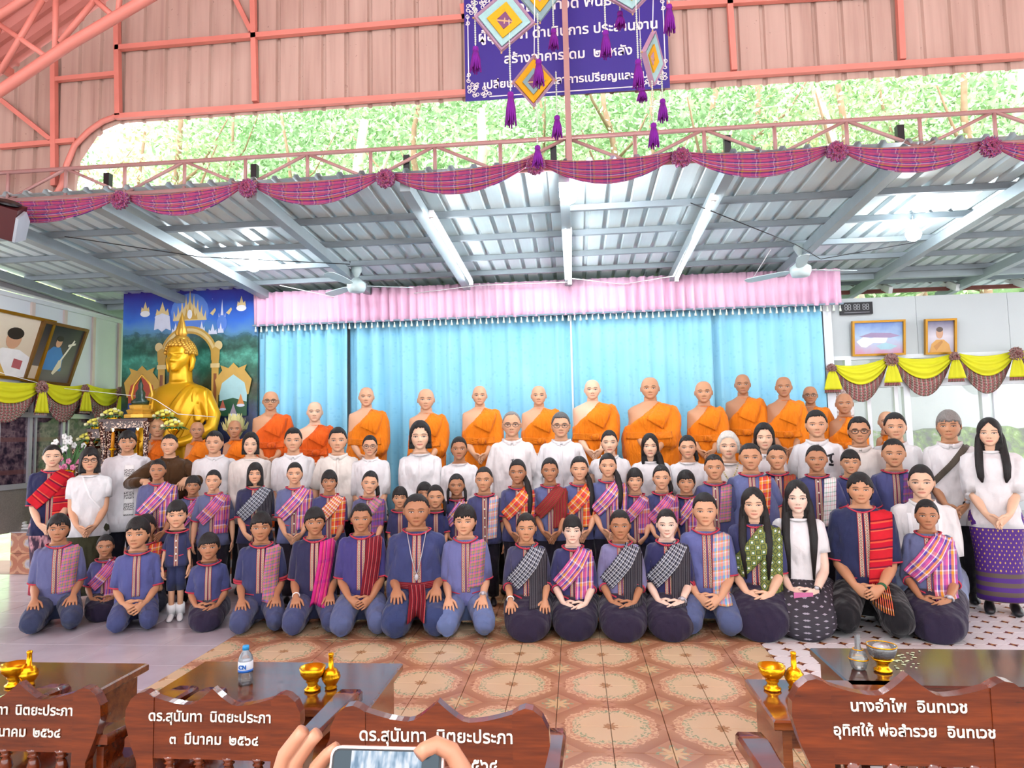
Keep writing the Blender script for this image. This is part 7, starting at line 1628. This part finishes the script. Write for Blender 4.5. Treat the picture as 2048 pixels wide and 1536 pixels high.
# --- gilt bowls and pouring bottles
def on_table(px, py): return PZ(px, py, TZ + .001)
bm_ = MB().lathe([(.036, 0), (.038, .008), (.026, .016), (.022, .03), (.030, .040), (.026, .046), (.040, .056), (.054, .075), (.060, .105), (.056, .106), (.048, .078), (.03, .062), (.001, .058)], 24).mesh('bowl', [M['gold']], True)
bt_ = MB().lathe([(.024, 0), (.028, .006), (.022, .014), (.030, .026), (.040, .044), (.042, .054), (.036, .062), (.038, .066), (.030, .074), (.030, .078), (.022, .086), (.012, .092), (.0105, .14), (.013, .150), (.010, .156)], 22).mesh('bottle', [M['gold']], True)
g_ = 'gold pouring sets on the tables'
for px, py, lab in ((27, 1372, 'gold footed bowl on the table at the pale tiles'), (625, 1380, 'gold footed bowl on the table with the water bottle'), (1545, 1379, 'gold footed bowl on the small table behind the named chair')):
    o = empty('gold_bowl', tuple(on_table(px, py)), label=lab, cat='bowl', group=g_); link('bowl', bm_, o); o.scale = (.86,) * 3
for px, py, lab in ((57, 1370, 'gold pouring bottle with dark neck on the table at the pale tiles'), (662, 1377, 'gold pouring bottle on the table with the water bottle'), (1590, 1378, 'gold pouring bottle half behind the named chair')):
    o = empty('pouring_bottle', tuple(on_table(px, py)), label=lab, cat='bottle', group=g_); link('bottle', bt_, o); o.scale = (.9,) * 3
def mk_glass(name, col=(1, 1, 1), rough=.02):
    t = NT(name); a = t.n('ShaderNodeBsdfTransparent'); a.inputs[0].default_value = (*[c * .94 for c in col], 1); g = t.n('ShaderNodeBsdfGlossy'); g.inputs['Roughness'].default_value = rough + .03; f = t.n('ShaderNodeFresnel'); f.inputs[0].default_value = 1.7
    m1 = t.n('ShaderNodeMixShader'); t.put(m1.inputs[0], f.outputs[0]); t.t.links.new(a.outputs[0], m1.inputs[1]); t.t.links.new(g.outputs[0], m1.inputs[2]); m2 = t.n('ShaderNodeMixShader'); m2.inputs[0].default_value = .10; t.t.links.new(m1.outputs[0], m2.inputs[1]); t.out((.85, .9, .95), .3); t.t.links.new(t.b.outputs[0], m2.inputs[2]); t.t.links.new(m2.outputs[0], t.t.nodes['Material Output'].inputs[0]); return t.mat
M['glass'] = mk_glass('clear_glass'); M['pet'] = mk_glass('clear_plastic', (.96, .98, 1), .05)
o = empty('water_bottle', tuple(on_table(491, 1368)), label='clear plastic water bottle with blue cap and blue label', cat='bottle')
obj('body', MB().lathe([(.026, 0), (.029, .004), (.029, .03), (.0275, .035), (.029, .04), (.029, .1), (.026, .112), (.018, .126), (.012, .134), (.012, .14)], 24), M['pet'], o, True)
obj('cap', MB().lathe([(.0135, .138), (.0135, .152), (.012, .155)], 18), simple('blue_cap', '#2f9ad8', .4), o, True)
lb = obj('label_band', MB().lathe([(.0293, .052), (.0298, .053), (.0298, .094), (.0293, .095)], 24), simple('label_white', '#e2eaf4', .4), o, True)
obj('label_wave', MB().lathe([(.0300, .0525), (.0300, .063)], 24), simple('label_blue', '#2468c0', .4), lb, True)
text_mesh('C', .022, bpy.data.materials['label_blue'], lb, (-.007, -.0305, .075), (PI/2, 0, 0), bold=.0006, name='letter'); text_mesh('N', .022, bpy.data.materials['label_blue'], lb, (.009, -.0302, .075), (PI/2, 0, 0), bold=.0006, name='letter')
o = empty('glass_bottle', tuple(on_table(1718, 1338)), label='clear glass pouring bottle with gold rings on the dark table', cat='bottle')
obj('body', MB().lathe([(.022, 0), (.028, .006), (.034, .03), (.038, .044), (.034, .058), (.03, .064), (.03, .07), (.02, .08), (.011, .088), (.011, .14), (.009, .142)], 22), M['glass'], o, True); q = MB()
for r_, z in ((.0385, .044), (.0205, .081)): ring_tube(q, np.array((0, 0, z)), (0, 0, 1), r_, .002, 20)
obj('gold_ring', q, M['gold'], o, True)
o = empty('glass_bowl', tuple(on_table(1766, 1342)), label='clear glass bowl on a gold foot on the dark table', cat='bowl')
obj('foot', MB().lathe([(.034, 0), (.036, .008), (.024, .016), (.022, .03), (.032, .042), (.044, .052), (.03, .054)], 20), M['gold'], o, True); obj('glass_cup', MB().lathe([(.030, .054), (.046, .062), (.055, .085), (.058, .104), (.056, .104), (.050, .08), (.03, .06)], 22), M['glass'], o, True); q = MB(); ring_tube(q, np.array((0, 0, .104)), (0, 0, 1), .057, .002, 22); obj('gold_rim', q, M['gold'], o, True)
r = np.random.default_rng(9); q = MB()
for i in range(40):
    p_ = on_table(1790 + r.normal(15, 22), 1312 + r.normal(8, 9)); q.ell(p_ + np.array((0, 0, .002)), (r.uniform(.004, .009), r.uniform(.003, .006), .002), 6, 4)
obj('petals_and_drops', q, simple('petal_bits', '#b8c4a0', .3), smooth=True, label='scattered petals and water drops on the dark table', cat='petals', kind='stuff')
# --- hands raising a phone
YP = .86; ph = P(772, 1560, YP); tilt = .12
po = empty('phone', tuple(ph), label='pale pink phone held sideways with lit screen showing the hall', cat='phone'); po.rotation_euler = (-.35, 0, 0)
pw, phh = .148, .075
def rrect(w, h, r, n=5): return [(sx * (w/2 - r) + r * math.cos(a), sz * (h/2 - r) + r * math.sin(a)) for sx, sz, a0 in ((1, 1, 0), (-1, 1, PI/2), (-1, -1, PI), (1, -1, 1.5*PI)) for a in np.linspace(a0, a0 + PI/2, n)]
obj('case', MB().prism(rrect(pw, phh, .011), lambda a, b, t: (a, -.005 + t, b), .011), simple('rose_phone_case', '#e0b4ac', .35), po)
obj('bezel', MB().prism(rrect(pw - .006, phh - .006, .009), lambda a, b, t: (a, -.0062 + t, b), .0012), M['black'], po)
def mk_screen():
    t = NT('phone_screen'); x, y, z = t.xyz(t.oco()); n = t.noise(t.vm('MULTIPLY', t.oco(), (60, 1, 20)), 2, 2); c = t.ramp(n, [(.35, srgb('#6a90b0')), (.5, srgb('#b8d0e8')), (.6, srgb('#f0f6ff'))]); c = t.mix(t.m('GREATER_THAN', t.m('ABSOLUTE', x), .046), c, srgb('#2c4858'))
    return t.out((0, 0, 0), .15, Emission_Color=c, Emission_Strength=.7)
obj('screen', MB().prism(rrect(pw - .012, phh - .010, .007), lambda a, b, t: (a, -.0068 + t, b), .0008), mk_screen(), po)
def HP(px, py, dy=0.0): return P(px, py, YP + dy)
parts = []
def fing(pts, r0, r1): parts.append(MB().tube(pts, np.linspace(r0, r1, len(pts)), 10))
# hand at the phone's left end: three fingers standing up behind it, palm and forearm below
fing([HP(560, 1640, .02), HP(556, 1560, .02), HP(570, 1510, .02), HP(596, 1475, .02), HP(607, 1459, .02)], .0125, .0085)
fing([HP(592, 1650, .025), HP(582, 1570, .025), HP(592, 1522, .025), HP(620, 1482, .025), HP(636, 1466, .025)], .0125, .0085)
fing([HP(625, 1650, .028), HP(618, 1580, .028), HP(632, 1535, .028), HP(656, 1508, .025), HP(674, 1494, .022)], .0115, .0075)
fing([HP(560, 1660, -.01), HP(610, 1625, -.022), HP(655, 1600, -.024), HP(690, 1590, -.018)], .0135, .009)
parts.append(MB().tube([HP(575, 1590, .02), HP(588, 1640, .02), HP(586, 1700, .02), HP(576, 1760, .0)], [.02, .036, .038, .028], 14, [.016, .02, .022, .024], side=(1, 0, 0)))
parts.append(MB().tube([HP(576, 1740, .0), HP(560, 1850, -.06), HP(520, 2050, -.16), HP(480, 2250, -.25)], [.026, .031, .038, .042], 14))
n1 = len(parts)
# hand at the right end: finger hooked over the top edge
fing([HP(940, 1600, .01), HP(925, 1540, .01), HP(902, 1502, .008), HP(872, 1489, .004), HP(848, 1500, -.006), HP(836, 1512, -.012)], .0135, .009)
fing([HP(955, 1620, .02), HP(945, 1570, .025), HP(915, 1545, .03), HP(885, 1550, .03)], .013, .009)
fing([HP(960, 1640, .02), HP(950, 1610, .028), HP(920, 1590, .032), HP(890, 1595, .03)], .0125, .009)
fing([HP(958, 1670, -.005), HP(925, 1650, -.022), HP(890, 1630, -.024), HP(868, 1618, -.02)], .0135, .009)
parts.append(MB().tube([HP(938, 1580, .015), HP(955, 1640, .015), HP(962, 1700, .012), HP(968, 1760, .0)], [.02, .034, .037, .028], 14, [.016, .02, .022, .024], side=(1, 0, 0)))
parts.append(MB().tube([HP(967, 1740, .0), HP(985, 1850, -.06), HP(1020, 2050, -.16), HP(1050, 2250, -.25)], [.026, .031, .038, .042], 14))
hr = empty('person', tuple(HP(770, 2250, -.25)), label='pair of hands raising a phone over the chair backs', cat='person')
o1 = bool_union(parts[:n1], 'h'); o2 = bool_union(parts[n1:], 'h'); dg = bpy.context.evaluated_depsgraph_get(); dg.update()
for ob in (o1, o2):
    me = take(ob, dg); V = verts(me) - np.array(hr.location); me.vertices.foreach_set('co', V.astype('f').ravel()); a_ = me.attributes.new('fc', 'FLOAT_VECTOR', 'POINT'); a_.data.foreach_set('vector', (V * 4 - np.array((0, 0, 9.0))).astype('f').ravel()); finish(me, 'hand', M['skin'], hr, (*srgb('#b07a60'), 0))
for t_ in TMP: m_ = t_.data; bpy.data.objects.remove(t_); bpy.data.meshes.remove(m_)
TMP.clear()
realise_text()
